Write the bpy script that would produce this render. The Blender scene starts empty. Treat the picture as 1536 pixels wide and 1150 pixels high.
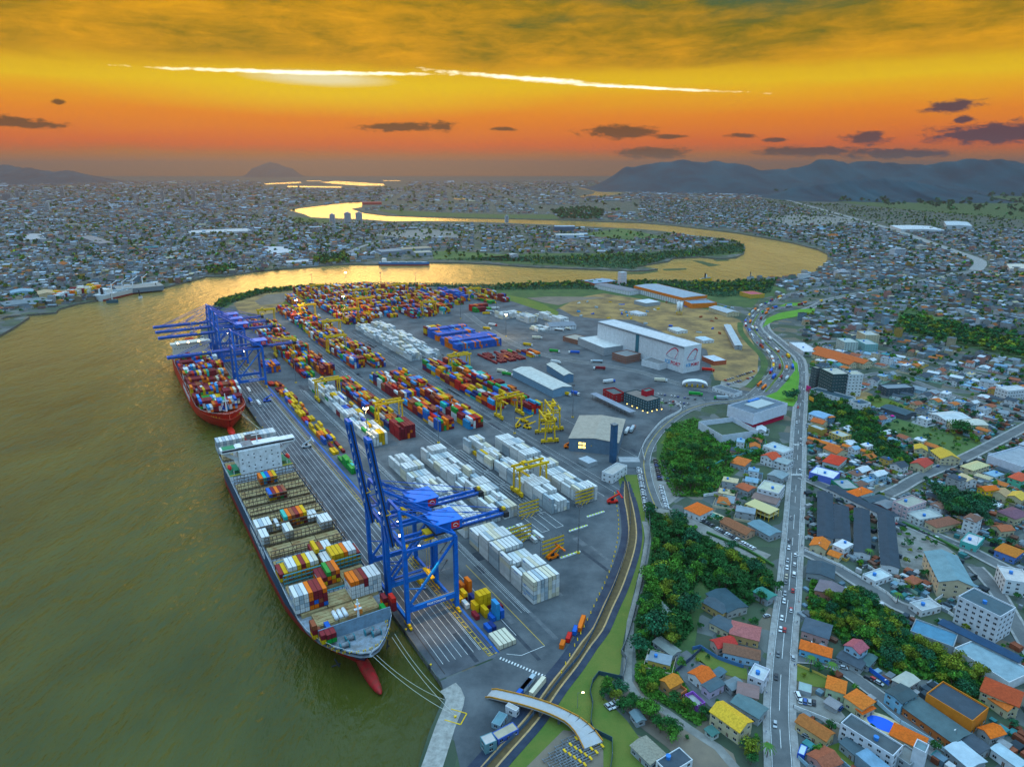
import bpy,math,random
import numpy as np
from mathutils import Vector,Matrix
from mathutils.geometry import tessellate_polygon
R = math.radians
SC = bpy.context.scene
COL = SC.collection
rnd = random.Random(7)
CAM_H = 240.0
PITCH = math.atan((575 - 254) / 1023.0)
cd = bpy.data.cameras.new('camera'); cam = bpy.data.objects.new('camera',cd); COL.objects.link(cam)
cam.location = (0,0,CAM_H); cam.rotation_euler = (R(90) - PITCH,0,0)
cd.sensor_width = 36.0; cd.lens = 36.0 * 1023 / 1536; cd.clip_start = 1.0; cd.clip_end = 120000
SC.camera = cam
_s,_c = math.sin(PITCH),math.cos(PITCH)
def P(x,y,z=0.0):
 """survey: the world ground point the photograph shows at (x, y)"""
 u = (x - 768) / 1023; v = (y - 575) / 1023; t = (CAM_H - z) / (_s + v * _c)
 return (t * u,t * (_c - v * _s))
def px_of(X,Y,Z=0.0):
 d = Y * _c + (CAM_H - Z) * _s
 v = ((CAM_H - Z) * _c - Y * _s) / d
 return 768 + 1023 * X / d,575 + 1023 * v
AX = (0.5172366723980991,-0.8558424064782848); BX = (0.8558424064782848,0.5172366723980991)
O0 = (-272.6881635982445,734.5834984544662)
def W(a,b,z=0.0): return Vector((O0[0] + a * AX[0] + b * BX[0],O0[1] + a * AX[1] + b * BX[1],z))
def Q(x,y):
 X,Y = x - O0[0],y - O0[1]
 return X * AX[0] + Y * AX[1],X * BX[0] + Y * BX[1]
QROT = math.atan2(AX[1],AX[0])
wd = bpy.data.worlds.new('World'); SC.world = wd; wd.use_nodes = True
nt = wd.node_tree; nt.nodes.clear()
def N(t,**k):
 n = nt.nodes.new(t)
 for a,v in k.items():
  if a == 'ins':
   for i,x in v.items():
    if isinstance(x,bpy.types.NodeSocket): nt.links.new(x,n.inputs[i])
    else: n.inputs[i].default_value = x
  else: setattr(n,a,v)
 return n
def M(op,a,b=0.0,c=0.0,clamp=False):
 n = N('ShaderNodeMath',operation=op,ins={0: a,1: b,2: c}); n.use_clamp = clamp; return n.outputs[0]
def MIX(f,a,b):
 n = N('ShaderNodeMix',data_type='RGBA');
 for s,v in ((n.inputs[0],f),(n.inputs[6],a),(n.inputs[7],b)):
  if isinstance(v,bpy.types.NodeSocket): nt.links.new(v,s)
  else: s.default_value = v
 return n.outputs[2]
def lin(r,g,b):
 f = lambda v: (v / 255 / 12.92) if v / 255 <= .04045 else ((v / 255 + .055) / 1.055) ** 2.4
 return (f(r),f(g),f(b),1)
def RAMP(f,stops,interp='LINEAR'):
 n = N('ShaderNodeValToRGB',ins={0: f}); n.color_ramp.interpolation = interp
 e = n.color_ramp.elements
 while len(e) < len(stops): e.new(.5)
 for i,(p,c) in enumerate(stops): e[i].position = p; e[i].color = c
 return n.outputs[0]
tc = N('ShaderNodeTexCoord').outputs['Generated']
sp = N('ShaderNodeSeparateXYZ',ins={0: tc})
sx,sy,sz = sp.outputs
EL = M('MULTIPLY',M('ARCSINE',sz),57.2958)
AZ = M('MULTIPLY',M('ARCTAN2',sx,sy),57.2958)
def vec(x,y,z=0.0): return N('ShaderNodeCombineXYZ',ins={0: x,1: y,2: z}).outputs[0]
def noise(v,scale,detail=5,rough=.55,w=0.0):
 n = N('ShaderNodeTexNoise',noise_dimensions='3D',ins={'Scale': scale,'Detail': detail,'Roughness': rough,'Distortion': w})
 nt.links.new(v,n.inputs['Vector']); return n.outputs['Fac']
streak = noise(vec(M('MULTIPLY',AZ,.10),M('MULTIPLY',EL,.55),3.1),1.0,6,.6,.6)
streak2 = noise(vec(M('MULTIPLY',AZ,.045),M('MULTIPLY',EL,.22),9.7),1.0,7,.62,.45)
Ew = M('ADD',EL,M('MULTIPLY',M('SUBTRACT',streak,.5),1.1))
band = RAMP(M('DIVIDE',Ew,40.0,clamp=True),[
(0.000,lin(206,132,0)),(0.026,lin(214,124,0)),(0.036,lin(230,112,0)),(0.046,lin(246,112,0)),(0.068,lin(250,130,0)),
(0.100,lin(252,146,0)),(0.132,lin(250,178,0)),(0.152,lin(246,200,0)),(0.170,lin(238,190,0)),(0.190,lin(214,158,2)),(0.230,lin(178,132,6)),
(0.290,lin(140,112,12)),(0.335,(1.3,.74,.10,1)),(0.42,(1.8,1.1,.24,1)),(0.52,(1.25,.92,.36,1)),(0.70,lin(176,178,150)),(1.0,lin(140,186,214))])
fold = M('MULTIPLY',M('SUBTRACT',streak2,.5),2.6)
fine = noise(vec(M('MULTIPLY',AZ,.22),M('MULTIPLY',EL,.9),17.0),1.0,8,.7,.35)
deckm = M('MULTIPLY',M('ADD',M('SUBTRACT',EL,6.9),M('MULTIPLY',M('SUBTRACT',streak,.5),2.2)),.8,clamp=True)
dk = M('ADD',M('MULTIPLY',M('SUBTRACT',streak2,.5),1.5),M('ADD',M('MULTIPLY',M('SUBTRACT',fine,.5),1.1),M('MULTIPLY',M('SUBTRACT',EL,8.2),.095)))
deckc = RAMP(M('ADD',dk,.42,clamp=True),[
(.10,lin(250,184,0)),(.30,lin(236,168,0)),(.46,lin(208,152,0)),(.62,lin(172,134,2)),(.78,lin(128,116,14)),(.92,lin(84,102,36)),(1.0,lin(64,98,74))])
upper = M('MULTIPLY',M('SUBTRACT',14.6,EL),.5,clamp=True)
skyc = MIX(M('MULTIPLY',M('MULTIPLY',deckm,upper),.92),band,deckc)
teal = M('MULTIPLY',M('MULTIPLY',M('SUBTRACT',EL,9.8),.35,clamp=True),M('MULTIPLY',M('SUBTRACT',streak2,.44),5.0,clamp=True))
teal = M('MULTIPLY',teal,M('MULTIPLY',M('ADD',AZ,12.0),.06,clamp=True))
skyc = MIX(M('MULTIPLY',teal,.75,clamp=True),skyc,lin(58,104,92))
def lobe(az0,el0,wa,we,slope=0.0,nz=.5,edge=2.5):
 dx = M('DIVIDE',M('SUBTRACT',AZ,az0),wa)
 dy = M('DIVIDE',M('SUBTRACT',M('SUBTRACT',EL,el0),M('MULTIPLY',M('SUBTRACT',AZ,az0),slope)),we)
 r = M('SQRT',M('ADD',M('MULTIPLY',dx,dx),M('MULTIPLY',dy,dy)))
 n_ = noise(vec(M('MULTIPLY',AZ,.85),M('MULTIPLY',EL,2.6),az0),1.0,7,.68)
 return M('MULTIPLY',M('SUBTRACT',M('ADD',1.0,M('MULTIPLY',M('SUBTRACT',n_,.5),nz * 2)),r),edge,clamp=True)
glow = lobe(-14.0,5.6,19,2.0,-.01,.1,1.2)
skyc = MIX(M('MULTIPLY',glow,.75),skyc,lin(252,212,10))
gap = lobe(-14.6,6.45,6.0,.62,-.02,.12,1.6)
skyc = MIX(gap,skyc,(1.0,.86,.45,1))
gapl = lobe(-15.4,6.82,11.5,.17,.012,.9,1.5)
gapm = lobe(1.5,6.62,8.0,.2,-.075,1.0,1.4)
gapr = lobe(9.0,5.98,9.0,.13,-.065,1.1,1.3)
skyc = MIX(M('MAXIMUM',gapl,M('MAXIMUM',gapm,gapr)),skyc,(1.9,1.75,1.25,1))
SCUD = [(-8.8,3.12,3.4,.40,.02),(-5.4,3.2,1.3,.42,0),(8.3,2.8,3.4,.55,-.02),(12.1,2.4,1.6,.2,0),(-34.4,2.9,3.0,.45,-.05),
(33.8,2.25,4.6,.78,0),(26.0,2.1,1.6,.52,0),(30.8,4.0,1.9,.42,.08),(17.5,2.4,1.5,.2,0),(20.1,2.08,.9,.2,0),
(-.6,3.02,1.1,.18,0),(-31.7,4.3,.45,.24,0),(11.4,1.2,3.0,.5,0),(22.5,1.25,4.2,.42,0),(28.2,1.05,4.0,.4,0),(38,2.4,5,.8,0),(31.8,3.2,.7,.3,0)]
scud = None
for s_ in SCUD:
 l_ = lobe(s_[0],s_[1],s_[2],s_[3],s_[4],1.15,2.4)
 scud = l_ if scud is None else M('MAXIMUM',scud,l_)
side = M('MULTIPLY',M('ADD',AZ,-14.0),.06,clamp=True)
skyc = MIX(M('MULTIPLY',scud,.88),skyc,MIX(side,lin(92,62,22),lin(44,48,78)))
nish = N('ShaderNodeTexSky',sky_type='NISHITA'); nish.sun_disc = False; nish.sun_elevation = R(8); nish.sun_rotation = R(-15)
nishc = N('ShaderNodeVectorMath',operation='SCALE',ins={0: nish.outputs[0],'Scale': 0.06}).outputs[0]
dome = N('ShaderNodeMix',data_type='RGBA',blend_type='ADD'); dome.inputs[0].default_value = 1.0
nt.links.new(nishc,dome.inputs[6]); dome.inputs[7].default_value = (.42,.77,1.10,1)
domec = N('ShaderNodeVectorMath',operation='MULTIPLY',ins={0: dome.outputs[2],1: RAMP(M('DIVIDE',EL,90.0,clamp=True),[(0.0,(.26,.26,.26,1)),(.2,(.46,.47,.50,1)),(.5,(1.2,1.17,1.15,1)),(1.0,(2.3,2.2,2.15,1))])}).outputs[0]
front = M('MULTIPLY',M('SUBTRACT',100.0,M('ABSOLUTE',M('ADD',AZ,8.0))),.025,clamp=True)
tz = M('MULTIPLY',M('SUBTRACT',EL,17.0),.045,clamp=True)
tz = M('MAXIMUM',tz,M('SUBTRACT',1.0,front))
skyc = N('ShaderNodeVectorMath',operation='SCALE',ins={0: skyc,'Scale': .58}).outputs[0]
world_c = MIX(tz,skyc,domec)
bg = N('ShaderNodeBackground',ins={0: world_c,1: 1.0})
out = N('ShaderNodeOutputWorld'); nt.links.new(bg.outputs[0],out.inputs[0])
wd.cycles.sampling_method = 'MANUAL'; wd.cycles.sample_map_resolution = 1024
sd = bpy.data.lights.new('sun','SUN'); sun = bpy.data.objects.new('sun',sd); COL.objects.link(sun)
sd.energy = 0.5; sd.angle = R(20); sd.color = (1.0,.52,.14)
sun.rotation_euler = (R(90 - 8),0,R(15 + 180))
vs = SC.view_settings; vs.view_transform = 'Standard'; vs.look = 'None'; vs.gamma = 1.0; vs.exposure = 0.66
SC.cycles.max_bounces = 5; SC.cycles.diffuse_bounces = 2; SC.cycles.glossy_bounces = 2; SC.cycles.transmission_bounces = 2
SC.cycles.volume_bounces = 0; SC.cycles.transparent_max_bounces = 6
SC.cycles.use_denoising = True
def rgb(c): return (c[0],c[1],c[2],1.0)
MATS = {}
def mat(name,c,rough=.75,c2=None,scale=.3,metal=0.0,bump=0.0,bscale=None,emit=None,estr=0.0,stretch=None,detail=4,spec=.18,lo=.35,hi=.65,attr=None,attrmul=1.0,obj=False):
 if name in MATS: return MATS[name]
 m = bpy.data.materials.new(name); m.use_nodes = True; t = m.node_tree; b = t.nodes['Principled BSDF']
 b.inputs['Roughness'].default_value = rough; b.inputs['Metallic'].default_value = metal
 b.inputs['Specular IOR Level'].default_value = spec
 b.inputs['Base Color'].default_value = rgb(c)
 m.diffuse_color = rgb(c)
 base = None
 if attr:
  at = t.nodes.new('ShaderNodeAttribute'); at.attribute_name = attr; base = at.outputs['Color']
  t.links.new(base,b.inputs['Base Color'])
 if c2 is not None or bump:
  g = t.nodes.new('ShaderNodeTexCoord' if obj else 'ShaderNodeNewGeometry'); v = g.outputs['Object' if obj else 'Position']
  if stretch:
   mp = t.nodes.new('ShaderNodeMapping'); mp.inputs['Scale'].default_value = stretch; t.links.new(v,mp.inputs[0]); v = mp.outputs[0]
 if c2 is not None:
  n = t.nodes.new('ShaderNodeTexNoise'); n.inputs['Scale'].default_value = scale; n.inputs['Detail'].default_value = detail; n.inputs['Roughness'].default_value = .65
  t.links.new(v,n.inputs['Vector'])
  mr = t.nodes.new('ShaderNodeMapRange'); mr.inputs[1].default_value = lo; mr.inputs[2].default_value = hi; t.links.new(n.outputs['Fac'],mr.inputs[0])
  mx = t.nodes.new('ShaderNodeMix'); mx.data_type = 'RGBA'; t.links.new(mr.outputs[0],mx.inputs[0])
  if base is not None:
   mx.blend_type = 'MULTIPLY'; mx.inputs[7].default_value = rgb(c2); t.links.new(base,mx.inputs[6])
  else:
   mx.inputs[6].default_value = rgb(c); mx.inputs[7].default_value = rgb(c2)
  t.links.new(mx.outputs[2],b.inputs['Base Color'])
 if bump:
  n = t.nodes.new('ShaderNodeTexNoise'); n.inputs['Scale'].default_value = bscale or scale; n.inputs['Detail'].default_value = 3
  t.links.new(v,n.inputs['Vector'])
  bp = t.nodes.new('ShaderNodeBump'); bp.inputs['Strength'].default_value = min(1,bump); bp.inputs['Distance'].default_value = 1.0
  t.links.new(n.outputs['Fac'],bp.inputs['Height']); t.links.new(bp.outputs[0],b.inputs['Normal'])
 if emit is not None:
  b.inputs['Emission Color'].default_value = rgb(emit); b.inputs['Emission Strength'].default_value = estr
 MATS[name] = m
 return m
class MB:
 def __init__(s): s.v = []; s.f = []; s.m = []
 def add(s,vs,fs,m=0):
  o = len(s.v); s.v += [tuple(p) for p in vs]; s.f += [tuple(i + o for i in f) for f in fs]; s.m += [m] * len(fs); return s
 def box(s,x0,x1,y0,y1,z0,z1,m=0,top=None):
  v = [(x0,y0,z0),(x1,y0,z0),(x1,y1,z0),(x0,y1,z0),(x0,y0,z1),(x1,y0,z1),(x1,y1,z1),(x0,y1,z1)]
  s.add(v,[(0,3,2,1),(0,1,5,4),(1,2,6,5),(2,3,7,6),(3,0,4,7)],m)
  s.f.append(tuple(len(s.v) - 8 + i for i in (4,5,6,7))); s.m.append(m if top is None else top); return s
 def cbox(s,cx,cy,z0,lx,ly,h,rot=0.0,m=0,top=None):
  c_,s_ = math.cos(rot),math.sin(rot); o = len(s.v)
  s.box(-lx / 2,lx / 2,-ly / 2,ly / 2,z0,z0 + h,m,top)
  for i in range(o,len(s.v)):
   x,y,z = s.v[i]; s.v[i] = (cx + x * c_ - y * s_,cy + x * s_ + y * c_,z)
  return s
 def bar(s,p,q,w,h=None,m=0,up=(0,0,1)):
  h = h or w; p = Vector(p); q = Vector(q); d = (q - p)
  if d.length < 1e-6: return s
  d.normalize(); u = Vector(up)
  if abs(d.dot(u)) > .98: u = Vector((1,0,0))
  r = d.cross(u).normalized(); u = r.cross(d)
  v = []
  for c_ in (p,q):
   for a_,b_ in ((-1,-1),(1,-1),(1,1),(-1,1)): v.append(c_ + r * (a_ * w / 2) + u * (b_ * h / 2))
  return s.add(v,[(0,3,2,1),(4,5,6,7),(0,1,5,4),(1,2,6,5),(2,3,7,6),(3,0,4,7)],m)
 def cyl(s,p,q,r0,r1=None,n=10,m=0):
  r1 = r0 if r1 is None else r1; p = Vector(p); q = Vector(q); d = (q - p).normalized(); u = Vector((0,0,1))
  if abs(d.dot(u)) > .98: u = Vector((1,0,0))
  a_ = d.cross(u).normalized(); b_ = d.cross(a_); v = []
  for c_,r in ((p,r0),(q,r1)):
   for i in range(n): t = 2 * math.pi * i / n; v.append(c_ + a_ * (r * math.cos(t)) + b_ * (r * math.sin(t)))
  f = [(i,(i + 1) % n,n + (i + 1) % n,n + i) for i in range(n)] + [tuple(range(n))[::-1],tuple(range(n,2 * n))]
  return s.add(v,f,m)
 def prism(s,poly,z0,z1,m=0,top=None,bottom=False):
  n = len(poly); A = sum(poly[i][0] * poly[(i + 1) % n][1] - poly[(i + 1) % n][0] * poly[i][1] for i in range(n))
  if A < 0: poly = poly[::-1]
  v = [(p[0],p[1],z0) for p in poly] + [(p[0],p[1],z1) for p in poly]
  s.add(v,[(i,(i + 1) % n,n + (i + 1) % n,n + i) for i in range(n)],m)
  o = len(s.v) - n; tm = m if top is None else top
  for t in tessellate_polygon([[Vector((p[0],p[1],0)) for p in poly]]):
   a_,b_,c_ = t
   cr = (poly[b_][0] - poly[a_][0]) * (poly[c_][1] - poly[a_][1]) - (poly[b_][1] - poly[a_][1]) * (poly[c_][0] - poly[a_][0])
   if cr < 0: a_,c_ = c_,a_
   s.f.append((o + a_,o + b_,o + c_)); s.m.append(tm)
   if bottom: s.f.append((o - n + c_,o - n + b_,o - n + a_)); s.m.append(m)
  return s
 def sheet(s,poly,z,m=0):
  n = len(poly); s2 = MB(); s2.prism(poly,z - 1,z,m); k = n
  s.add(s2.v,s2.f[k:],m); return s
 def gable(s,x0,x1,y0,y1,z0,zr,over=.5,m=0,mw=None,ridge='x',th=.25):
  """pitched roof slabs with thickness; walls' gable triangles in mw"""
  if ridge == 'x':
   ym = (y0 + y1) / 2; A_,B_ = x0 - over,x1 + over; k = (zr - z0) / ((y1 - y0) / 2); d = over * k
   v = [(A_,y0 - over,z0 - d),(B_,y0 - over,z0 - d),(B_,ym,zr),(A_,ym,zr),(B_,y1 + over,z0 - d),(A_,y1 + over,z0 - d)]
   w = [(x0,y0,z0 - .01),(x0,y1,z0 - .01),(x0,ym,zr - .05)],[(x1,y0,z0 - .01),(x1,y1,z0 - .01),(x1,ym,zr - .05)]
  else:
   xm = (x0 + x1) / 2; A_,B_ = y0 - over,y1 + over; k = (zr - z0) / ((x1 - x0) / 2); d = over * k
   v = [(x1 + over,A_,z0 - d),(x1 + over,B_,z0 - d),(xm,B_,zr),(xm,A_,zr),(x0 - over,B_,z0 - d),(x0 - over,A_,z0 - d)]
   w = [(x0,y0,z0 - .01),(x1,y0,z0 - .01),(xm,y0,zr - .05)],[(x0,y1,z0 - .01),(x1,y1,z0 - .01),(xm,y1,zr - .05)]
  u = [(p[0],p[1],p[2] + th) for p in v]
  s.add(v + u,[(6,7,8,9),(9,8,10,11),(0,3,2,1),(3,5,4,2),(0,1,7,6),(4,5,11,10),(0,6,9,3),(3,9,11,5),(1,2,8,7),(2,4,10,8)],m)
  if mw is not None: s.add(w[0] + w[1],[(0,1,2),(3,4,5)],mw)
  return s
 def hip(s,x0,x1,y0,y1,z0,zr,over=.6,m=0,th=.2):
  x0 -= over; x1 += over; y0 -= over; y1 += over; lx,ly = x1 - x0,y1 - y0
  if lx >= ly: r0,r1 = (x0 + ly / 2,(y0 + y1) / 2,zr),(x1 - ly / 2,(y0 + y1) / 2,zr)
  else: r0,r1 = ((x0 + x1) / 2,y0 + lx / 2,zr),((x0 + x1) / 2,y1 - lx / 2,zr)
  zb = z0
  v = [(x0,y0,zb),(x1,y0,zb),(x1,y1,zb),(x0,y1,zb),(x0,y0,zb + th),(x1,y0,zb + th),(x1,y1,zb + th),(x0,y1,zb + th),r0,r1]
  fs = [(0,3,2,1),(0,1,5,4),(1,2,6,5),(2,3,7,6),(3,0,4,7)]
  if lx >= ly: fs += [(4,5,9,8),(5,6,9),(6,7,8,9),(7,4,8)]
  else: fs += [(4,5,8),(5,6,9,8),(6,7,9),(7,4,8,9)]
  return s.add(v,fs,m)
 def mesh(s,name,mats):
  me = bpy.data.meshes.new(name); me.from_pydata(s.v,[],s.f)
  for m in (mats if isinstance(mats,(list,tuple)) else [mats]): me.materials.append(m)
  if any(s.m): me.polygons.foreach_set('material_index',s.m)
  me.update(); return me
 def build(s,name,mats,parent=None,smooth=False):
  return place(name,s.mesh(name,mats),parent,smooth)
def place(name,me,parent=None,smooth=False):
 o = bpy.data.objects.new(name,me); COL.objects.link(o)
 if parent is not None: o.parent = parent
 if smooth: me.polygons.foreach_set('use_smooth',[True] * len(me.polygons))
 return o
def tag(o,label=None,cat=None,group=None,kind=None):
 if label: o['label'] = label
 if cat: o['category'] = cat
 if group: o['group'] = group
 if kind: o['kind'] = kind
 return o
def thing(name,label,cat,loc=(0,0,0),rot=0.0,group=None):
 o = bpy.data.objects.new(name,None); COL.objects.link(o); o.location = loc; o.rotation_euler = (0,0,rot); o.empty_display_size = 2
 return tag(o,label,cat,group)
def at(o,loc,rot=0.0): o.location = loc; o.rotation_euler = (0,0,rot); return o
def structure(name,mb,mats): return tag(mb.build(name,mats),kind='structure')
def big_mesh(name,V,F4,colors=None,mats=None,F3=None,smooth=False):
 """V (n,3) and quads F4 (m,4) as numpy; colors per face"""
 me = bpy.data.meshes.new(name); V = np.asarray(V,np.float32); F4 = np.asarray(F4,np.int32)
 me.vertices.add(len(V)); me.vertices.foreach_set('co',V.ravel())
 n = len(F4); k = F4.shape[1]
 me.loops.add(n * k); me.loops.foreach_set('vertex_index',F4.ravel())
 me.polygons.add(n); me.polygons.foreach_set('loop_start',np.arange(0,n * k,k,dtype=np.int32))
 if colors is not None:
  ca = me.color_attributes.new('tint','FLOAT_COLOR','CORNER')
  c_ = np.ones((n * k,4),np.float32); c_[:,:3] = np.repeat(np.asarray(colors,np.float32),k,axis=0); ca.data.foreach_set('color',c_.ravel())
 for m in mats: me.materials.append(m)
 me.polygons.foreach_set('use_smooth',[False] * n); me.update(calc_edges=True); me.validate()
 return me
def pip(poly,X,Y):
 """points in polygon, numpy"""
 X = np.asarray(X,float); Y = np.asarray(Y,float); r = np.zeros(X.shape,bool); n = len(poly); j = n - 1
 for i in range(n):
  xi,yi = poly[i][:2]; xj,yj = poly[j][:2]
  if yi != yj:
   c_ = ((yi > Y) != (yj > Y)) & (X < (xj - xi) * (Y - yi) / (yj - yi) + xi); r ^= c_
  j = i
 return r
def PL(pts): return [P(x,y) for x,y in pts]
def smooth_line(pts,step=12.0):
 """Catmull-Rom through world points"""
 pts = [Vector((p[0],p[1])) for p in pts]; out_ = []
 for i in range(len(pts) - 1):
  p0 = pts[max(i - 1,0)]; p1 = pts[i]; p2 = pts[i + 1]; p3 = pts[min(i + 2,len(pts) - 1)]
  n = max(1,int((p2 - p1).length / step))
  for k in range(n):
   t = k / n
   out_.append(.5 * ((2 * p1) + (p2 - p0) * t + (2 * p0 - 5 * p1 + 4 * p2 - p3) * t * t + (3 * p1 - p0 - 3 * p2 + p3) * t ** 3))
 out_.append(pts[-1]); return out_
def ribbon(line,off0,off1,z,mb,m=0,dash=None):
 """strip beside a centre line, off = metres to its left"""
 n = len(line); nm = []
 for i in range(n):
  d = (line[min(i + 1,n - 1)] - line[max(i - 1,0)]).normalized(); nm.append(Vector((-d.y,d.x)))
 L = 0
 for i in range(n - 1):
  L += (line[i + 1] - line[i]).length
  if dash and int(L / dash) % 2: continue
  a_,b_ = line[i],line[i + 1]
  o0 = off0(i / n) if callable(off0) else off0; o1 = off1(i / n) if callable(off1) else off1
  p = [a_ + nm[i] * o0,b_ + nm[i + 1] * o0,b_ + nm[i + 1] * o1,a_ + nm[i] * o1]
  mb.add([(q.x,q.y,z) for q in p],[(0,1,2,3) if o1 > o0 else (3,2,1,0)],m)
 return mb
WATER_Z = -3.0
left_bank = [(-900,640),(-300,545),(0,502),(20,491),(44,475),(38,472),(8,480),(0,478),(10,474),(60,470),(84,468),(88,463),(115,455),(146,450),(180,440),(225,430),(250,430),(276,423),(310,414),
(336,414),(380,407),(410,404),(463,400),(500,397),(524,396),(567,396),(647,393),(700,394),(742,396),(780,399),(825,401),(877,403),(948,406),(975,405),(987,403),(958,399),(975,396),
(1002,392),(1010,387),(1050,385),(1078,388),(1104,386),(1116,380),(1118,369),(1102,360),(1064,355),(1039,353),(1020,350),(992,346.5),(960,343.5),(929,342),(908,341),(862,339),(825,337),
(783,335.5),(721,333),(700,332.5),(638,331.5),(588,332),(546,329),(492,327),(467,326),(455,321),(433,315)]
right_bank = [(450,311.5),(472,309),(510,304.5),(543,302.5),(543,310.5),(528,313),(547,319),(580,323),(630,325),(700,327),(760,328),(825,329.5),(870,331),(908,332.5),(960,334),(1010,338),(1052,343),(1104,349),
(1139,355),(1189,364),(1227,374),(1242,381),(1241,392),(1227,404),(1218,411),(1168,418),(1137,420),(1085,423),(1029,422),(972,420),(948,422),(862,425),(804,427),(742,429),(640,427),(520,428),
(472,428),(417,434),(390,436),(350,443),(334,450),(322,458),(312,470)]
ring = [(28000,-400),(28000,26500),(-28000,26500),(-28000,1500)] + PL(left_bank) + PL(right_bank)
ring += [tuple(W(-330,-34)[:2]),tuple(W(515,-34)[:2])] + PL([(663,1027),(666,1046),(662,1054),(644,1096),(627,1150),(600,1230),(560,1400)]) + [(-40,10),(-60,-400)]
g_ground = mat('ground_soil',(.085,.10,.075),.95,(.20,.20,.17),.02,detail=12,lo=.38,hi=.66,bump=.25,bscale=.2)
g_wall = mat('quay_concrete',(.16,.16,.15),.9,(.07,.07,.06),.4)
t = g_ground.node_tree; vo = t.nodes.new('ShaderNodeTexVoronoi'); vo.inputs['Scale'].default_value = .055; ge = t.nodes.new('ShaderNodeNewGeometry'); t.links.new(ge.outputs['Position'],vo.inputs['Vector'])
cr_ = t.nodes.new('ShaderNodeValToRGB'); sx2 = t.nodes.new('ShaderNodeSeparateColor'); t.links.new(vo.outputs['Color'],sx2.inputs[0]); t.links.new(sx2.outputs[0],cr_.inputs[0]); cr_.color_ramp.interpolation = 'CONSTANT'
e_ = cr_.color_ramp.elements; e_[0].color = (.016,.042,.018,1); e_[1].position = .28; e_[1].color = (.030,.062,.024,1)
for p_,c__ in ((.45,(.055,.07,.075,1)),(.62,(.11,.12,.12,1)),(.74,(.024,.05,.035,1)),(.88,(.13,.10,.07,1))): q_ = e_.new(p_); q_.color = c__
mx2 = t.nodes.new('ShaderNodeMix'); mx2.data_type = 'RGBA'; old_ = t.nodes['Principled BSDF'].inputs['Base Color'].links[0].from_socket; mx2.inputs[0].default_value = .72; t.links.new(old_,mx2.inputs[6]); t.links.new(cr_.outputs[0],mx2.inputs[7]); t.links.new(mx2.outputs[2],t.nodes['Principled BSDF'].inputs['Base Color'])
mb = MB(); mb.prism(ring,-9,0,1,top=0)
land = structure('ground',mb,[g_ground,g_wall])
wm = bpy.data.materials.new('river_water'); wm.use_nodes = True; t = wm.node_tree; b = t.nodes['Principled BSDF']
b.inputs['Roughness'].default_value = .2; b.inputs['IOR'].default_value = 1.33; b.inputs['Specular IOR Level'].default_value = .36
g = t.nodes.new('ShaderNodeNewGeometry')
def wn(scale,st,rot=0,det=3):
 mp = t.nodes.new('ShaderNodeMapping'); mp.inputs['Scale'].default_value = st; mp.inputs['Rotation'].default_value = (0,0,rot); t.links.new(g.outputs['Position'],mp.inputs[0])
 n = t.nodes.new('ShaderNodeTexNoise'); n.inputs['Scale'].default_value = scale; n.inputs['Detail'].default_value = det; n.inputs['Roughness'].default_value = .6; t.links.new(mp.outputs[0],n.inputs[0]); return n.outputs[0]
def madd(a_,b_,k):
 n = t.nodes.new('ShaderNodeMath'); n.operation = 'MULTIPLY_ADD'; t.links.new(b_,n.inputs[0]); n.inputs[1].default_value = k
 if isinstance(a_,float): n.inputs[2].default_value = a_
 else: t.links.new(a_,n.inputs[2])
 return n.outputs[0]
hgt = madd(madd(madd(0.0,wn(.045,(1,.45,1),.5,3),3.2),wn(.17,(1,.4,1),.35,4),1.35),wn(.45,(1,.4,1),.2,4),.75)
bp = t.nodes.new('ShaderNodeBump'); bp.inputs['Strength'].default_value = 1.0; bp.inputs['Distance'].default_value = .9
t.links.new(hgt,bp.inputs['Height']); t.links.new(bp.outputs[0],b.inputs['Normal'])
mr = t.nodes.new('ShaderNodeMapRange'); mr.inputs[1].default_value = .35; mr.inputs[2].default_value = .7; t.links.new(wn(.012,(1,.6,1),.6,6),mr.inputs[0])
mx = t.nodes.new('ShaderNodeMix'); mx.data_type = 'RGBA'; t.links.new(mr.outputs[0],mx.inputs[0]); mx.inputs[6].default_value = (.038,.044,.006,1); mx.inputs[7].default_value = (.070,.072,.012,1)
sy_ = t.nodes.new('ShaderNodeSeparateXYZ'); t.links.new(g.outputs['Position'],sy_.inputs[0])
far_sheen = t.nodes.new('ShaderNodeMapRange'); far_sheen.inputs[1].default_value = 700; far_sheen.inputs[2].default_value = 1900; t.links.new(sy_.outputs[1],far_sheen.inputs[0])  # bright sky sheen of the far river, painted into its base colour
m3 = t.nodes.new('ShaderNodeMix'); m3.data_type = 'RGBA'; t.links.new(far_sheen.outputs[0],m3.inputs[0]); t.links.new(mx.outputs[2],m3.inputs[6]); m3.inputs[7].default_value = (.34,.23,.07,1)
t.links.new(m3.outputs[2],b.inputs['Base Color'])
ro = t.nodes.new('ShaderNodeMapRange'); ro.inputs[1].default_value = .38; ro.inputs[2].default_value = .62; ro.inputs[3].default_value = .10; ro.inputs[4].default_value = .22; t.links.new(wn(.006,(1,.35,1),.9,5),ro.inputs[0]); t.links.new(ro.outputs[0],b.inputs['Roughness'])
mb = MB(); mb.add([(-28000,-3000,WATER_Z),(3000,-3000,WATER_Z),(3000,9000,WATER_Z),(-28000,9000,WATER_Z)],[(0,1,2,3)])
structure('river',mb,[wm])
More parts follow.
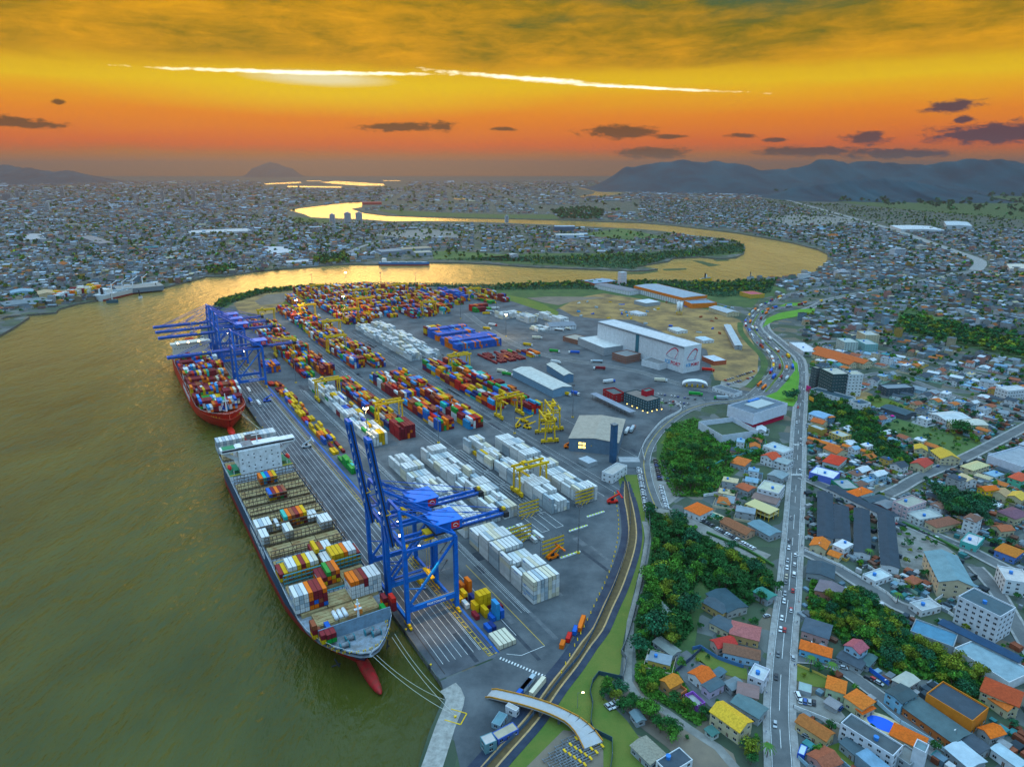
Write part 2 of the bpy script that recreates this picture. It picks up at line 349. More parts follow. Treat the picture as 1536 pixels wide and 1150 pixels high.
for nm_,pts in (('river',[(866,282.6),(890,281.6),(905,284),(937,287),(932,291),(905,294),(880,295.6),(864,295.4),(888,291.6),(893,288.4),(884,285.4)]),
('lake',[(396,275.4),(450,272.6),(452,274.8),(400,277)]),('lake',[(480,273.6),(505,271.6),(575,276),(577,278.6),(540,278.6),(500,275.8)]),('lake',[(430,279),(513,279.8),(512,281.6),(432,281)]),
('lake',[(574,270.6),(600,271),(600,271.8),(575,271.4)]),('lake',[(680,297.6),(706,297.6),(706,299),(684,299.4)]),('lake',[(460,271.2),(482,270.8),(482,271.8),(460,272)]),('lake',[(744,279),(765,279),(765,280),(744,280)])):
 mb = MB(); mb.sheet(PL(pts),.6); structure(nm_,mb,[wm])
g_marsh = mat('marsh',(.03,.055,.025),.95,(.07,.10,.04),.05)
for pts in ([(1039,389.5),(1052,390),(1068,394),(1081,396),(1064,398),(1050,393)],[(994,402),(1008,401.5),(1030,401),(1030,402.5),(1005,404),(996,403.5)],[(1070,388),(1092,387.5),(1094,389.5),(1075,390)],
[(925,409),(940,407.4),(960,406.6),(985,404.2),(988,405.4),(962,409.4)]):
 mb = MB(); mb.prism(PL(pts),-6,-2.4); structure('river_islet',mb,[g_marsh])
def patch(name,pts,z,m,px=True,kind='structure'):
 mb = MB(); mb.sheet(PL(pts) if px else [tuple(p[:2]) for p in pts],z)
 return tag(mb.build(name,[m]),kind=kind)
m_asph = mat('yard_asphalt',(.044,.054,.062),.85,(.115,.125,.132),.035,detail=10,bump=.05,bscale=1.0)
m_conc = mat('apron_concrete',(.10,.108,.12),.85,(.05,.056,.064),.06,detail=10,stretch=(1,1,1))
m_road = mat('road_asphalt',(.085,.092,.095),.88,(.14,.145,.145),.08,detail=8)
m_dirt = mat('bare_earth',(.32,.20,.075),.95,(.14,.095,.05),.03,detail=12,lo=.4,hi=.62,bump=.2,bscale=.1)
m_dirt2 = mat('dark_earth',(.11,.095,.08),.95,(.22,.17,.12),.03,detail=10)
m_grass = mat('grass',(.075,.13,.022),.95,(.135,.15,.03),.05,detail=10,bump=.3,bscale=.8)
m_grassd = mat('rough_grass',(.035,.075,.03),.95,(.075,.12,.035),.04,detail=10,bump=.3,bscale=.5)
m_field = mat('pasture',(.05,.10,.035),.95,(.09,.14,.04),.01,detail=8)
m_pave = mat('pavement',(.30,.30,.29),.85,(.21,.20,.19),.3)
m_gravel = mat('gravel',(.25,.24,.22),.95,(.15,.145,.13),.12,detail=8)
m_white = mat('road_paint_white',(.72,.72,.70),.7,(.45,.45,.44),1.2)
m_yel = mat('road_paint_yellow',(.70,.45,.02),.7,(.45,.30,.03),1.2)
m_blue = mat('painted_blue_strip',(.02,.10,.42),.7,(.03,.12,.30),.5)
yard = [W(-330,-4),W(515,-4),W(515,-33.9)] + [Vector((p[0],p[1],0)) for p in PL([(664,1030),(690,1150),(725,1150)])]
yard_px = [(750,1120),(785,1085),(838,1017),(870,975),(905,905),(928,845),(940,800),(935,745),(927,715),(962,712),(962,680),(985,640),(1012,622),(1062,605),(1100,606),(1128,606),(1145,590),(1100,583),(1060,580),
(1072,545),(1080,538),(1062,520),(950,470),(850,462),(820,468),(790,455),(760,450),(735,452),(700,436),(520,428),(478,430),(460,450),(440,462),(400,468)]
yard = [tuple(v[:2]) for v in yard] + PL(yard_px)
mb = MB(); mb.sheet(yard,.10); structure('container_yard',mb,[m_asph])
mb = MB(); mb.sheet([tuple(W(a,b)[:2]) for a,b in ((-320,-33.6),(514,-33.6),(514,2.5),(-320,2.5))],.14); structure('quay_apron',mb,[m_conc])
patch('bare_ground',[(350,455),(385,441),(440,432),(473,432),(470,444),(440,452),(425,458),(420,468),(395,472),(360,470)],.16,m_dirt)
patch('spoil_ground',[(382,452),(400,442),(455,438),(466,443),(440,450),(410,456),(390,458)],.22,m_dirt2)
patch('grass_field',[(418,460),(428,452),(462,445),(458,460),(436,468),(420,468)],.20,m_grass)
patch('river_bank_scrub',[(312,468),(326,458),(340,447),(390,435.5),(470,428.5),(472,432),(400,440),(352,452),(336,466)],.12,m_grassd)
patch('construction_ground',[(838,462),(870,446),(905,440),(985,452),(1050,462),(1085,470),(1110,480),(1122,500),(1138,530),(1136,560),(1110,575),(1072,570),(1060,525),(950,480),(895,478),(860,474)],.20,m_dirt)
patch('spoil_ground',[(790,447),(820,445),(850,445),(912,446),(860,452),(838,458),(815,454)],.24,m_dirt2)
patch('rough_grass',[(700,432),(760,430),(860,427),(985,438),(1060,452),(1100,462),(1070,466),(985,452),(905,440),(870,446),(838,462),(830,468),(800,458),(760,445),(722,440)],.12,m_grassd)
patch('grass_field',[(745,444),(765,443),(790,448),(812,455),(838,468),(836,476),(810,466),(780,456)],.22,m_grass)
patch('rough_grass',[(1020,424),(1085,424),(1140,421),(1168,420),(1180,440),(1140,448),(1128,462),(1090,458),(1050,446),(1000,432)],.14,m_grassd)
patch('creek_bank_grass',[(925,712),(962,712),(968,760),(966,810),(960,850),(948,900),(935,960),(930,1010),(900,1040),(940,1080),(990,1150),(1000,1180),(715,1180),(750,1120),(785,1085),(838,1017),(870,975),(905,905),(928,845),(940,800),(935,745)],.16,m_grass)
patch('waste_grass',[(1003,640),(1040,625),(1062,640),(1100,650),(1150,662),(1148,690),(1110,705),(1060,745),(1010,745),(985,700),(985,665)],.14,m_grassd)
patch('grass_field',[(1015,645),(1050,650),(1080,668),(1090,692),(1062,700),(1020,676),(990,664)],.2,m_grass)
patch('wood_floor',[(972,770),(1000,765),(1040,790),(1110,830),(1160,860),(1160,905),(1090,900),(1050,920),(1040,980),(1000,1000),(955,1000),(950,930),(965,860)],.12,m_grassd)
patch('hillside_scrub',[(1215,880),(1240,876),(1300,905),(1360,940),(1400,975),(1450,1000),(1500,1040),(1500,1068),(1440,1060),(1395,1020),(1340,1015),(1290,985),(1250,950),(1212,925)],.14,m_grassd)
patch('grass_field',[(1330,630),(1345,628),(1400,642),(1470,662),(1480,672),(1440,688),(1400,672),(1345,650),(1325,640)],.2,m_field)
patch('grass_field',[(1275,588),(1330,598),(1385,618),(1360,622),(1320,612),(1290,606)],.2,m_grass)
patch('bare_ground',[(1272,582),(1290,584),(1310,592),(1290,604),(1270,596)],.25,m_dirt)
patch('wood_floor',[(1210,590),(1270,596),(1310,622),(1330,660),(1370,690),(1360,715),(1320,690),(1270,655),(1212,620)],.14,m_grassd)
patch('wood_floor',[(1335,480),(1360,478),(1440,490),(1536,508),(1600,520),(1600,560),(1536,545),(1490,528),(1400,510),(1340,498)],.14,m_grassd)
patch('grass_field',[(1335,465),(1370,463),(1420,475),(1410,485),(1350,478)],.18,m_field)
patch('grass_field',[(650,377),(690,377),(780,384),(800,392),(700,391),(650,389)],.3,m_field)
patch('marsh_meadow',[(700,388),(800,380),(960,380),(1060,372),(1112,366),(1114,380),(1080,384),(1000,385),(985,392),(950,402),(880,401),(760,395)],.3,m_marsh if False else m_grassd)
patch('pasture',[(560,314),(660,319),(760,322),(830,322),(840,329),(700,326.5),(600,323)],.5,m_grassd)
patch('pasture',[(440,325),(500,330),(490,335),(440,334)],.5,m_grassd)
patch('pasture',[(930,342),(980,352),(1000,357),(950,360),(880,354),(882,350)],.4,m_field)
patch('foothill_plain',[(960,268),(1150,285),(1230,300),(1330,312),(1536,330),(1700,345),(1900,350),(1900,285),(1500,275),(1200,266)],.8,m_grassd)
patch('quarry_floor',[(1150,328),(1190,322),(1280,328),(1285,336),(1180,338)],.6,m_gravel)
patch('construction_ground',[(600,347),(640,343),(680,348),(690,356),(600,358),(560,352)],.4,m_gravel)
patch('car_park_ground',[(955,695),(995,695),(1010,700),(1032,718),(1026,740),(1000,760),(985,745),(972,720)],.18,m_gravel)
patch('car_park_ground',[(1085,560),(1138,552),(1142,568),(1110,582),(1080,578)],.18,m_gravel)
patch('staff_car_park',[(1005,588),(1040,590),(1062,605),(1040,612),(1000,610),(960,600),(975,588)],.18,m_road)
patch('school_yard',[(1345,800),(1365,792),(1420,820),(1440,835),(1385,860),(1352,850),(1346,825)],.18,m_gravel)
patch('paved_lot',[(1193,1045),(1225,1043),(1256,1060),(1268,1075),(1250,1092),(1215,1070),(1194,1068)],.2,m_gravel)
patch('garden_lawn',[(1195,995),(1215,1003),(1250,1022),(1240,1032),(1210,1028),(1194,1020)],.2,m_grass)
patch('garden_lawn',[(1240,1120),(1262,1112),(1290,1130),(1310,1150),(1240,1150)],.2,m_grass)
patch('garden_lawn',[(1040,975),(1052,972),(1085,990),(1120,1003),(1122,1020),(1080,1010),(1045,990)],.2,m_grass)
patch('waste_ground',[(940,1025),(990,1060),(1040,1090),(1100,1130),(1110,1160),(1040,1160),(1000,1120),(960,1090),(925,1050)],.18,m_dirt2)
patch('garden_lawn',[(955,985),(985,985),(1005,1005),(995,1018),(965,1010)],.21,m_grass)
patch('garden_lawn',[(922,1115),(950,1105),(985,1140),(985,1160),(920,1160)],.21,m_grass)
patch('courtyard',[(1010,985),(1030,975),(1050,990),(1072,1008),(1110,1030),(1100,1060),(1065,1060),(1040,1035),(1015,1010)],.2,m_road)
ROADS = []
def road(name,pts,width,z=.30,walk=0.0,centre=None,edge=False,m=None,px=True,step=10):
 line = smooth_line(PL(pts) if px else pts,step); ROADS.append((line,width / 2 + walk))
 mb = MB(); ribbon(line,-width / 2,width / 2,z,mb,0)
 o = tag(mb.build(name,[m or m_road]),kind='structure')
 if walk:
  mb = MB()
  for s_ in (-1,1):
   a_,b_ = sorted((s_ * width / 2,s_ * (width / 2 + walk))); ribbon(line,a_,b_,z + .14,mb)
   e_ = a_ if s_ > 0 else b_
   for i in range(len(line) - 1):
    d = (line[i + 1] - line[i]).normalized(); nn = Vector((-d.y,d.x)); p,q = line[i] + nn * e_,line[i + 1] + nn * e_
    mb.add([(p.x,p.y,z - .02),(q.x,q.y,z - .02),(q.x,q.y,z + .14),(p.x,p.y,z + .14)],[(0,1,2,3)])
  tag(mb.build('pavement',[m_pave]),kind='structure')
 if centre or edge:
  mb = MB()
  if centre == 'dash': ribbon(line,-.12,.12,z + .03,mb,0,dash=4)
  if centre == 'yellow': ribbon(line,-.3,-.12,z + .03,mb,1); ribbon(line,.12,.3,z + .03,mb,1)
  if edge: ribbon(line,width / 2 - .5,width / 2 - .3,z + .03,mb,0); ribbon(line,-width / 2 + .3,-width / 2 + .5,z + .03,mb,0)
  tag(mb.build('road_markings',[m_white,m_yel]),kind='structure')
 return line
avenue = road('avenue',[(1179,1300),(1175,1220),(1173,1150),(1169,1066),(1173,988),(1178,933),(1182,900),(1186,850),(1191,780),(1196,690),(1198,640),(1201,600),(1203,565),(1200,540),(1184,524),(1165,508),(1151,496),(1148,485),(1162,477),(1190,469),(1215,462),(1243,450),(1290,440),(1339,431),(1395,419),(1463,406)],8.6,walk=3.0,centre='dash',edge=True)
highway_a = road('highway',[(1105,607),(1128,594),(1137,586),(1153,570),(1165,552),(1159,533),(1140,515),(1127,496),(1122,484),(1134,468),(1153,456),(1180,444),(1200,438),(1260,430)],13,z=.34,centre='dash',edge=True)
highway_b = road('highway',[(1128,600),(1150,592),(1172,573),(1184,555),(1178,536),(1159,518),(1144,502),(1136,490),(1142,474),(1165,463),(1209,456),(1250,447)],13,z=.38,centre='dash',edge=True)
port_road = road('access_road',[(1128,597),(1100,602),(1060,606),(1025,618),(995,640),(975,665),(966,690),(968,715),(975,740),(984,762)],11,z=.42,centre='yellow',edge=True)
gravel_road = road('gravel_road',[(982,755),(1000,768),(1030,782),(1060,797),(1100,818),(1130,830),(1150,838)],13,z=.26,m=m_gravel)
gate_road = road('port_road',[(1128,594),(1080,588),(1020,576),(960,558),(905,548),(850,540),(800,528),(770,515),(730,492),(700,470)],12,z=.22,edge=True)
street1 = road('street',[(1560,628),(1500,660),(1440,690),(1380,715),(1349,733),(1330,742)],8,z=.32,walk=1.8)
street2 = road('street',[(1203,715),(1239,731),(1283,751),(1344,779),(1387,797),(1429,815),(1457,826),(1495,846),(1560,880)],8,z=.36,walk=2.0,centre='dash')
street3 = road('street',[(1200,824),(1250,848),(1286,872),(1321,893),(1345,908),(1375,920)],8,z=.28,walk=2.0)
street4 = road('street',[(1187,986),(1215,988),(1250,996),(1284,1018),(1319,1044),(1354,1078),(1389,1102),(1423,1122),(1470,1155)],6.5,z=.28,walk=1.0)
street5 = road('street',[(1200,690),(1230,664),(1290,690),(1340,712)],5,z=.26) if False else None
street6 = road('street',[(1205,560),(1260,572),(1330,560),(1420,590),(1536,622),(1600,640)],6,z=.26,walk=1.2)
street7 = road('street',[(1205,520),(1260,512),(1330,530),(1420,548),(1536,575),(1600,590)],6,z=.27,walk=1.2)
street8 = road('street',[(1463,850),(1490,880),(1520,930),(1560,1000)],7,z=.30,walk=1.5)
path = road('dirt_path',[(967,782),(972,807),(963,862),(955,900),(946,933),(943,977),(942,1022),(957,1046),(1000,1068),(1037,1095),(1077,1121),(1110,1160)],4.2,z=.24,m=m_gravel)
far_roads = [road('highway',p_,w_,z=.9,m=m_pave,step=60) for p_,w_ in (([(1140,290),(1190,303),(1260,322),(1340,345),(1400,366),(1440,380),(1470,392),(1463,406)],30),([(1060,318),(1120,312),(1200,314),(1280,330),(1350,334)],22),
([(640,350),(560,365),(520,380)],14),([(840,352),(800,345),(760,342),(700,350)],12))]
mb = MB()
for k in range(9):
 c_ = P(1195,712); mb.cbox(c_[0] - 4 + k,c_[1],.335,.5,3.2,.01)
for k in range(9):
 c_ = P(1198,667); mb.cbox(c_[0] - 4 + k,c_[1],.335,.5,3.2,.01)
tag(mb.build('road_markings',[m_white]),kind='structure')
patch('grass_median',[(1143,492),(1150,478),(1168,470),(1200,464),(1222,463),(1222,468),(1190,476),(1162,481)],.5,mat('lawn_bright',(.08,.22,.02),.95,(.11,.25,.03),.05))
patch('grass_median',[(1145,596),(1165,588),(1180,572),(1193,555),(1188,540),(1196,545),(1199,565),(1196,600),(1190,610),(1150,604)],.5,MATS['lawn_bright'])
patch('grass_median',[(1168,460),(1180,455),(1205,454),(1200,459)],.5,MATS['lawn_bright'])
mb = MB()
for k,pts in enumerate(([(1148,588),(1163,570),(1174,552),(1168,534),(1150,516),(1134,499),(1129,487),(1138,471)],)):
 ribbon(smooth_line(PL(pts),8),-1.2,1.2,.52,mb)
tag(mb.build('grass_median',[m_grass]),kind='structure')
mb = MB(); ribbon(smooth_line(PL([(1126,582),(1141,566),(1150,549),(1145,533),(1126,514),(1114,497),(1113,484)]),8),-1.5,7,.26,mb)
tag(mb.build('grass_verge',[m_grassd]),kind='structure')
mb = MB()
def qline(a0,b0,a1,b1,w=.25,m=0,z=.18):
 p,q = W(a0,b0),W(a1,b1); d = (q - p).normalized(); n_ = Vector((-d.y,d.x,0)) * (w / 2)
 mb.add([(x.x,x.y,z) for x in (p - n_,q - n_,q + n_,p + n_)],[(0,1,2,3)],m)
for b_ in (-27.5,-24,-20.5,-17,-13.5,-10,-6.5,-5.8): qline(-320,b_,505,b_,.2)
for b_ in (-29.9,-1.4): qline(-320,b_,512,b_,.5,3)
for b_ in (-1.0,-1.8): qline(-320,b_,512,b_,.16,2)
for a_ in np.arange(300,512,5.0): qline(a_,-4.6,a_,-2.6,.5,1)
for a_ in np.arange(-320,512,12.0): qline(a_,-4.6,a_,-3.9,.5,1)
qline(-320,-4.7,512,-4.7,.25,1); qline(-320,-2.6,512,-2.6,.25,1)
qline(-100,1.2,512,1.2,1.5,2)
for a_,b0,b1 in ((506,-4.7,2),(511.5,-4.7,2)): qline(a_,b0,a_,b1,.4,1)
for b_ in (-4.7,-1.5,2): qline(506,b_,511.5,b_,.4,1)
qline(120,-10,330,29,.1)
for b0 in (29,31.2,90.5,97.5,171,177,232):
 qline(-240 if b0 > 80 else 10,b0,490 if b0 < 60 else 400,b0,.16)
for b_ in (32.2,33.2): qline(15,b_,492,b_,.22)
for b_ in (93.4,103.5,160): qline(-240,b_,400,b_,.22)
qline(430,24.5,520,24.5,.3,1); qline(520,24.5,520,10,.3); qline(515,4,520,10,.3); qline(430,16,505,16,.25)
za,zb_ = Vector(P(751,987)),Vector(P(836,1022))
for k in range(20):
 p_ = za.lerp(zb_,k / 19); d_ = (zb_ - za).normalized(); mb.cbox(p_.x,p_.y,.165,.75,1.8,.015,math.atan2(d_.y,d_.x) + .12)
tag(mb.build('yard_markings',[m_white,m_yel,m_blue,mat('rail_steel',(.05,.05,.05),.5,metal=.6)]),kind='structure')
mb = MB(); rp = random.Random(8)
for k in range(120):
 a_,b_ = rp.uniform(-240,500),rp.choice((-22,-12,18,29,31,35,60,63,91,96,100,104,128,160,168,175,236)) + rp.uniform(-3,3)
 if a_ > 400 and b_ > 110: continue
 l_,w_ = rp.uniform(6,46),rp.uniform(.7,5); qline(a_,b_,a_ + l_,b_,w_,k % 2,.122 if b_ > 0 else .155)
tag(mb.build('asphalt_repair',[mat('asphalt_dark_patch',(.028,.036,.048),.8,(.05,.06,.07),.3),mat('asphalt_pale_patch',(.13,.135,.14),.85,(.08,.09,.10),.3)]),kind='structure')
mb = MB()
for a0 in np.arange(262,400,27.0):
 for b0 in (88.6,100.5):
  qline(a0,b0,a0,b0 + 6,.3); qline(a0 + 24,b0,a0 + 24,b0 + 6,.3); qline(a0,b0,a0 + 24,b0,.3); qline(a0,b0 + 6,a0 + 24,b0 + 6,.3)
for a0 in np.arange(-40,8,12.0): qline(a0,95,a0 + 8,95,.5)
tag(mb.build('yard_markings',[m_white,m_yel]),kind='structure')
mb = MB(); line = smooth_line(PL([(672,1030),(683,1048),(668,1090),(648,1150),(620,1230),(590,1330)]),4)
ribbon(line,-4.5,4.5,.22,mb); tag(mb.build('quay_walkway',[mat('walkway_slabs',(.34,.33,.30),.9,(.22,.21,.19),.4)]),kind='structure')
def hill(name,ridge,depth,m,seed,base_px=None,rough=.2,skirt=1.0,taper=True):
 """ridge: list of (x px, y px, distance). A long ridge with spurs towards the viewer and away."""
 n = 140; k = 26; V = []; F = []
 xs = np.linspace(0,1,n); rx = []
 pts = []
 for x,y,D in ridge:
  u = (x - 768) / 1023; v = (y - 575) / 1023; dy = _c - v * _s; dz = -_s - v * _c; tt = D / dy; pts.append((tt * u,D,CAM_H + tt * dz))
 cum = np.linspace(0,1,len(pts)); A_ = np.array(pts)
 rs = np.random.RandomState(seed); ph = rs.rand(12) * 6.28; am = rs.rand(12)
 for i,s_ in enumerate(xs):
  jag = 1 + rough * .16 * (math.sin(s_ * 61 + ph[0]) + .7 * math.sin(s_ * 113 + ph[1]) + .5 * math.sin(s_ * 197 + ph[2]))
  X = np.interp(s_,cum,A_[:,0]); Y = np.interp(s_,cum,A_[:,1]); Z = np.interp(s_,cum,A_[:,2]) * jag
  for j in range(k):
   w_ = j / (k - 1) * 2 - 1
   spur = sum(am[q] * math.sin((q + 2) * 9 * s_ + ph[q] + w_ * 2 * (q % 3)) / (q + 1.5) for q in range(12))
   prof = max(0.0,1 - abs(w_) ** .8) ** 1.25
   zz = Z * prof * (1 + rough * spur * (1 - prof) * 2.2) if abs(w_) > .01 else Z
   zz *= min(1.0,s_ / .10,(1 - s_) / .10) if taper else 1.0
   V.append((X + rough * 300 * spur * w_,Y + w_ * depth * (1 + .25 * spur * abs(w_)),max(zz,0) if j not in (0,k - 1) else -5))
 for i in range(n - 1):
  for j in range(k - 1): a_ = i * k + j; F.append((a_,a_ + k,a_ + k + 1,a_ + 1))
 me = big_mesh(name,V,F,mats=[m]); o = place(name,me,None,True); return tag(o,kind='structure')
m_hill = mat('hazed_forest_slope',(.003,.062,.088),.95,(.002,.030,.050),.003,detail=12,lo=.4,hi=.6)  # blue of the distance haze is mixed into the forest colour
hill('mountain',[(880,262,9000),(905,259,9000),(940,246,9000),(985,241,8800),(1030,237,8800),(1070,239,8600),(1110,243,8500),(1150,253,8500),(1180,251,8500),(1215,241,8400),(1242,234,8300),(1268,241,8200),(1310,239,8200),(1345,241,8000),(1375,245,8000),(1410,238,7800),(1455,235,7700),(1490,234,7600),(1520,239,7500),(1600,236,7300),(1800,250,7200)],1500,m_hill,3)
hill('hill',[(1150,285,6200),(1215,277,6100),(1275,268,6000),(1320,265,6000),(1380,272,5900),(1440,284,5900),(1480,290,5800)],700,m_hill,5)
hill('hill',[(-120,235,13000),(-40,240,13000),(0,244,13000),(40,251,13000),(80,256,13000),(100,254,13000),(120,260,13000),(150,268,13000)],1500,m_hill,9)
hill('mountain',[(368,256,24000),(384,249,24000),(394,245,24000),(404,241,24000),(414,243,24000),(428,249,24000),(455,255,24000)],900,m_hill,11,rough=.04)
hz = bpy.data.materials.new('haze_air'); hz.use_nodes = True; t = hz.node_tree; t.nodes.clear()
pv = t.nodes.new('ShaderNodeVolumePrincipled'); pv.inputs['Color'].default_value = (.30,.29,.32,1); pv.inputs['Density'].default_value = 7.0e-5; pv.inputs['Anisotropy'].default_value = .62
ho = t.nodes.new('ShaderNodeOutputMaterial'); t.links.new(pv.outputs[0],ho.inputs['Volume'])
mb = MB(); mb.box(-29000,29000,-3500,27500,-12,500)
tag(mb.build('haze',[hz]),'thin blue and golden haze over the river plain','haze',kind='stuff')
CC = {'white': (.60,.61,.60),'cream': (.62,.56,.42),'grey': (.34,.41,.45),'maroon': (.20,.012,.022),'red': (.56,.015,.01),'orange': (.74,.15,.004),'yellow': (.64,.37,.003),'blue': (.006,.10,.44),'sky blue': (.02,.26,.54),'green': (.005,.27,.04),'teal': (.01,.40,.34),'brown': (.26,.065,.025),'magenta': (.58,.01,.22),'navy': (.008,.025,.14)}
def styles(s,r):
 x = r.random()
 def pick(t):
  a_ = 0
  for k,w in t:
   a_ += w
   if x < a_: return k
  return t[-1][0]
 if s == 'w': return pick((('white',.72),('cream',.14),('grey',.13),('yellow',.004),('blue',.003),('green',.003)))
 if s == 'wm': return pick((('white',.62),('cream',.1),('grey',.13),('blue',.03),('maroon',.04),('green',.04),('yellow',.04)))
 if s == 'b': return pick((('blue',.82),('sky blue',.05),('orange',.13)))
 if s == 'y': return pick((('yellow',.58),('maroon',.14),('orange',.08),('blue',.07),('red',.04),('white',.05),('sky blue',.04)))
 if s == 'm': return pick((('maroon',.7),('red',.1),('orange',.12),('green',.08)))
 if s == 'g': return pick((('green',.7),('maroon',.15),('teal',.15)))
 return pick((('maroon',.25),('brown',.09),('red',.07),('orange',.12),('yellow',.14),('blue',.11),('navy',.03),('sky blue',.05),('green',.055),('teal',.02),('white',.075),('grey',.05),('magenta',.006)))
BOX = []
ORD = ['','first','second','third','fourth','fifth','sixth','seventh','eighth','ninth','tenth','eleventh','twelfth','thirteenth','fourteenth','fifteenth','sixteenth','seventeenth','eighteenth','nineteenth','twentieth']
ORD += ['twenty-' + o for o in ORD[1:10]] + ['thirtieth'] + ['thirty-' + o for o in ORD[1:10]]
def stack_block(a0,a1,b0,rows,style,hlo,hhi,where,seed,z0=.3,pitch=2.78,H=2.62,fill=1.0,small=0.0,mono=.45,hfun=None,bay=12.85,ragged=.5):
 r = random.Random(seed); nb = max(1,int(round((a1 - a0) / bay))); hs = {}; cs = {}
 for i in range(nb):
  bh = r.uniform(hlo,hhi + .99); prev = None
  for j in range(rows):
   h = int(max(0,min(hhi,bh + (r.choice((-1,0,0,1)) if r.random() < ragged else 0))))
   if r.random() > fill: h = max(0,h - r.randint(1,3))
   if hfun: h = hfun(i,j,nb,h)
   hs[i,j] = h
 for i in range(nb):
  prev = None
  for j in range(rows):
   for k in range(hs[i,j]):
    c_ = prev if (prev and r.random() < mono) else styles(style,r); prev = c_
    a_ = a1 - 6.1 - i * bay; b_ = b0 + 1.22 + j * pitch
    top = k == hs[i,j] - 1; near = hs.get((i - 1,j),0) <= k; left = j == 0 or hs[i,j - 1] <= k;
    sc = top * 1.0 + near * .8 + left * 1.2
    if sc == 0: continue
    two = r.random() < small
    wpos = W(a_,b_,z0 + k * H)
    lab = '%s container, %s tier, %s row, %s bay, %s' % (c_,ORD[k + 1],ORD[j + 1],ORD[i + 1],where)
    if two:
     for q,nm in ((-3.07,'rear half'),(3.07,'front half')):
      wp = W(a_ + q,b_,z0 + k * H); BOX.append((wp.x,wp.y,wp.z,6.06,H - .03,c_,0,'short ' + lab if nm[0] == 'f' else 'short ' + lab.replace(' bay of',' bay rear of'),sc * .5))
      if r.random() < .5: c_ = styles(style,r); lab = lab.replace(lab.split(' container')[0],c_,1)
    else: BOX.append((wpos.x,wpos.y,wpos.z,12.19,H - .03,c_,0,lab,sc))
def one_box(a,b,z,c_,lab,L=12.19,sc=2.5,rot=0,H=2.6):
 w_ = W(a,b,z); BOX.append((w_.x,w_.y,w_.z,L,H,c_,rot,lab,sc))
SB = stack_block
SB(408,408 + 6 * 13.2,38.6,7,'w',4,5,'quayside white stack beside the frames',1,pitch=2.62,H=2.9,bay=13.4,hfun=lambda i,j,n,h: [5,5 if j > 1 else 4 - 2 * j,4 if j else 5,5,5,4][i] if not (i == 1 and j == 2) else 3)
SB(261,401,39,6,'w',3,4,'long white quayside stack behind blue cranes',2,H=2.9)
SB(264,392,67,7,'w',3,4,'second white stack behind blue cranes',3,H=2.9,fill=.9)
SB(268,403,108.7,6,'w',3,4,'white stack under the yellow gantry',4,H=2.9,fill=.92)
SB(268,402,135,6,'w',3,4,'white stack nearest the grey warehouse',5,H=2.9,fill=.92)
SB(11,215,39.6,6,'wm',3,4,'white mid quay stack',6,H=2.9,mono=.6)
SB(186,213,68,6,'m',5,5,'maroon end of second mid stack',7,mono=.7,ragged=.1)
SB(15,185,68,6,'mix',3,4,'second mid stack',8,mono=.4)
SB(20,212,108.8,6,'mix',3,5,'third mid stack',9,mono=.5)
SB(20,222,135.4,6,'mix',3,5,'fourth mid stack',10,mono=.5)
SB(12,186,183,6,'mix',3,5,'fifth mid stack',11,mono=.5)
SB(12,217,208.5,6,'mix',3,5,'sixth mid stack',12,mono=.5)
sd_ = 20
for a0,a1,b0,rows,st in ((-372,-31,45,5,'mix'),(-330,-27,66,6,'mix'),(-245,-40,108.5,6,'mix'),(-245,-29,132,6,'mix'),(-468,-262,112,6,'mix'),(-468,-262,136,6,'mix'),(-250,-36,185,6,'w'),(-250,-32,209,6,'w'),
(-640,-292,185,6,'mix'),(-640,-285,208,6,'mix'),(-640,-318,238,6,'mix'),(-640,-308,262,6,'mix'),(-625,-282,294,6,'mix'),(-625,-282,320,6,'mix'),(-600,-290,352,6,'mix'),(-560,-330,378,6,'mix'),
(-540,-350,412,5,'mix'),(-500,-380,440,6,'b'),(-470,-330,470,5,'mix'),(-560,-470,150,6,'mix'),(-420,-330,500,5,'mix')):
 sd_ += 1; SB(a0,a1,b0,rows,st,3 if st == 'w' else 2,5,'far yard stack',sd_,mono=.45)
SB(-155,-114,262,24,'b',4,5,'rear blue block',50,pitch=2.56,mono=.6,ragged=.1)
SB(-94,-47,258,28,'b',4,5,'front blue block',51,pitch=2.56,mono=.6,ragged=.1)
SB(-168,-155,262,10,'y',4,5,'yellow row behind the blue block',52,pitch=2.56)
SB(-11,34,274,14,'m',1,1,'low coloured spread by the blue block',53,pitch=3.6,fill=.8,mono=.6)
SB(-10,30,330,5,'mix',1,2,'low coloured spread by the blue block',54,pitch=3.2,fill=.8)
SB(-228,-200,420,14,'w',3,4,'white depot stack',55); SB(-190,-150,440,7,'w',3,4,'white depot stack',56); SB(-190,-100,478,6,'w',2,4,'white depot stack',57); SB(-120,-90,420,8,'w',1,2,'white depot stack',58,fill=.6)
SB(-300,-272,408,12,'m',3,4,'red stack by the depot',59,mono=.9)
SB(8,215,5,4,'y',1,2,'loose row beside the blue line',60,pitch=2.9,fill=.72,mono=.5,small=.55,bay=13.4)
SB(-25,8,5,4,'m',1,2,'loose row beside the blue line',61,pitch=2.9,small=.4)
SB(-95,-75,12,6,'b',3,4,'blue stack under the far cranes',62); SB(-130,-100,12,5,'m',2,3,'red stack under the far cranes',63)
SB(228,262,6,3,'g',1,3,'green pair under the raised boom',64,small=.5,fill=.7)
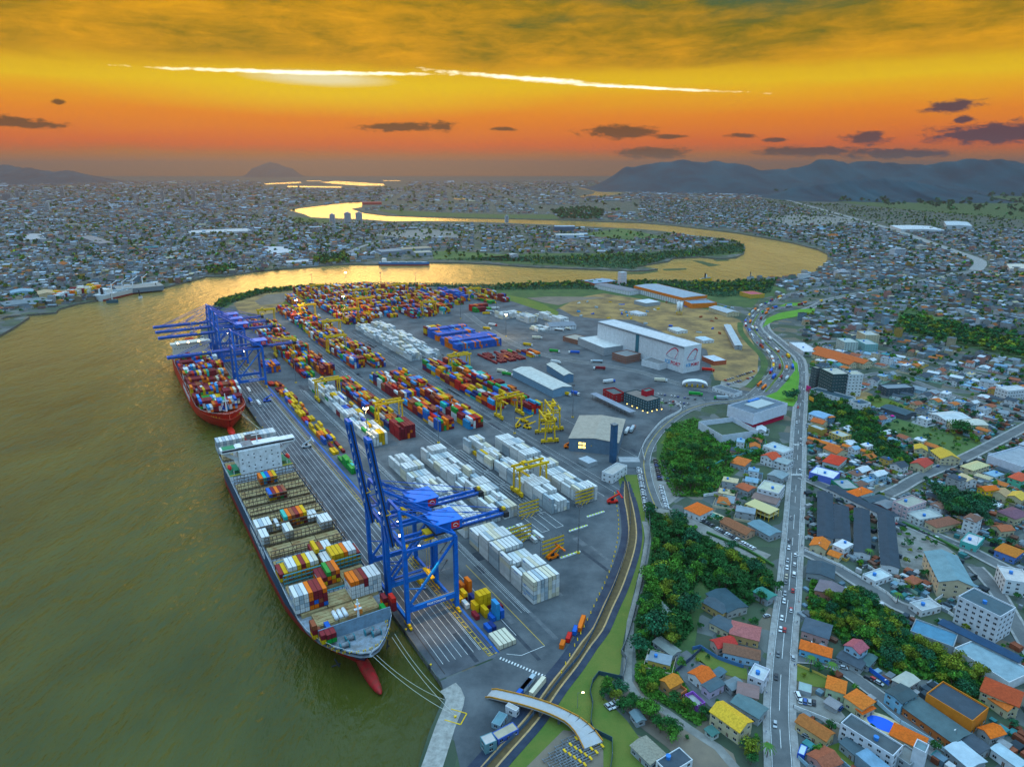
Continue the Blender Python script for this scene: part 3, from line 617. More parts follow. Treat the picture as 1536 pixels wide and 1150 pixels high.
for i,(a_,b_,n_,c_) in enumerate(((461,4.2,1,'yellow'),(453,9.5,2,'orange'),(455,13,3,'orange'),(461,6.9,2,'yellow'),(467.5,9.4,2,'navy'),(468,4.6,1,'white'),(474.4,7.2,2,'yellow'),(474.4,9.8,4,'yellow'),
(474.4,12.4,4,'yellow'),(474.4,15.0,4,'yellow'),(481,9.8,2,'yellow'),(480,4.6,1,'yellow'),(468,12.1,1,'yellow'),(486,14.2,4,'sky blue'),(486,17,2,'blue'),(479.5,17.8,2,'blue'),(486,11.4,1,'blue'),(493,5.2,1,'blue'),(493,7.9,1,'navy'),(479,20.5,1,'maroon'))):
 for k in range(n_):
  cc = 'maroon' if (k == 0 and c_ == 'yellow' and i % 2) else c_
  one_box(a_,b_,.3 + k * 2.6,cc,'short %s container, %s tier, %s stack of the cluster by the near crane' % (cc,ORD[k + 1],ORD[i + 1]),6.06)
for k in range(4): one_box(505,3.4 + k * 2.6,.4,'cream','cream topped flat container, %s of four lying side by side on the apron' % ORD[k + 1],12.0)
for k,(a_,b_,c_,L_) in enumerate(((0,0,'orange',12.19),(12.5,0,'blue',6.06),(20,-.2,'red',6.06),(27,-.4,'orange',5.0))):
 p_ = P(872 - k * 9.5,938 + k * 10.5); q_ = Q(*p_)
 BOX.append((p_[0],p_[1],.3,L_,2.6,c_,R(72) - QROT,'%s container in the short line beside the creek fence' % c_,3))
SB(405,431,44 + 32,4,'w',1,1,'grey box pair behind the frames',66,fill=.8)
p_ = P(786,1035); BOX.append((p_[0],p_[1],.3,12.19,2.6,'blue',R(58) - QROT,'blue container beside the footbridge ramp',3)); BOX.append((p_[0] + 2,p_[1] + 3,.3,12.19,2.6,'grey',R(58) - QROT,'grey container beside the footbridge ramp',3))
p_ = P(797,1036); BOX.append((p_[0] + 3,p_[1] + 1,.3,13,2.9,'cream',R(58) - QROT,'cream container beside the footbridge ramp',3))
for k in range(2):
 q_ = W(-19,5 + 3 * k); one_box(-26,4 + 2.9 * k,.3 + 0,'red','bright red container, %s of two lying flat beneath the blue crane' % ORD[k + 1])
def ship_bay(a0,rows,z,ship,bay,L=12.19,step=None):
 """rows: list of (b centre, [colours from the deck up])"""
 for b_,cols in rows:
  for k,c_ in enumerate(cols):
   one_box(a0 + L / 2,b_,z + k * 2.6,c_,'%s container, %s tier, %s' % (c_,ORD[k + 1],bay),L,3.4 if ship[0] == 'b' else 2.2)
NS = 'blue hull ship'
def rowb(i): return -84.2 + i * 2.5
def put(a0,i0,cols,bayname,tiers,base=None,z=15.9):
 for i,c_ in enumerate(cols):
  st_ = []
  for k in range(tiers if isinstance(tiers,int) else tiers[i]):
   st_.append(c_ if k == (tiers if isinstance(tiers,int) else tiers[i]) - 1 or base is None else base[(i + k) % len(base)])
  ship_bay(a0,[(rowb(i0 + i),st_)],z,'%s' % NS,'%s row from port, %s' % (ORD[i0 + i + 1],bayname))
w_,y_,o_,m_,g_,B_ = 'white','yellow','orange','maroon','grey','blue'
put(188,0,['grey',w_,g_,w_,g_,w_,g_,w_,'cream',w_,g_,g_,w_,g_,g_,w_,g_,w_,w_],'stern bay',4,[g_,w_])
put(266,7,[o_,'teal',B_,o_,y_],'bay before the bridge',2,[o_,'sky blue',m_])
put(296,7,[B_,m_,o_,m_,'brown'],'second bay from the bridge',2,[y_,y_,'brown','green',m_])
put(340,7,['teal','orange','brown',m_,o_,y_],'white mid bay',3,[y_,m_,'brown','orange'])
put(340,0,[w_,g_,w_,w_],'white mid bay',2); put(340,5,[w_],'white mid bay',1); put(340,13,[w_,w_,w_],'white mid bay',1)
put(354.5,0,[w_,w_],'bay aft of the tan hatches',2); put(354.5,6,[w_,'cream'],'bay aft of the tan hatches',2); put(354.5,15,[w_,w_,w_],'bay aft of the tan hatches',2)
put(388,9,[m_,y_,'brown',w_,w_],'bay ahead of the tan hatches',1,z=18)
put(402,0,[m_,y_,w_,w_,y_,m_,y_,w_,'cream'],'first long cargo bay',[2,2,3,3,3,3,3,3,3],[y_,y_,o_,y_])
put(402,10,[w_,w_,y_,y_,y_,o_,w_,w_,m_],'first long cargo bay',[2,2,3,3,3,3,3,3,2],[y_])
put(395,9,[y_],'first long cargo bay upper',1,z=23.8)
put(418,7,[m_,m_,'green','brown',o_],'bay of the green box',[2,2,3,3,3],[o_,y_,m_])
put(438,0,[w_,g_,w_,o_,m_,m_,o_],'bow cargo bay',4,[w_,g_]) if False else None
for i,(c_,bs) in enumerate(((w_,[w_,g_,w_]),(g_,[w_,w_,g_]),(w_,[w_,g_,w_]),(o_,[o_,m_,o_]),(m_,[o_,B_,m_]),(m_,[m_,'brown',m_]),(o_,[B_,m_,m_]))):
 ship_bay(436,[(rowb(i),bs + [c_])],15.9,NS,'%s row from port, bow cargo bay' % ORD[i + 1])
for i,(c_,bs) in enumerate(((o_,[w_,w_]),(o_,[w_,w_]),('brown',[w_,w_]),(m_,[w_,m_]),(w_,[g_,w_]),(w_,[w_,g_]),(w_,[w_,w_]))):
 ship_bay(437,[(rowb(12 + i),[w_] + bs + [c_])],15.0,NS,'%s row from port, bow cargo bay' % ORD[12 + i + 1])
for a_,i_,cs_ in ((466,1,['yellow',m_,'brown']),(466,2,['brown']),(472,2,[y_,m_]),(464,4,[B_]),(473,3,['green',m_]),(473,4,['green',m_]),(459,17,[o_,m_]),(464,16,['green']),(465,18,[m_,m_,'red'])):
 ship_bay(a_,[(rowb(i_),cs_)],15.0,NS,'%s row from port, short boxes by the breakwater' % ORD[i_ + 1],L=6.06)
rr = random.Random(99)
for bi in range(14):
 a0 = -130 + bi * 15.2; n0,n1 = (0,18) if bi < 12 else (1,17)
 if bi == 13: n0,n1 = 3,14
 bh = rr.choice((3,3,4,4)); prev = None
 for i in range(n0,n1):
  if rr.random() < .22: bh = max(2,min(5,bh + rr.choice((-1,1))))
  h = bh - (1 if bi == 13 else 0); cols = []
  for k in range(h): prev = prev if prev and rr.random() < .45 else styles(rr.choice(('mix','mix','m','m','m','mix','w')),rr); cols.append(prev)
  two = rr.random() < .35
  for k,c_ in enumerate(cols):
   if 0 < i < n1 - 1 and k < h - 3 and bi < 13: continue
   lab = '%s container, %s tier, %s row, %s bay of the red ship' % (c_,ORD[k + 1],ORD[i + 1],ORD[bi + 1])
   one_box(a0 + 6.1,-84 + .6 + i * 2.5 + 1,13.2 + k * 2.6,c_,lab,12.19,1.0)
def build_boxes():
 def score(b):
  d2 = b[0] ** 2 + b[1] ** 2 + (CAM_H - b[2]) ** 2; px,py = px_of(b[0],b[1],b[2])
  if not (-10 < px < 1546 and py < 1160): return 0
  return b[8] * (b[3] / 12.19) / d2
 seen = set(); L = []
 for b in sorted(BOX,key=score,reverse=True):
  if len(L) < 296 and b[7] not in seen: seen.add(b[7]); L.append(b)
 ids = set(id(b) for b in L); rest = [b for b in BOX if id(b) not in ids]
 m_dark = mat('container_gasket',(.02,.02,.02),.8)
 cache = {}
 for b in L:
  key = (b[5],b[3],round(b[4],2),int(b[0] * 3 + b[2]) % 5 if b[5] in ('white','grey','blue','maroon') and b[3] > 10 else 0)
  if key not in cache:
   c_ = CC[b[5]]; m = mat('steel_' + b[5].replace(' ','_'),c_,.55,tuple(x * .80 for x in c_),.5,detail=6,lo=.45,hi=.85,bump=.0)
   md = mat('steel_frame_' + b[5].replace(' ','_'),tuple(x * .30 for x in c_),.6)
   lx,ly,h = b[3] / 2,1.22,b[4]; mb = MB(); mb.box(-lx,lx,-ly,ly,0,h,1)
   e = .0
   mb.f = mb.f[:1]; mb.m = mb.m[:1]
   def panel(o,ux,uy,w,hh,inset=.13,dep=.05,nrm=None):
    o = Vector(o); ux = Vector(ux); uy = Vector(uy); n_ = ux.cross(uy)
    q = [o,o + ux * w,o + ux * w + uy * hh,o + uy * hh]
    i_ = [o + ux * inset + uy * inset,o + ux * (w - inset) + uy * inset,o + ux * (w - inset) + uy * (hh - inset),o + ux * inset + uy * (hh - inset)]
    j_ = [p - n_ * dep for p in i_]
    mb.add(q + i_ + j_,[(0,1,5,4),(1,2,6,5),(2,3,7,6),(3,0,4,7),(4,5,9,8),(5,6,10,9),(6,7,11,10),(7,4,8,11)],1)
    nr = max(2,int(w / 1.2)) if w > 3 else 0; k0 = len(mb.v)
    mb.add(j_,[(0,1,2,3)],0)
   panel((-lx,-ly,0),(1,0,0),(0,0,1),2 * lx,h); panel((lx,ly,0),(-1,0,0),(0,0,1),2 * lx,h)
   panel((-lx,ly,0),(0,-1,0),(0,0,1),2 * ly,h); panel((lx,-ly,0),(0,1,0),(0,0,1),2 * ly,h)
   panel((-lx,-ly,h),(1,0,0),(0,1,0),2 * lx,2 * ly,.14,.03)
   if key[3]:
    w_,h2 = ((3.2,.8),(1.1,1.1),(5.0,.55),(1.8,.6))[key[3] - 1]; x0 = (-4.6,3.6,-2,2.6)[key[3] - 1]
    for q in range(max(1,int(w_ / .9))): mb.box(x0 + q * .9,x0 + q * .9 + .62,-ly - .012,-ly + .06,h * .55,h * .55 + h2,2)
   body = mb.mesh('shipping_container',[m,md,mat(*(('logo_red_paint',(.5,.03,.05)),('logo_blue_paint',(.03,.15,.45)),('logo_white_paint',(.6,.6,.6)))[(2 if b[5] in ('blue','maroon') else key[3] % 2)])])
   d = MB()
   for s_ in (-1,1):
    d.box(lx - .045,lx + .02,s_ * .53 - .5,s_ * .53 + .5,.15,h - .15,0)
    for q in (-.25,.25): d.box(lx + .02,lx + .06,s_ * .53 + q - .03,s_ * .53 + q + .03,.15,h - .15,1)
   d.box(lx + .018,lx + .03,-.03,.03,.12,h - .12,2)
   dm = d.mesh('door',[m,md,m_dark])
   cache[key] = (body,dm)
  body,dm = cache[key]
  o = place('shipping_container',body); o.location = b[:3]; o.rotation_euler = (0,0,QROT + b[6])
  tag(o,b[7][0:1].lower() + b[7][1:],'shipping container','stacked shipping containers')
  dd = place('door',dm,o)
 n = len(rest); V = np.zeros((n,8,3)); A_ = np.array([[b[0],b[1],b[2],b[3],b[4],b[6]] for b in rest])
 sg = np.array([(-1,-1,0),(1,-1,0),(1,1,0),(-1,1,0),(-1,-1,1),(1,-1,1),(1,1,1),(-1,1,1)],float)
 lx = A_[:,3] / 2; c_,s_ = np.cos(QROT + A_[:,5]),np.sin(QROT + A_[:,5])
 for i in range(8):
  x = sg[i,0] * (lx - .08); y = sg[i,1] * 1.17; V[:,i,0] = A_[:,0] + x * c_ - y * s_; V[:,i,1] = A_[:,1] + x * s_ + y * c_; V[:,i,2] = A_[:,2] + sg[i,2] * (A_[:,4] - .04)
 F = np.array([(0,1,5,4),(1,2,6,5),(2,3,7,6),(3,0,4,7),(4,5,6,7)]); FF = (np.arange(n)[:,None,None] * 8 + F[None]).reshape(-1,4)
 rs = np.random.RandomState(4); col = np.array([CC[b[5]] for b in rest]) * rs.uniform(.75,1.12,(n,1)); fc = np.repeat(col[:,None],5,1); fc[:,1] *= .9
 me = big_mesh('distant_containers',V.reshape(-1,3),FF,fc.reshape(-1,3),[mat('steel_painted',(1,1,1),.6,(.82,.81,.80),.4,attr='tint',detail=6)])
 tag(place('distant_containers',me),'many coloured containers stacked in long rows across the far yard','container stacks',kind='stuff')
 print('containers',len(BOX),'individual',len(L))
build_boxes()
m_cb = mat('crane_blue',(.001,.125,.52),.45,(.002,.085,.34),.5,detail=6)
m_cb2 = mat('crane_blue_roof',(.006,.17,.62),.5)
m_dark = mat('dark_machinery',(.025,.027,.03),.7)
m_steel = mat('grey_steel',(.20,.22,.24),.6,(.10,.11,.12),.4)
m_yl = mat('crane_yellow',(.72,.46,.008),.5,(.52,.30,.01),.5)
m_red = mat('signal_red',(.60,.02,.02),.5)
m_wht = mat('white_paint',(.72,.73,.74),.55,(.55,.55,.54),.3)
m_hatch = mat('hatch_cover_paint',(.36,.27,.13),.8,(.22,.10,.035),.22,detail=10,lo=.45,hi=.7)
m_lash = mat('lashing_steel',(.11,.08,.055),.75,(.05,.035,.025),.5)
m_teal = mat('teal_steel',(.03,.18,.22),.6)
m_dkgreen = mat('deck_green',(.02,.20,.10),.7)
m_glassd = mat('dark_window',(.015,.02,.028),.15)
m_lit = mat('lit_lamp',(1,.8,.4),.5,emit=(1,.72,.3),estr=30)
m_litw = mat('lit_window',(1,.7,.2),.5,emit=(1,.62,.12),estr=2.6)
def text(name,s,size,m,parent,loc,rotm,ext=.05,align='CENTER'):
 cu = bpy.data.curves.new(name,'FONT'); cu.body = s; cu.size = size; cu.extrude = ext; cu.align_x = align; cu.align_y = 'CENTER'; cu.offset = .02 * size
 cu.materials.append(m); cu.resolution_u = 2
 tmp = bpy.data.objects.new('tmp',cu); me = bpy.data.meshes.new_from_object(tmp); bpy.data.objects.remove(tmp)
 if not me.materials: me.materials.append(m)
 o = bpy.data.objects.new(name,me); COL.objects.link(o); o.parent = parent
 o.matrix_local = Matrix.Translation(loc) @ rotm.to_4x4(); return o
def basis(x,y):
 x = Vector(x).normalized(); y = Vector(y).normalized(); z = x.cross(y); return Matrix((x,y,z)).transposed()
def ship(name,label,a0,bc,stations,zd,zb,mats,grp='ships moored at the quay'):
 w = W(a0,bc); root = thing(name,label,'container ship',(w.x,w.y,0),QROT,grp)
 mb = MB(); n = len(stations);
 for s_ in (-1,1):
  o = len(mb.v)
  for x,hd,hw,dz in stations:
   rk = max(0,x - 262) * .34
   for z,f,g_ in ((-7,hw * .8,1),(WATER_Z,hw,1),(zb,hw + (hd - hw) * .25,.8),(zb + (zd - zb) * .6,hw + (hd - hw) * .66,.36),(zd + dz,hd,0)): mb.v.append((x - rk * g_,s_ * f,z))
  for i in range(n - 1):
   for j in range(4):
    q = (o + i * 5 + j,o + (i + 1) * 5 + j,o + (i + 1) * 5 + j + 1,o + i * 5 + j + 1)
    mb.f.append(q if s_ < 0 else q[::-1]); mb.m.append(0 if j < 2 else 1)
 o2 = 5 * n
 mb.f += [(j,j + 1,o2 + j + 1,o2 + j) for j in range(4)]; mb.m += [0,0,1,1]
 mb.build('hull',mats[:2],root,True)
 hullo = COL.objects[-1] if False else None
 d = MB()
 for i in range(n - 1):
  x0,h0,_,z0 = stations[i]; x1,h1,_,z1 = stations[i + 1]
  d.add([(x0,-h0 + .3,zd - 1.0),(x1,-h1 + .3,zd - 1.0),(x1,h1 - .3,zd - 1.0),(x0,h0 - .3,zd - 1.0)],[(0,1,2,3)])
 d.build('deck',[mats[2]],root)
 rl = MB()
 for s_ in (-1,1):
  for i in range(n - 1):
   x0,h0,_,z0 = stations[i]; x1,h1,_,z1 = stations[i + 1]; k = max(1,int((x1 - x0) / 12))
   rl.bar((x0,s_ * (h0 - .15),zd + z0 + .9),(x1,s_ * (h1 - .15),zd + z1 + .9),.12)
   for q in range(k): t_ = q / k; rl.bar((x0 + (x1 - x0) * t_,s_ * (h0 + (h1 - h0) * t_ - .15),zd + z0),(x0 + (x1 - x0) * t_,s_ * (h0 + (h1 - h0) * t_ - .15),zd + z0 + 1),.12)
 rl.build('rail',[mats[3]],root)
 return root
def ellipsoid(mb,c,r,n=14,k=9,m=0):
 o = len(mb.v)
 for i in range(k + 1):
  t_ = math.pi * i / k
  for j in range(n): a_ = 2 * math.pi * j / n; mb.v.append((c[0] + r[0] * math.cos(t_),c[1] + r[1] * math.sin(t_) * math.cos(a_),c[2] + r[2] * math.sin(t_) * math.sin(a_)))
 for i in range(k):
  for j in range(n): mb.f.append((o + i * n + j,o + (i + 1) * n + j,o + (i + 1) * n + (j + 1) % n,o + i * n + (j + 1) % n)); mb.m.append(m)
 return mb
m_boot = mat('boot_red',(.40,.012,.018),.5,(.20,.03,.02),.3,stretch=(1,1,.15))
m_hblue = mat('hull_blue',(.008,.060,.17),.4,(.012,.05,.10),.25,stretch=(1,1,.12))
m_hred = mat('hull_red',(.66,.016,.008),.45,(.44,.02,.012),.3,stretch=(1,1,.12))
m_deckg = mat('deck_grey',(.24,.28,.33),.7,(.15,.15,.15),.3)
m_deckr = mat('deck_red',(.45,.05,.02),.7,(.28,.04,.02),.4)
stn = [(0,21,12,0),(8,23.5,20,0),(30,24,24,0),(190,24,24,0),(225,24,23,0),(245,24,20,0),(260,23.8,16,0),(272,22.6,12,.6),(284,19.4,8,1),(293,14.5,4.5,1.2),(300,9.5,2.4,1.3),(304.5,5.2,1.2,1.4),(306.6,.4,.3,1.4)]
S2 = ship('cargo_ship','long blue and red hulled container ship, half unloaded, under the raised booms',190,-61.5,stn,14,2.6,[m_boot,m_hblue,m_deckg,m_wht])
mb = MB(); ellipsoid(mb,(297,0,-1.2),(20,3.1,3.6)); mb.build('bulbous_bow',[m_boot],S2,True)
BAYS = [10.5,30,44,76,90.5,105.5,120.5,135.5,150,164.5,180,198,212,228,247,261]
for i,x in enumerate(BAYS):
 if i in (2,): pass
 hw = 22.5 if x < 240 else (21.5 if x < 255 else 17)
 for k in range(3):
  y0 = -hw + k * hw * 2 / 3; mb = MB(); mb.box(x,x + 12.2,y0 + .25,y0 + hw * 2 / 3 - .25,12.8,15.2)
  for q in range(4): mb.box(x + 1.2 + q * 2.8,x + 2.9 + q * 2.8,y0 + 1.2,y0 + hw * 2 / 3 - 1.2,15.2,15.42)
  mb.build('hatch_cover',[m_hatch],S2)
for x,h_ in [(b_ - 1.1,21.5) for b_ in BAYS[3:14]] + [(BAYS[1] - 1,20),(BAYS[0] - 1,20),(245.8,16.5)]:
 mb = MB(); n_ = 18; w_ = 22.6
 for k in range(n_ + 1): y = -w_ + k * 2 * w_ / n_; mb.box(x - .15,x + .15,y - .13,y + .13,13,h_)
 for z in (16.2,18.8,h_ - .2):
  if z < h_: mb.box(x - .55,x + .55,-w_,w_,z,z + .18)
 for s_ in (-1,1):
  for q in range(3): mb.bar((x,s_ * (w_ - 2.5 * q),13),(x,s_ * (w_ - 2.5 * (q + 1)),h_ - .2),.16)
 mb.build('lashing_bridge',[m_teal if 205 < x < 250 else m_lash],S2)
mb = MB(); mb.box(51,62.5,-15.5,15.5,13,35); mb.build('superstructure',[m_wht],S2)
mb = MB(); mb.box(53,61,-27.5,27.5,35,38); mb.box(52.5,61.5,-16,16,38,38.4); mb.bar((57,-15.5,27),(57,-26,35),.8,3); mb.bar((57,15.5,27),(57,26,35),.8,3); mb.build('bridge_wing',[m_wht],S2)
mb = MB(); mb.box(61,61.06,-26.5,26.5,36,37.3); mb.build('bridge_window',[m_glassd],S2)
mb = MB(); mb.box(53,61,-26,-17,38.01,38.12); mb.box(46,52,9,15,24.01,24.2); mb.box(30,51,-15,15,13,24,1,2); mb.box(50,61,-12,-4,38.41,38.6,2); mb.build('bridge_deck',[m_dkgreen,m_wht,m_steel],S2)
wme = MB().box(0,.08,-.5,.5,0,.9).mesh('window',[m_glassd])
for r_ in range(6):
 for k in range(7):
  if (r_ + k) % 3 == 2: continue
  o = place('window',wme,S2); o.location = (62.48,-13.2 + k * 4.4,15.5 + r_ * 3.1)
mb = MB(); mb.cyl((56,0,38),(56,0,49),.5,.3,8); mb.box(55.6,56.4,-4,4,44,44.4); mb.box(55.7,56.3,-2,2,47,47.6); mb.build('mast',[m_wht],S2)
mb = MB(); mb.box(33,45,-5.5,5.5,24,37,0,1); mb.build('funnel',[mat('funnel_red',(.45,.03,.03),.5),m_dark],S2)
for s_ in (-1,1):
 mb = MB(); mb.box(46,63,s_ * 19.5 - 4,s_ * 19.5 + 4,13,16.5,1,0); mb.box(47,60,s_ * 18 - 2,s_ * 18 + 2,19.5,19.8,0)
 for q in (47,60): mb.box(q - .2,q + .2,s_ * 20 - .2,s_ * 20 + .2,16,20,1)
 mb.box(63.2,63.8,s_ * 19.5 - 4,s_ * 19.5 + 4,17.4,17.8,2); mb.build('side_deck',[m_dkgreen,m_wht,m_yl],S2)
 mb = MB(); ellipsoid(mb,(54,s_ * 22,20.6),(4.2,1.5,1.7),10,8); mb.build('lifeboat',[m_red],S2,True)
mb = MB(); mb.box(283,283.5,-19,19,13,20.5);
for k in range(12): mb.bar((283,-18 + k * 3.2,13),(280,-18 + k * 3.2,13.2),.2) ; mb.box(282.6,283,-18.2 + k * 3.2,-17.9 + k * 3.2,13,20)
mb.build('breakwater',[mat('breakwater_grey',(.17,.27,.36),.6,(.13,.19,.25),.4)],S2)
mb = MB(); mb.cyl((276,4,13),(276,4,26),.7,.4,8); mb.box(275.3,276.7,2,6,20,20.5); mb.box(275.4,276.6,3,5,23,23.4); mb.build('foremast',[m_wht],S2)
for y,x in ((-5,289),(5,289),(-9,293),(8,292)):
 mb = MB(); mb.cyl((x,y - 1.8,14.6),(x,y + 1.8,14.6),1.3,n=12); mb.box(x - 1.4,x + 1.4,y - 2.4,y - 1.9,13,15.6,1); mb.box(x - 1.4,x + 1.4,y + 1.9,y + 2.4,13,15.6,1); mb.box(x - 2.6,x - 1.4,y - 1,y + 1,13,14.4,2); mb.build('windlass',[m_steel,m_teal,m_red if y > 5 else m_dark],S2)
for k in range(16):
 t_ = math.pi * (k / 15 - .5); x = 285 + 17 * math.cos(t_) * .95; y = 16 * math.sin(t_)
 mb = MB();
 for q in (-.5,.5): mb.cyl((x,y + q,13),(x,y + q,14.2),.3,n=8)
 mb.build('bollard',[m_yl],S2)
for k in range(3): mb = MB(); mb.cyl((266 + .2,-6.5 + 2.6 * k,16.2),(273,-6.5 + 2.6 * k,16.2),1.1,n=12); mb.build('cargo_tank',[m_wht],S2,True)
mb = MB(); mb.box(268,274,4.4,7,15,17.8); mb.build('deck_house',[mat('deck_orange',(.7,.2,.03),.6)],S2)
for s_ in (-1,1): mb = MB(); mb.bar((291,s_ * 14,7),(293,s_ * 12.5,3),.6); mb.bar((291.5,s_ * 14.5 - 1.5,3.4),(291.5,s_ * 13 + 1.5,3.4),.6); mb.build('anchor',[m_dark],S2)
text('lettering','HAMBURG SÜD',6.4,m_wht,S2,Vector((159,-24.08,9.3)),basis((1,0,0),(0,0,1)),.06)
stn1 = [(0,20,12,0),(8,22.5,19,0),(30,23.5,23.5,0),(190,23.5,23.5,0),(225,23.5,22,0),(245,23.3,18,.3),(262,21.5,13,1.2),(275,18,8,2.4),(286,13,4.5,3.4),(294,7.8,2,4.2),(298.5,3.6,1,4.6),(300.5,.3,.3,4.8)]
S1 = ship('cargo_ship','bright red hulled container ship stacked with mixed boxes beyond the blue one',-195,-60.5,stn1,12,-1.5,[m_hred,m_hred,m_deckr,m_wht])
mb = MB(); ellipsoid(mb,(297,0,-2.0),(12,3.2,3.6)); mb.build('bulbous_bow',[m_hred],S1,True)
mb = MB(); mb.box(36,49,-22,17,11,31); mb.box(37,48,-24,22,31,33.5); mb.box(34,50,-18,16,33.5,34.2); mb.build('superstructure',[mat('superstructure_cream',(.66,.60,.50),.6)],S1)
mb = MB(); mb.box(14,34,-22,22,11,15.5);
mb.build('hatch_cover',[m_hatch],S1)
mb = MB(); mb.box(20,30,-5,5,15,34); mb.build('funnel',[m_hred],S1)
for i in range(12):
 o = place('window',wme,S1); o.location = (49,-20 + i * 3.1,27.5)
for y in (-16,-4,8): mb = MB(); ellipsoid(mb,(49.6,y,34.8),(.7,.7,.7),8,6); mb.build('deck_lamp',[m_lit],S1)
mb = MB(); mb.cyl((284,0,15),(284,0,33),.8,.4,8); mb.box(283.4,284.6,-3,3,25,25.6); mb.bar((284,0,15),(279,-3,15),.4); mb.bar((284,0,30),(278,4,15),.4); mb.bar((284,0,30),(278,-4,15),.4); mb.build('foremast',[m_wht],S1)
for y in (-7,-2.5,3,7): mb = MB(); mb.cyl((289 - abs(y),y - 1.2,12.6),(289 - abs(y),y + 1.2,12.6),1.0,n=10); mb.build('windlass',[m_deckr],S1)
for k in range(14):
 t_ = math.pi * (k / 13 - .5); mb = MB(); mb.cyl((276 + 17 * math.cos(t_),14 * math.sin(t_),11),(276 + 17 * math.cos(t_),14 * math.sin(t_),12.3),.5,n=8); mb.build('bollard',[m_yl],S1)
text('lettering','HAMBURG SÜD',8.5,m_wht,S1,Vector((165,-23.58,4.5)),basis((1,0,0),(0,0,1)),.06)
m_rope = mat('rope',(.42,.42,.36),.9)
def rope(p,q,label,sag=2.0,r=.11):
 mb = MB(); p = Vector(p); q = Vector(q); pr = p
 for i in range(1,11):
  t_ = i / 10; c_ = p.lerp(q,t_); c_.z -= sag * 4 * t_ * (1 - t_); mb.cyl(pr,c_,r,n=5); pr = c_
 tag(mb.build('mooring_rope',[m_rope]),label,'rope','bow lines of the blue ship')
bt = P(684,1076)
for k,(x,y) in enumerate(((560,984),(565,982),(588,955),(592,950))):
 q = P(x,y,14); tgt = P(665 + (k % 2) * 2,1052 if k < 2 else 1046) if k % 2 else bt
 rope((q[0],q[1],14),(tgt[0],tgt[1],1.2),['outermost bow rope of the blue ship ending at the yellow square','second bow rope of the blue ship running to the pale slabs','bow rope from the quay shoulder of the blue ship to the yellow square','rope nearest the quay wall from the blue ship bow'][k],3)
for k in range(3):
 q = W(96 - k * 3,-50 + k); t_ = W(125 + k * 9,-33); rope((q.x,q.y,14),(t_.x,t_.y,.8),'bow rope of the red ship, %s along the quay' % ORD[k + 1])
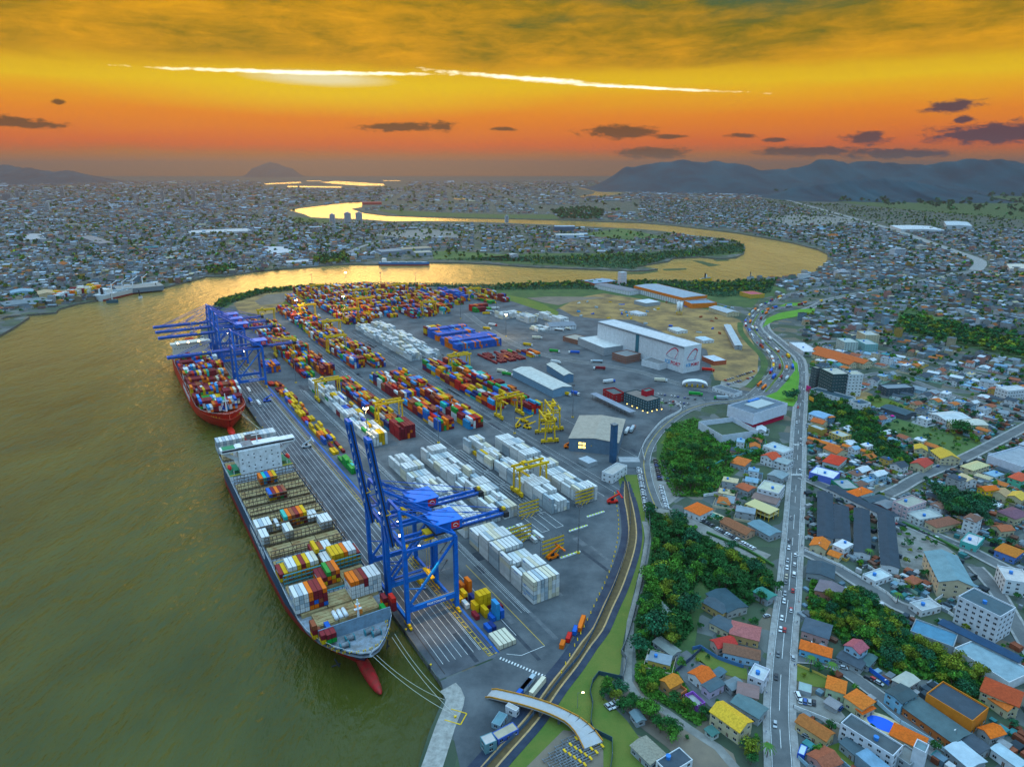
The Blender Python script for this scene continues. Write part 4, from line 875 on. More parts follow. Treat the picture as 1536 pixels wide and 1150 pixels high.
def quay_crane(ac,up,label):
 w = W(ac,0); root = thing('quay_crane',label,'quay crane',(w.x,w.y,0),QROT,'blue ship to shore cranes')
 Z,ys,yl,hx = 47.0,-31.0,-1.2,13.5
 for x in (-hx,hx):
  for y in (ys,yl):
   mb = MB(); mb.bar((x,y,3),(x,y,Z + 1),2.2,2.0);
   if y == ys: mb.bar((x,y,11),(x,y + 3.6,13),1.2,1.5)
   mb.build('leg',[m_cb],root)
   mb = MB()
   for q in (-3.6,-1.2,1.2,3.6): mb.cyl((x + q,y - .35,.75),(x + q,y + .35,.75),.6,n=10); mb.box(x + q - .8,x + q + .8,y - .7,y + .7,1.1,1.9)
   mb.box(x - 3.2,x + 3.2,y - .6,y + .6,1.9,3); mb.build('bogie',[m_yl],root)
 for y in (ys,yl): mb = MB(); mb.box(-hx,hx,y - .7,y + .7,3,5); mb.build('sill_beam',[m_cb],root)
 for x in (-hx,hx):
  mb = MB(); mb.box(x - .75,x + .75,ys + .9,yl - .9,9.3,12.2); mb.build('portal_beam',[m_cb],root)
  mb = MB(); mb.box(x - .6,x + .6,ys + .9,yl - .9,Z - 1,Z + .6); mb.build('top_beam',[m_cb],root)
  mb = MB(); mb.bar((x,ys + .8,13),(x,yl - .8,Z - 2),1.15); mb.bar((x,ys + 1,24),(x,-20,21),.5); mb.build('diagonal_brace',[m_cb],root)
 s_ = 'WILSON SONS'
 text('lettering','PORTONAVE',1.9,m_wht,root,Vector((hx + .78,-14,10.8)),basis((0,1,0),(0,0,1)),.03)
 for y in (ys,yl): mb = MB(); mb.box(-hx,hx,y - .6,y + .6,Z + .6,Z + 2.4); mb.build('cross_beam',[m_cb],root)
 mb = MB()
 for x in (-1,1):
  mb.bar((x * hx,ys,Z + 1),(x * 7,ys + .5,68),1.6)
  mb.bar((x * 7,ys + .5,68),(x * hx,yl,Z + 1.5),1.3)
  mb.bar((x * 7,ys + .5,67),(x * 4,2,Z + 2),.6)
 mb.box(-7.6,7.6,ys - .2,ys + 1.2,67.4,68.8); mb.bar((-10,ys,58),(10,ys,58),.7); mb.bar((-hx,ys,Z + 3),(9,ys,60),.5)
 mb.build('mast_frame',[m_cb],root)
 mb = MB()
 for x in (-2.6,2.6): mb.box(x - .65,x + .65,ys,38,Z - 2.2,Z - .4)
 for k in range(9): mb.box(-2.6,2.6,ys + 4 + k * 8,ys + 4.4 + k * 8,Z - 2.1,Z - 1.6)
 for x in (-4.1,4.1):
  mb.box(x - .4,x + .4,ys,38,Z - 1.2,Z - 1.1,1);
  for k in range(14): mb.bar((x,ys + k * 5,Z - 1.1),(x,ys + k * 5,Z),.08,m=1)
  mb.bar((x,ys,Z),(x,38,Z),.1,m=1)
 mb.box(-4.5,4.5,36,39,Z - 3,Z + .2,1); mb.box(-1.2,1.2,37,38.6,Z + .2,Z + 1.8,2)
 mb.build('girder',[m_cb,m_dark,m_yl],root)
 Lb = 63; ang = R(82) if up else 0; ca,sa = math.cos(ang),math.sin(ang); hy,hz_ = ys - 2.5,Z - 1.3
 def bp_(l,o): return (hy - l * ca + o * sa * 0 - o * sa * -0,hz_ + l * sa)
 def pt(x,l,o): return (x,hy - l * ca + o * sa,hz_ + l * sa + o * ca)
 mb = MB()
 for x in (-2.6,2.6): mb.bar(pt(x,0,0),pt(x,Lb,0),1.7,2.6,up=(0,sa,ca))
 if up: mb.bar(pt(0,0,.2),pt(0,Lb,.2),4.0,.9,up=(0,sa,ca))
 for k in range(12): mb.bar(pt(-2.6,2 + k * 5.4,0),pt(2.6,2 + k * 5.4,0),.7)
 for k in range(11):
  for s2 in (-1,1): mb.bar(pt(s2 * 2.6,2 + k * 5.4,.9),pt(s2 * -2.6,7.4 + k * 5.4,.9),.25)
 for x in (-4,4):
  mb.bar(pt(x,0,-.2),pt(x,Lb,-.2),.8,.1,m=1); mb.bar(pt(x,0,1),pt(x,Lb,1),.1,m=1)
 mb.bar(pt(-3.4,Lb,0),pt(3.4,Lb,0),2.4,2.6,m=0); mb.bar(pt(-4.6,Lb + .4,.4),pt(-1,Lb + 2.2,1.6),.5,m=1); mb.bar(pt(-4.2,20,0),pt(4.2,20,0),.5,m=2); mb.bar(pt(-4.2,20,2.4),pt(4.2,20,2.4),.4,m=2)
 for x in (-4.2,4.2): mb.bar(pt(x,20,0),pt(x,20,2.4),.4,m=2)
 mb.build('boom',[m_cb,m_dark,m_yl],root)
 if up:
  for k,ch in enumerate('PORTONAVE'):
   l_ = Lb - 6 - k * 5.4; o = pt(3.27,l_,0)
   text('lettering',ch,3.0,m_wht,root,Vector(o),basis((0,ca,-sa),(0,sa,ca)),.03)
   o = pt(0,l_,-.75); text('lettering',ch,3.4,m_wht,root,Vector((0,o[1] - .35,o[2])),basis((1,0,0),(0,ca,sa)),.03)
 ap = [(x * 7,ys + .5,68) for x in (-1,1)]
 for x,a_ in ((-1,ap[0]),(1,ap[1])):
  mb = MB(); mb.bar(a_,(x * 3,36,Z),.35); mb.build('back_stay',[m_cb],root)
  mb = MB(); mb.bar((a_[0],a_[1] + .3,a_[2] - 1.5),(x * 3,22,Z),.25); mb.build('back_stay',[m_cb],root)
  for l_ in (28,54):
   mb = MB(); e = pt(x * 2.6,l_,1)
   if up: mid = (x * 5,ys + 6 + l_ * .1,68 - l_ * .12); mb.bar(a_,mid,.4) ; mb.bar(mid,pt(x * 2.6,l_ * .6,1.2),.4)
   else: mb.bar(a_,e,.45)
   mb.build('fore_stay',[m_cb],root)
 mb = MB(); mb.box(-7.5,8.0,-10,6,Z + 1.6,Z + 6.6,0); mb.prism([(-8,-10.5),(8.5,-10.5),(8.5,6.5),(-8,6.5)],Z + 6.6,Z + 7.1,0,1)
 mb.box(-7.8,8.2,-10.2,6.2,Z + .6,Z + 1.6,2); mh = mb.build('machinery_house',[m_cb,m_cb2,m_dark],root)
 mb = MB(); mb.box(8.0,8.12,-.6,4.4,Z + 2.2,Z + 6.4); sg_ = mb.build('sign_panel',[m_red],mh)
 mb = MB();
 for k in range(9): t0,t1 = R(20 + k * 18),R(20 + (k + 1) * 18); mb.bar((8.18,1.9 - 1.5 * math.cos(t0),Z + 3.8 + 1.4 * math.sin(t0)),(8.18,1.9 - 1.5 * math.cos(t1),Z + 3.8 + 1.4 * math.sin(t1)),.32)
 mb.bar((8.18,.5,Z + 3.6),(8.18,2.6,Z + 3.2),.25); mb.build('emblem',[m_wht],mh)
 ty = -12 if up else rnd.choice((-52,-60,-45))
 mb = MB(); mb.box(-3.6,3.6,ty - 3,ty + 3,Z - 3.4,Z - 2.4); mb.box(-3,3,ty - 2,ty + 2,Z - 2.4,Z + .4); mb.cyl((-2,ty - 1,Z - 4),(2,ty - 1,Z - 4),.8,n=10); mb.build('trolley',[m_yl],root)
 mb = MB(); mb.box(3.2,5.4,ty + 1,ty + 4,Z - 6,Z - 3.4); mb.box(5.4,5.45,ty + 1.2,ty + 3.8,Z - 5.4,Z - 4,1); mb.build('operator_cab',[m_wht,m_glassd],root)
 sz = 20 if up else 32
 mb = MB(); mb.box(-6,6,ty - 1.1,ty + 1.1,sz,sz + .7); mb.box(-2,2,ty - .9,ty + .9,sz + .7,sz + 2);
 for x in (-1.8,1.8): mb.cyl((x,ty,sz + 2),(x,ty,Z - 3.4),.09,n=5)
 mb.build('spreader',[m_yl],root)
 mb = MB()
 for k in range(7): z0 = 5 + k * 6; mb.bar((-hx + 1.6,yl + (2 if k % 2 else 7),z0),(-hx + 1.6,yl + (7 if k % 2 else 2),z0 + 6),.9,.2); mb.box(-hx + 1,-hx + 2.2,yl + 1,yl + 8,z0 + 5.9,z0 + 6.02)
 for x in (-hx,hx): mb.box(x - 1.5,x - .8,ys,yl,12.2,12.35); mb.bar((x - 1.5,ys,13.2),(x - 1.5,yl,13.2),.08)
 mb.build('stair',[m_steel],root)
 mb = MB()
 for x,y in ((-8,-25),(8,-20),(0,-6)): mb.box(x - .6,x + .6,y - .4,y + .4,Z - 2.9,Z - 2.4)
 mb.build('floodlight',[m_lit],root)
 mb = MB(); mb.cyl((hx - 3,-2.5,7.2),(hx - 3,-3.6,7.2),2.1,n=16); mb.build('cable_reel',[m_yl],root)
 return root
quay_crane(455,True,'blue quay crane with raised boom, nearest of the pair over the blue ship')
quay_crane(424,True,'blue quay crane with raised boom, inner of the pair over the blue ship')
quay_crane(-32,False,'blue quay crane with lowered boom over the red ship bow, standing apart')
quay_crane(-136,False,'blue quay crane, nearest of the tight trio over the red ship bridge')
quay_crane(-172,False,'blue quay crane, middle of the tight trio over the red ship bridge')
quay_crane(-205,False,'blue quay crane, last of the tight trio over the red ship bridge')
for ac in (455,-32):
 sp_ = bpy.data.lights.new('crane_lamp','SPOT'); sp_.energy = 26000 if ac > 0 else 9000; sp_.color = (1,.62,.2); sp_.spot_size = R(75); sp_.spot_blend = .35; sp_.shadow_soft_size = .8
 so = bpy.data.objects.new('crane_lamp',sp_); COL.objects.link(so); w = W(ac + 17,-18,44); so.location = w; so.rotation_euler = (R(8),R(6),0)
def yard_gantry(ab,label,proto=[None],span=24.5,H=23.0,rot=0.0,dx=0):
 w = W(*ab)
 if proto[0] is None:
  root = thing('yard_gantry_crane',label,'gantry crane',(w.x,w.y,0),QROT,'yellow yard gantry cranes')
  for y in (0,span):
   for x in (-4,4):
    mb = MB(); mb.bar((x * 1.15,y,2.4),(x,y,H - 1),1.0,1.2); mb.build('leg',[m_yl],root)
    mb = MB()
    for q in (-1.3,1.3): mb.cyl((x * 1.6 + q,y - .4,.8),(x * 1.6 + q,y + .4,.8),.8,n=10)
    mb.build('wheel',[m_dark],root)
   mb = MB(); mb.box(-8.4,8.4,y - .7,y + .7,1.5,3); mb.box(-2.2,2.2,y - 1.4,y + 1.4,3,5.2); mb.box(4.5,8,y - 1.1,y + 1.1,3,4.6); mb.box(-8.2,-5,y - 1,y + 1,3,4.2); mb.build('sill_beam',[m_yl],root)
   mb = MB(); mb.box(-4.4,4.4,y - .5,y + .5,H - 2,H - 1); mb.bar((-4.4,y,12),(0,y,H - 2),.35); mb.bar((4.4,y,12),(0,y,H - 2),.35); mb.build('end_beam',[m_yl],root)
  for x in (-4,4):
   mb = MB(); mb.box(x - .6,x + .6,-2.5,span + 2.5,H - 1,H + .8); mb.bar((x * 1.28,-2.5,H + 1.8),(x * 1.28,span + 2.5,H + 1.8),.1); mb.build('girder',[m_yl],root)
  mb = MB(); mb.box(-4.6,4.6,5,9.5,H + .8,H + 1.4); mb.box(-2.4,1.6,5.4,8.6,H + 1.4,H + 3.4); mb.box(2,3.8,5.6,7.6,H + 1.4,H + 2.6,1); mb.build('trolley',[m_yl,m_steel],root)
  mb = MB(); mb.box(-1.2,1.2,10,12.4,H - 3.6,H - 1.4); mb.box(1.2,1.25,10.2,12.2,H - 3.2,H - 1.8,1); mb.build('operator_cab',[m_yl,m_glassd],root)
  mb = MB(); mb.box(-6,6,6.2,8.3,H - 7,H - 6.3);
  for x in (-1.6,1.6): mb.cyl((x,7.2,H - 6.3),(x,7.2,H),.08,n=5)
  mb.build('spreader',[m_yl],root)
  mb = MB()
  for k in range(5): mb.bar((4.8,-.9 if k % 2 else 1.4,3 + k * 4),(4.8,1.4 if k % 2 else -.9,7 + k * 4),.6,.15)
  mb.build('ladder',[m_yl],root)
  proto[0] = root; r2 = root
 else:
  r2 = proto[0].copy(); COL.objects.link(r2); r2.location = (w.x,w.y,0); r2['label'] = label
  for ch in [c_ for c_ in proto[0].children]: c2 = ch.copy(); COL.objects.link(c2); c2.parent = r2
 r2.rotation_euler = (0,0,QROT + rot); return r2
GY = [((363,103.5),'yellow yard gantry astride the white stack nearest the grey warehouse lot'),((61,35),'yellow yard gantry at the inland head of the white mid quay stack'),((166,64.5),'yellow yard gantry over the green boxes of the second mid stack'),
((210,176),'yellow yard gantry at the near end of the fifth mid stack beside parked carriers'),((42,205),'yellow yard gantry beyond the white stack, nearest the flat coloured spread'),((-133,105),'yellow yard gantry astride the far stack beside the white rows, nearer of two'),
((-232,129),'yellow yard gantry astride the far stack beside the white rows, farther of two'),((-380,133),'yellow yard gantry by the lit lamp on the second far lane'),((-305,183),'yellow yard gantry just behind the white far rows'),
((-150,39),'yellow yard gantry behind the blue crane with the lowered boom'),((-372,64),'yellow yard gantry beside the oval bare ground'),((-575,205),'yellow yard gantry at the river end of the first far lane'),
((-390,236),'yellow yard gantry, nearer of two in line amid the farthest stacks'),((-482,260),'yellow yard gantry, rear of two in line amid the farthest stacks'),((-500,350),'yellow yard gantry beside the tall blue far stack'),
((-298,318),'yellow yard gantry at the front of the farthest coloured stacks'),((-380,450),'yellow yard gantry standing alone near the river bank scrub')]
for ab,lb in GY: yard_gantry(ab,lb)
yard_gantry((290,184),'yellow gantry crane parked tight beside the grey warehouse',rot=R(70)); yard_gantry((268,205),'rear yellow gantry crane parked behind another by the grey warehouse',rot=R(70))
def mast(px,label,lit=False,h=34.0,proto={}):
 X,Y = P(*px) if len(px) == 2 else px[:2]
 if lit not in proto:
  root = thing('light_mast',label,'light mast',(X,Y,0),0,'tall yard light masts')
  MB().cyl((0,0,0),(0,0,h),.55,.25,10).build('pole',[m_steel],root)
  mb = MB(); mb.cyl((0,0,h),(0,0,h + .5),1.8,1.8,12); mb.build('head_frame',[m_dark],root)
  for k in range(8):
   t_ = k * math.pi / 4; mb = MB(); mb.cbox(1.9 * math.cos(t_),1.9 * math.sin(t_),h - .6,.5,.9,.9,t_); mb.build('lamp',[m_lit if lit else m_steel],root)
  MB().box(-1.1,1.1,-1.1,1.1,0,1.0).build('plinth',[m_yl],root)
  proto[lit] = root; r2 = root
 else:
  r2 = proto[lit].copy(); COL.objects.link(r2); r2.location = (X,Y,0); r2['label'] = label
  for ch in proto[lit].children: c2 = ch.copy(); COL.objects.link(c2); c2.parent = r2
 if lit:
  pl = bpy.data.lights.new('mast_lamp','POINT'); pl.energy = 16000; pl.color = (1,.68,.3); pl.shadow_soft_size = 1.5; po = bpy.data.objects.new('mast_lamp',pl); COL.objects.link(po); po.parent = r2; po.location = (0,0,h - 2)
 return r2
for px,lb,lt in (((444,574),'grey light mast at the near ends of the far mixed stacks',0),((867,829),'grey light mast beside the yellow reefer racks',0),((658,664),'grey light mast in front of the third mid stack',0),((859,626),'grey light mast outside the canopy and dark office',0),
((636,478),'grey light mast before the farthest coloured stacks',0),((552,664),'glowing light mast at the near end of the white mid quay stack',1),((447,480),'glowing light mast on the oval bare ground side of the far yard',1),((517,474),'glowing light mast between the far gantries',1),
((759,505),'glowing light mast beside the white depot stack',1),((520,433),'glowing light mast on the river edge of the yard',1),((469,436),'unlit mast on the river edge, first from the oval bare ground',0),((572,433),'unlit mast on the river edge behind the farthest stacks',0),
((624,434),'unlit mast on the river edge near the tall blue far stack',0),((745,470),'grey light mast between the far yard and the depot',0),((691,478),'grey light mast beside the trailer park',0),((772,650),'grey light mast behind the parked gantry carriers',0),((695,528),'grey light mast in front of the blue stacks',0)):
 mast(px,lb,bool(lt))
def rack(a,b,label,n=3,w=17):
 wv = W(a,b); root = thing('reefer_rack',label,'reefer rack',(wv.x,wv.y,0),QROT,'yellow reefer racks')
 for k in range(7):
  mb = MB();
  for x in (-.9,.9): mb.box(x - .12,x + .12,k * w / 6 - .12,k * w / 6 + .12,.1,13.5)
  mb.build('post',[m_steel],root)
 for z in (2.8,5.6,8.4,11.2):
  mb = MB(); mb.box(-1,1,0,w,z,z + .12,0); mb.box(.98,1.04,0,w,z + .3,z + 1.5,1); mb.bar((1,0,z + 1.9),(1,w,z + 1.9),.08); mb.build('platform',[m_steel,m_yl],root)
 for q in range(3): mb = MB(); mb.bar((1.2,2 + q * 4,.3),(1.2,5 + q * 4,2.8),.7,.12); mb.build('stair',[m_yl],root)
 return root
rack(397,84,'yellow reefer rack standing open beyond the front white stack'); rack(402,118 + 12,'yellow reefer rack at the near end of the third white stack'); rack(448,70,'yellow reefer rack beside the front white block and orange loader')
rack(424,60,'low yellow reefer rack among empty plug rows')
for i,(a_,b_) in enumerate(((405,66),(411,66),(417,66),(423,66),(455,80),(430,105),(420,128))):
 wv = W(a_,b_); mb = MB(); mb.box(-.6,.6,0,16,0,.9,0);
 for k in range(6): mb.box(-.5,.5,.6 + k * 2.7,1.8 + k * 2.7,.9,1.1,1)
 o = mb.build('plug_kerb',[m_wht,mat('hazard_green',(.5,.6,.03),.6)]); at(o,(wv.x,wv.y,0),QROT); tag(o,'low concrete kerb with sockets, %s of those around the yellow racks' % ORD[i + 1],'kerb','socket kerbs')
def walls_mat(c,name=None,c2=.8):
 n = 'wall_%02d_%02d_%02d' % tuple(int(x * 99) for x in c[:3]); return mat(n,c,.85,tuple(x * c2 for x in c),.35,detail=8)
def roof_mat(c,kind='tile'):
 n = 'roof_%s_%02d_%02d_%02d' % ((kind,) + tuple(int(x * 99) for x in c[:3])); return mat(n,c,.8,tuple(x * (.55 if kind == 'tile' else .7) for x in c),1.1 if kind == 'tile' else .22,detail=5 if kind == 'tile' else 10,lo=.35,hi=.72,stretch=None)
WIN = {}
def win_mesh(w,h,m=None):
 k = (round(w,1),round(h,1),m.name if m else '')
 if k not in WIN:
  mb = MB(); mb.box(-w / 2,w / 2,-.06,.02,-h / 2,h / 2,0); mb.box(-w / 2 - .12,w / 2 + .12,-.1,.02,-h / 2 - .15,-h / 2,1); mb.box(-.04,.04,-.09,-.05,-h / 2,h / 2,1); WIN[k] = mb.mesh('window',[m or m_glassd,m_wht])
 return WIN[k]
FOOT = []
def frame3(A,B,C,h):
 a = Vector(P(A[0],A[1],h)); b = Vector(P(B[0],B[1],h)); c = Vector(P(C[0],C[1],h))
 ex = (a - b); lx = ex.length; ex.normalize(); ey = Vector((-ex.y,ex.x)); d = (c - b).dot(ey)
 if d < 0: ey = -ey; d = -d
 if ex.x * ey.y - ex.y * ey.x < 0: o = b + ex * lx; ex2 = -ex
 else: o = b; ex2 = ex
 return o,ex2,ey,lx,d
def bld(label,cat,A,B,C,h,wall,roof,style='gable',rk='tile',rise=None,windows=2,name=None,storeys=None,par=.8,group=None,wm=None,ridge=None,over=.5,winmat=None,depth=None,door=True):
 o,ex,ey,lx,ly = frame3(A,B,C,h)
 if depth: ly = depth
 rot = math.atan2(ex.y,ex.x)
 FOOT.append([tuple(o - ex * 1 - ey * 1),tuple(o + ex * (lx + 1) - ey),tuple(o + ex * (lx + 1) + ey * (ly + 1)),tuple(o - ex + ey * (ly + 1))])
 root = thing(name or 'house',label,cat,(o.x,o.y,0),rot,group)
 wmat = wm or walls_mat(wall); rm = roof_mat(roof,rk)
 ridge = ridge or ('x' if lx >= ly else 'y'); rise = rise if rise is not None else (min(lx,ly) * .22 if rk != 'metal' else min(lx,ly) * .09)
 if style == 'flat':
  mb = MB(); mb.box(0,lx,0,ly,0,h - .01 - par); mb.build('wall',[wmat],root)
  mb = MB(); mb.box(.3,lx - .3,.3,ly - .3,h - par - .3,h - par + .03,0)
  r_ = mb.build('roof',[rm],root); mb = MB()
  for x0,x1,y0,y1 in ((0,lx,0,.3),(0,lx,ly - .3,ly),(0,.3,.3,ly - .3),(lx - .3,lx,.3,ly - .3)): mb.box(x0,x1,y0,y1,h - par - .012,h)
  mb.build('parapet',[wmat],root)
  if cat in ('house','apartment block','shop') and min(lx,ly) > 7:
   mb = MB(); rq = random.Random(int(lx * 100)); q = rq.uniform(.2,.7); mb.cyl((lx * q,ly * .4,h - par),(lx * q,ly * .4,h - par + 1.7),1.0,1.1,12); mb.build('water_tank',[mat('tank_blue',(.03,.18,.5),.5)],root)
 else:
  mb = MB(); mb.box(0,lx,0,ly,0,h);
  if style == 'gable':
   g_ = MB(); g_.gable(0,lx,0,ly,h,h + rise,over,0,None,ridge,.3); g_.build('roof',[rm],root)
   if ridge == 'x': ym = ly / 2; mb.add([(.01,0,h),(.01,ly,h),(.01,ym,h + rise - .02),(lx - .01,0,h),(lx - .01,ly,h),(lx - .01,ym,h + rise - .02)],[(0,2,1),(3,4,5)])
   else: xm = lx / 2; mb.add([(0,.01,h),(lx,.01,h),(xm,.01,h + rise - .02),(0,ly - .01,h),(lx,ly - .01,h),(xm,ly - .01,h + rise - .02)],[(0,1,2),(3,5,4)])
  else: g_ = MB(); g_.hip(0,lx,0,ly,h,h + rise,over); g_.build('roof',[rm],root)
  mb.build('wall',[wmat],root)
 ns = storeys or max(1,int(h / 3.0));
 if windows:
  ctr = o + ex * lx / 2 + ey * ly / 2; cnt = 0
  for (p0,dirv,nrm,L) in ((o,ex,-ey,lx),(o + ex * lx,ey,ex,ly),(o + ex * lx + ey * ly,-ex,ey,lx),(o + ey * ly,-ey,-ex,ly)):
   if nrm.dot(-ctr) < 0: continue
   n_ = max(1,int(L / (3.4 if windows > 1 else 5))); n_ = min(n_,14)
   for s_ in range(ns):
    for k in range(n_):
     if cnt >= 90: break
     if s_ == 0 and k == n_ // 2 and door and n_ > 1: mesh_ = win_mesh(1.1,2.1,m_brown_door); nm_ = 'door'; zc = 1.06
     else: mesh_ = win_mesh(1.5,1.15,winmat); nm_ = 'window'; zc = s_ * (h - par * (style == 'flat')) / ns + 1.75
     w_ = place(nm_,mesh_,root); c_ = p0 + dirv * (L * (k + .5) / n_) + nrm * .03 - o
     w_.location = (c_.dot(ex),c_.dot(ey),zc); w_.rotation_euler = (0,0,math.atan2(nrm.dot(ey),nrm.dot(ex)) + math.pi / 2); cnt += 1
 return root,o,ex,ey,lx,ly
m_brown_door = mat('door_brown',(.12,.06,.03),.6)
def cr(s,ox,oy):
 return lambda *p: [(ox + x / s,oy + y / s) for x,y in p]
I_ = cr(5.75,840,400); K_ = cr(3.83,700,400); c9 = cr(4.8,900,560); c5 = cr(4.518,900,900); c6 = cr(4.315,1180,900); c7 = cr(4.258,1180,650); c4 = cr(3.594,880,640); c8 = cr(8.21,1190,540)
WH = (.62,.64,.66); CRM = (.55,.47,.30); GRY = (.30,.33,.35); DK = (.045,.06,.075); TER = (.55,.12,.025); ORA = (.68,.17,.02); BRN = (.22,.10,.06); YEL = (.62,.38,.04); PNK = (.42,.13,.12); BLUW = (.30,.48,.62); TEAL = (.12,.26,.30)
RED = (.52,.04,.03)
hI = 30.0
for _h in np.arange(15,45,.5):
 X_,Y_ = P(1021.7,559)
 if px_of(X_,Y_,_h)[1] <= 519.5: hI = float(_h); break
ice,o,ex,ey,lx,ly = bld('tall white cold store with red sail emblems on two faces','cold store',(897,482),(1027,520),(1053,515.6),hI,WH,(.55,.55,.56),'flat','metal',par=.6,windows=0,name='cold_store')
for (p0,dv,nv,L,off) in ((0,0,0,0,0),):
 pass
m_lr = mat('logo_red',(.55,.02,.06),.5); m_ln = mat('logo_navy',(.02,.06,.22),.5); m_lb = mat('logo_blue',(.02,.28,.55),.5)
def emblem(root,base,dx,s=1.0):
 """base: local point left-bottom of sign, dx: local unit along wall; z up"""
 dx = Vector(dx); n_ = dx.cross(Vector((0,0,1))); up = Vector((0,0,1)); B_ = Vector(base) + n_ * .12
 bs = basis(dx,up); h_ = hI
 text('lettering','ICE',h_ * .185 * s,m_lb,root,B_ + dx * (h_ * .19 * s) + up * h_ * .27,bs,.08)
 text('lettering','PORT',h_ * .185 * s,m_lr,root,B_ + dx * (h_ * .58 * s) + up * h_ * .27,bs,.08)
 mb = MB()
 pts = [(0.10,.52),(.22,.66),(.36,.78),(.50,.85),(.60,.84),(.67,.76)]
 for i in range(len(pts) - 1):
  p,q = pts[i],pts[i + 1]; mb.bar(B_ + dx * p[0] * h_ * s + up * p[1] * h_,B_ + dx * q[0] * h_ * s + up * q[1] * h_,.02 * h_ * (1.2 + i * .35),.1,up=n_)
 for p,q in (((.67,.76),(.62,.62)),((.62,.62),(.54,.50)),((.54,.50),(.55,.44))): mb.bar(B_ + dx * p[0] * h_ * s + up * p[1] * h_,B_ + dx * q[0] * h_ * s + up * q[1] * h_,.018 * h_,.1,up=n_)
 mb.build('emblem',[m_lr],root)
 mb = MB()
 for p,q in (((.10,.50),(.20,.46)),((.20,.46),(.38,.44)),((.38,.44),(.62,.46))): mb.bar(B_ + dx * p[0] * h_ * s + up * p[1] * h_,B_ + dx * q[0] * h_ * s + up * q[1] * h_,.012 * h_,.1,up=n_)
 mb.build('emblem_keel',[m_ln],root)
Bw = Vector(P(1027,520,hI)); loc = lambda v: Vector(((Vector(v[:2]) - o).dot(ex),(Vector(v[:2]) - o).dot(ey)))
lb = loc(Bw); lc = loc(Vector(P(1053,515.6,hI))); la = loc(Vector(P(897,482,hI)))
d1 = (lc - lb).normalized(); d2 = (lb - la).normalized()
emblem(ice,(lb.x + d1.x * ly * .10,lb.y + d1.y * ly * .10,0),(d1.x,d1.y,0),ly / hI * 1.0)
emblem(ice,(lb.x - d2.x * hI * 1.0,lb.y - d2.y * hI * 1.0,0),(d2.x,d2.y,0),1.05)
mb = MB(); n_ = Vector((d2.y,-d2.x,0)) ; n_ = n_ if n_.dot(Vector((lb.x - lc.x,lb.y - lc.y,0))) > 0 else -n_
pA = Vector((la.x,la.y,0)); pB = Vector((lb.x,lb.y,0)); dd = (pB - pA)
mb.bar(pA + n_ * .7 + Vector((0,0,hI - 1.2)),pB + n_ * .7 + Vector((0,0,hI - 1.2)),1.3,1.4); mb.build('gutter_duct',[m_steel],ice)
mb = MB(); c_ = pA + dd * .50; mb.bar(c_ + n_ * .5,c_ + n_ * .5 + Vector((0,0,hI - 2)),6,.6,up=n_); mb.build('recess_panel',[mat('teal_glass',(.03,.14,.18),.3)],ice)
for k in range(1,18): mb = MB(); c_ = pA + dd * k / 18; mb.bar(c_ + n_ * .04,c_ + n_ * .04 + Vector((0,0,hI - 2)),.15,.08,up=n_); mb.build('panel_seam',[GREYM := mat('seam',(.36,.40,.40),.7)],ice)
def B5(fn,lab,cat,pts,h,wall,roof,*a_,**k_): q = fn(*pts); return bld(lab,cat,q[0],q[1],q[2],h,wall,roof,*a_,**k_)
B5(I_,'low white roofed annex before the tall cold store','warehouse',[(155,610),(380,700),(570,655)],11,GRY,(.60,.60,.58),'flat','metal',windows=0,name='warehouse')
B5(I_,'long brick fronted office at the foot of the cold store','office',[(25,600),(240,655),(300,620)],7,(.25,.10,.06),(.36,.32,.27),'flat','metal',name='office_block')
B5(I_,'brick and glass entrance block beside the cold store annex','office',[(450,740),(570,775),(655,735)],10,(.26,.09,.05),(.22,.22,.22),'flat','metal',name='office_block',winmat=mat('teal_glass',(.03,.14,.18),.3))
B5(I_,'small white plant building against the cold store wall','plant room',[(705,800),(860,840),(895,795)],8,WH,(.2,.2,.2),'flat','metal',windows=0,name='plant_building')
m_orw = mat('orange_fascia',(.70,.19,.015),.6,(.55,.14,.02),.3)
ow,o,ex,ey,lx,ly = B5(I_,'long factory with orange fascia and grey roof by the bend in the river','factory',[(640,165),(1060,270),(1205,235)],14,WH,(.30,.35,.40),'gable','metal',rise=1.5,windows=0,name='factory',over=.2)
mb = MB(); mb.box(-.5,lx + .5,-.5,0,9.5,14.6); mb.box(-.5,lx + .5,ly,ly + .5,9.5,14.6); mb.box(-.5,-.1,0,ly,9.5,14.6); mb.box(lx + .1,lx + .5,0,ly,9.5,14.6); mb.build('fascia',[m_orw],ow)
for k in range(22):
 for s_,y in ((0,-.25),(1,ly + .02)): mb = MB(); mb.box(lx * k / 22,lx * k / 22 + .9,y,y + .23,0,9.5); mb.build('pilaster',[m_steel],ow)
B5(I_,'orange canopied loading hall at the near end of the orange factory','loading hall',[(1065,290),(1135,318),(1250,270)],9,(.65,.18,.02),(.2,.28,.36),'flat','metal',windows=0,name='loading_hall',wm=m_orw)
B5(I_,'low grey roofed wing of white panels behind the orange factory','factory wing',[(300,155),(600,215),(640,190)],8,WH,(.20,.20,.22),'gable','metal',windows=1,name='factory',rise=1)
B5(I_,'blue and red roofed shed at the water edge beyond the orange factory','shed',[(180,120),(300,145),(455,118)],7,(.45,.12,.06),(.25,.33,.42),'gable','metal',windows=0,name='shed',rise=1.2)
B5(I_,'red and white grid tower on the river bank','tower',[(500,42),(530,50),(570,45)],30,WH,(.5,.5,.5),'flat','metal',name='tower_building',storeys=8,winmat=m_red)
sx_,sy_ = P(1018.6,472); si = thing('silo','white cement silo cluster standing on the bare construction ground','silo',(sx_,sy_,0))
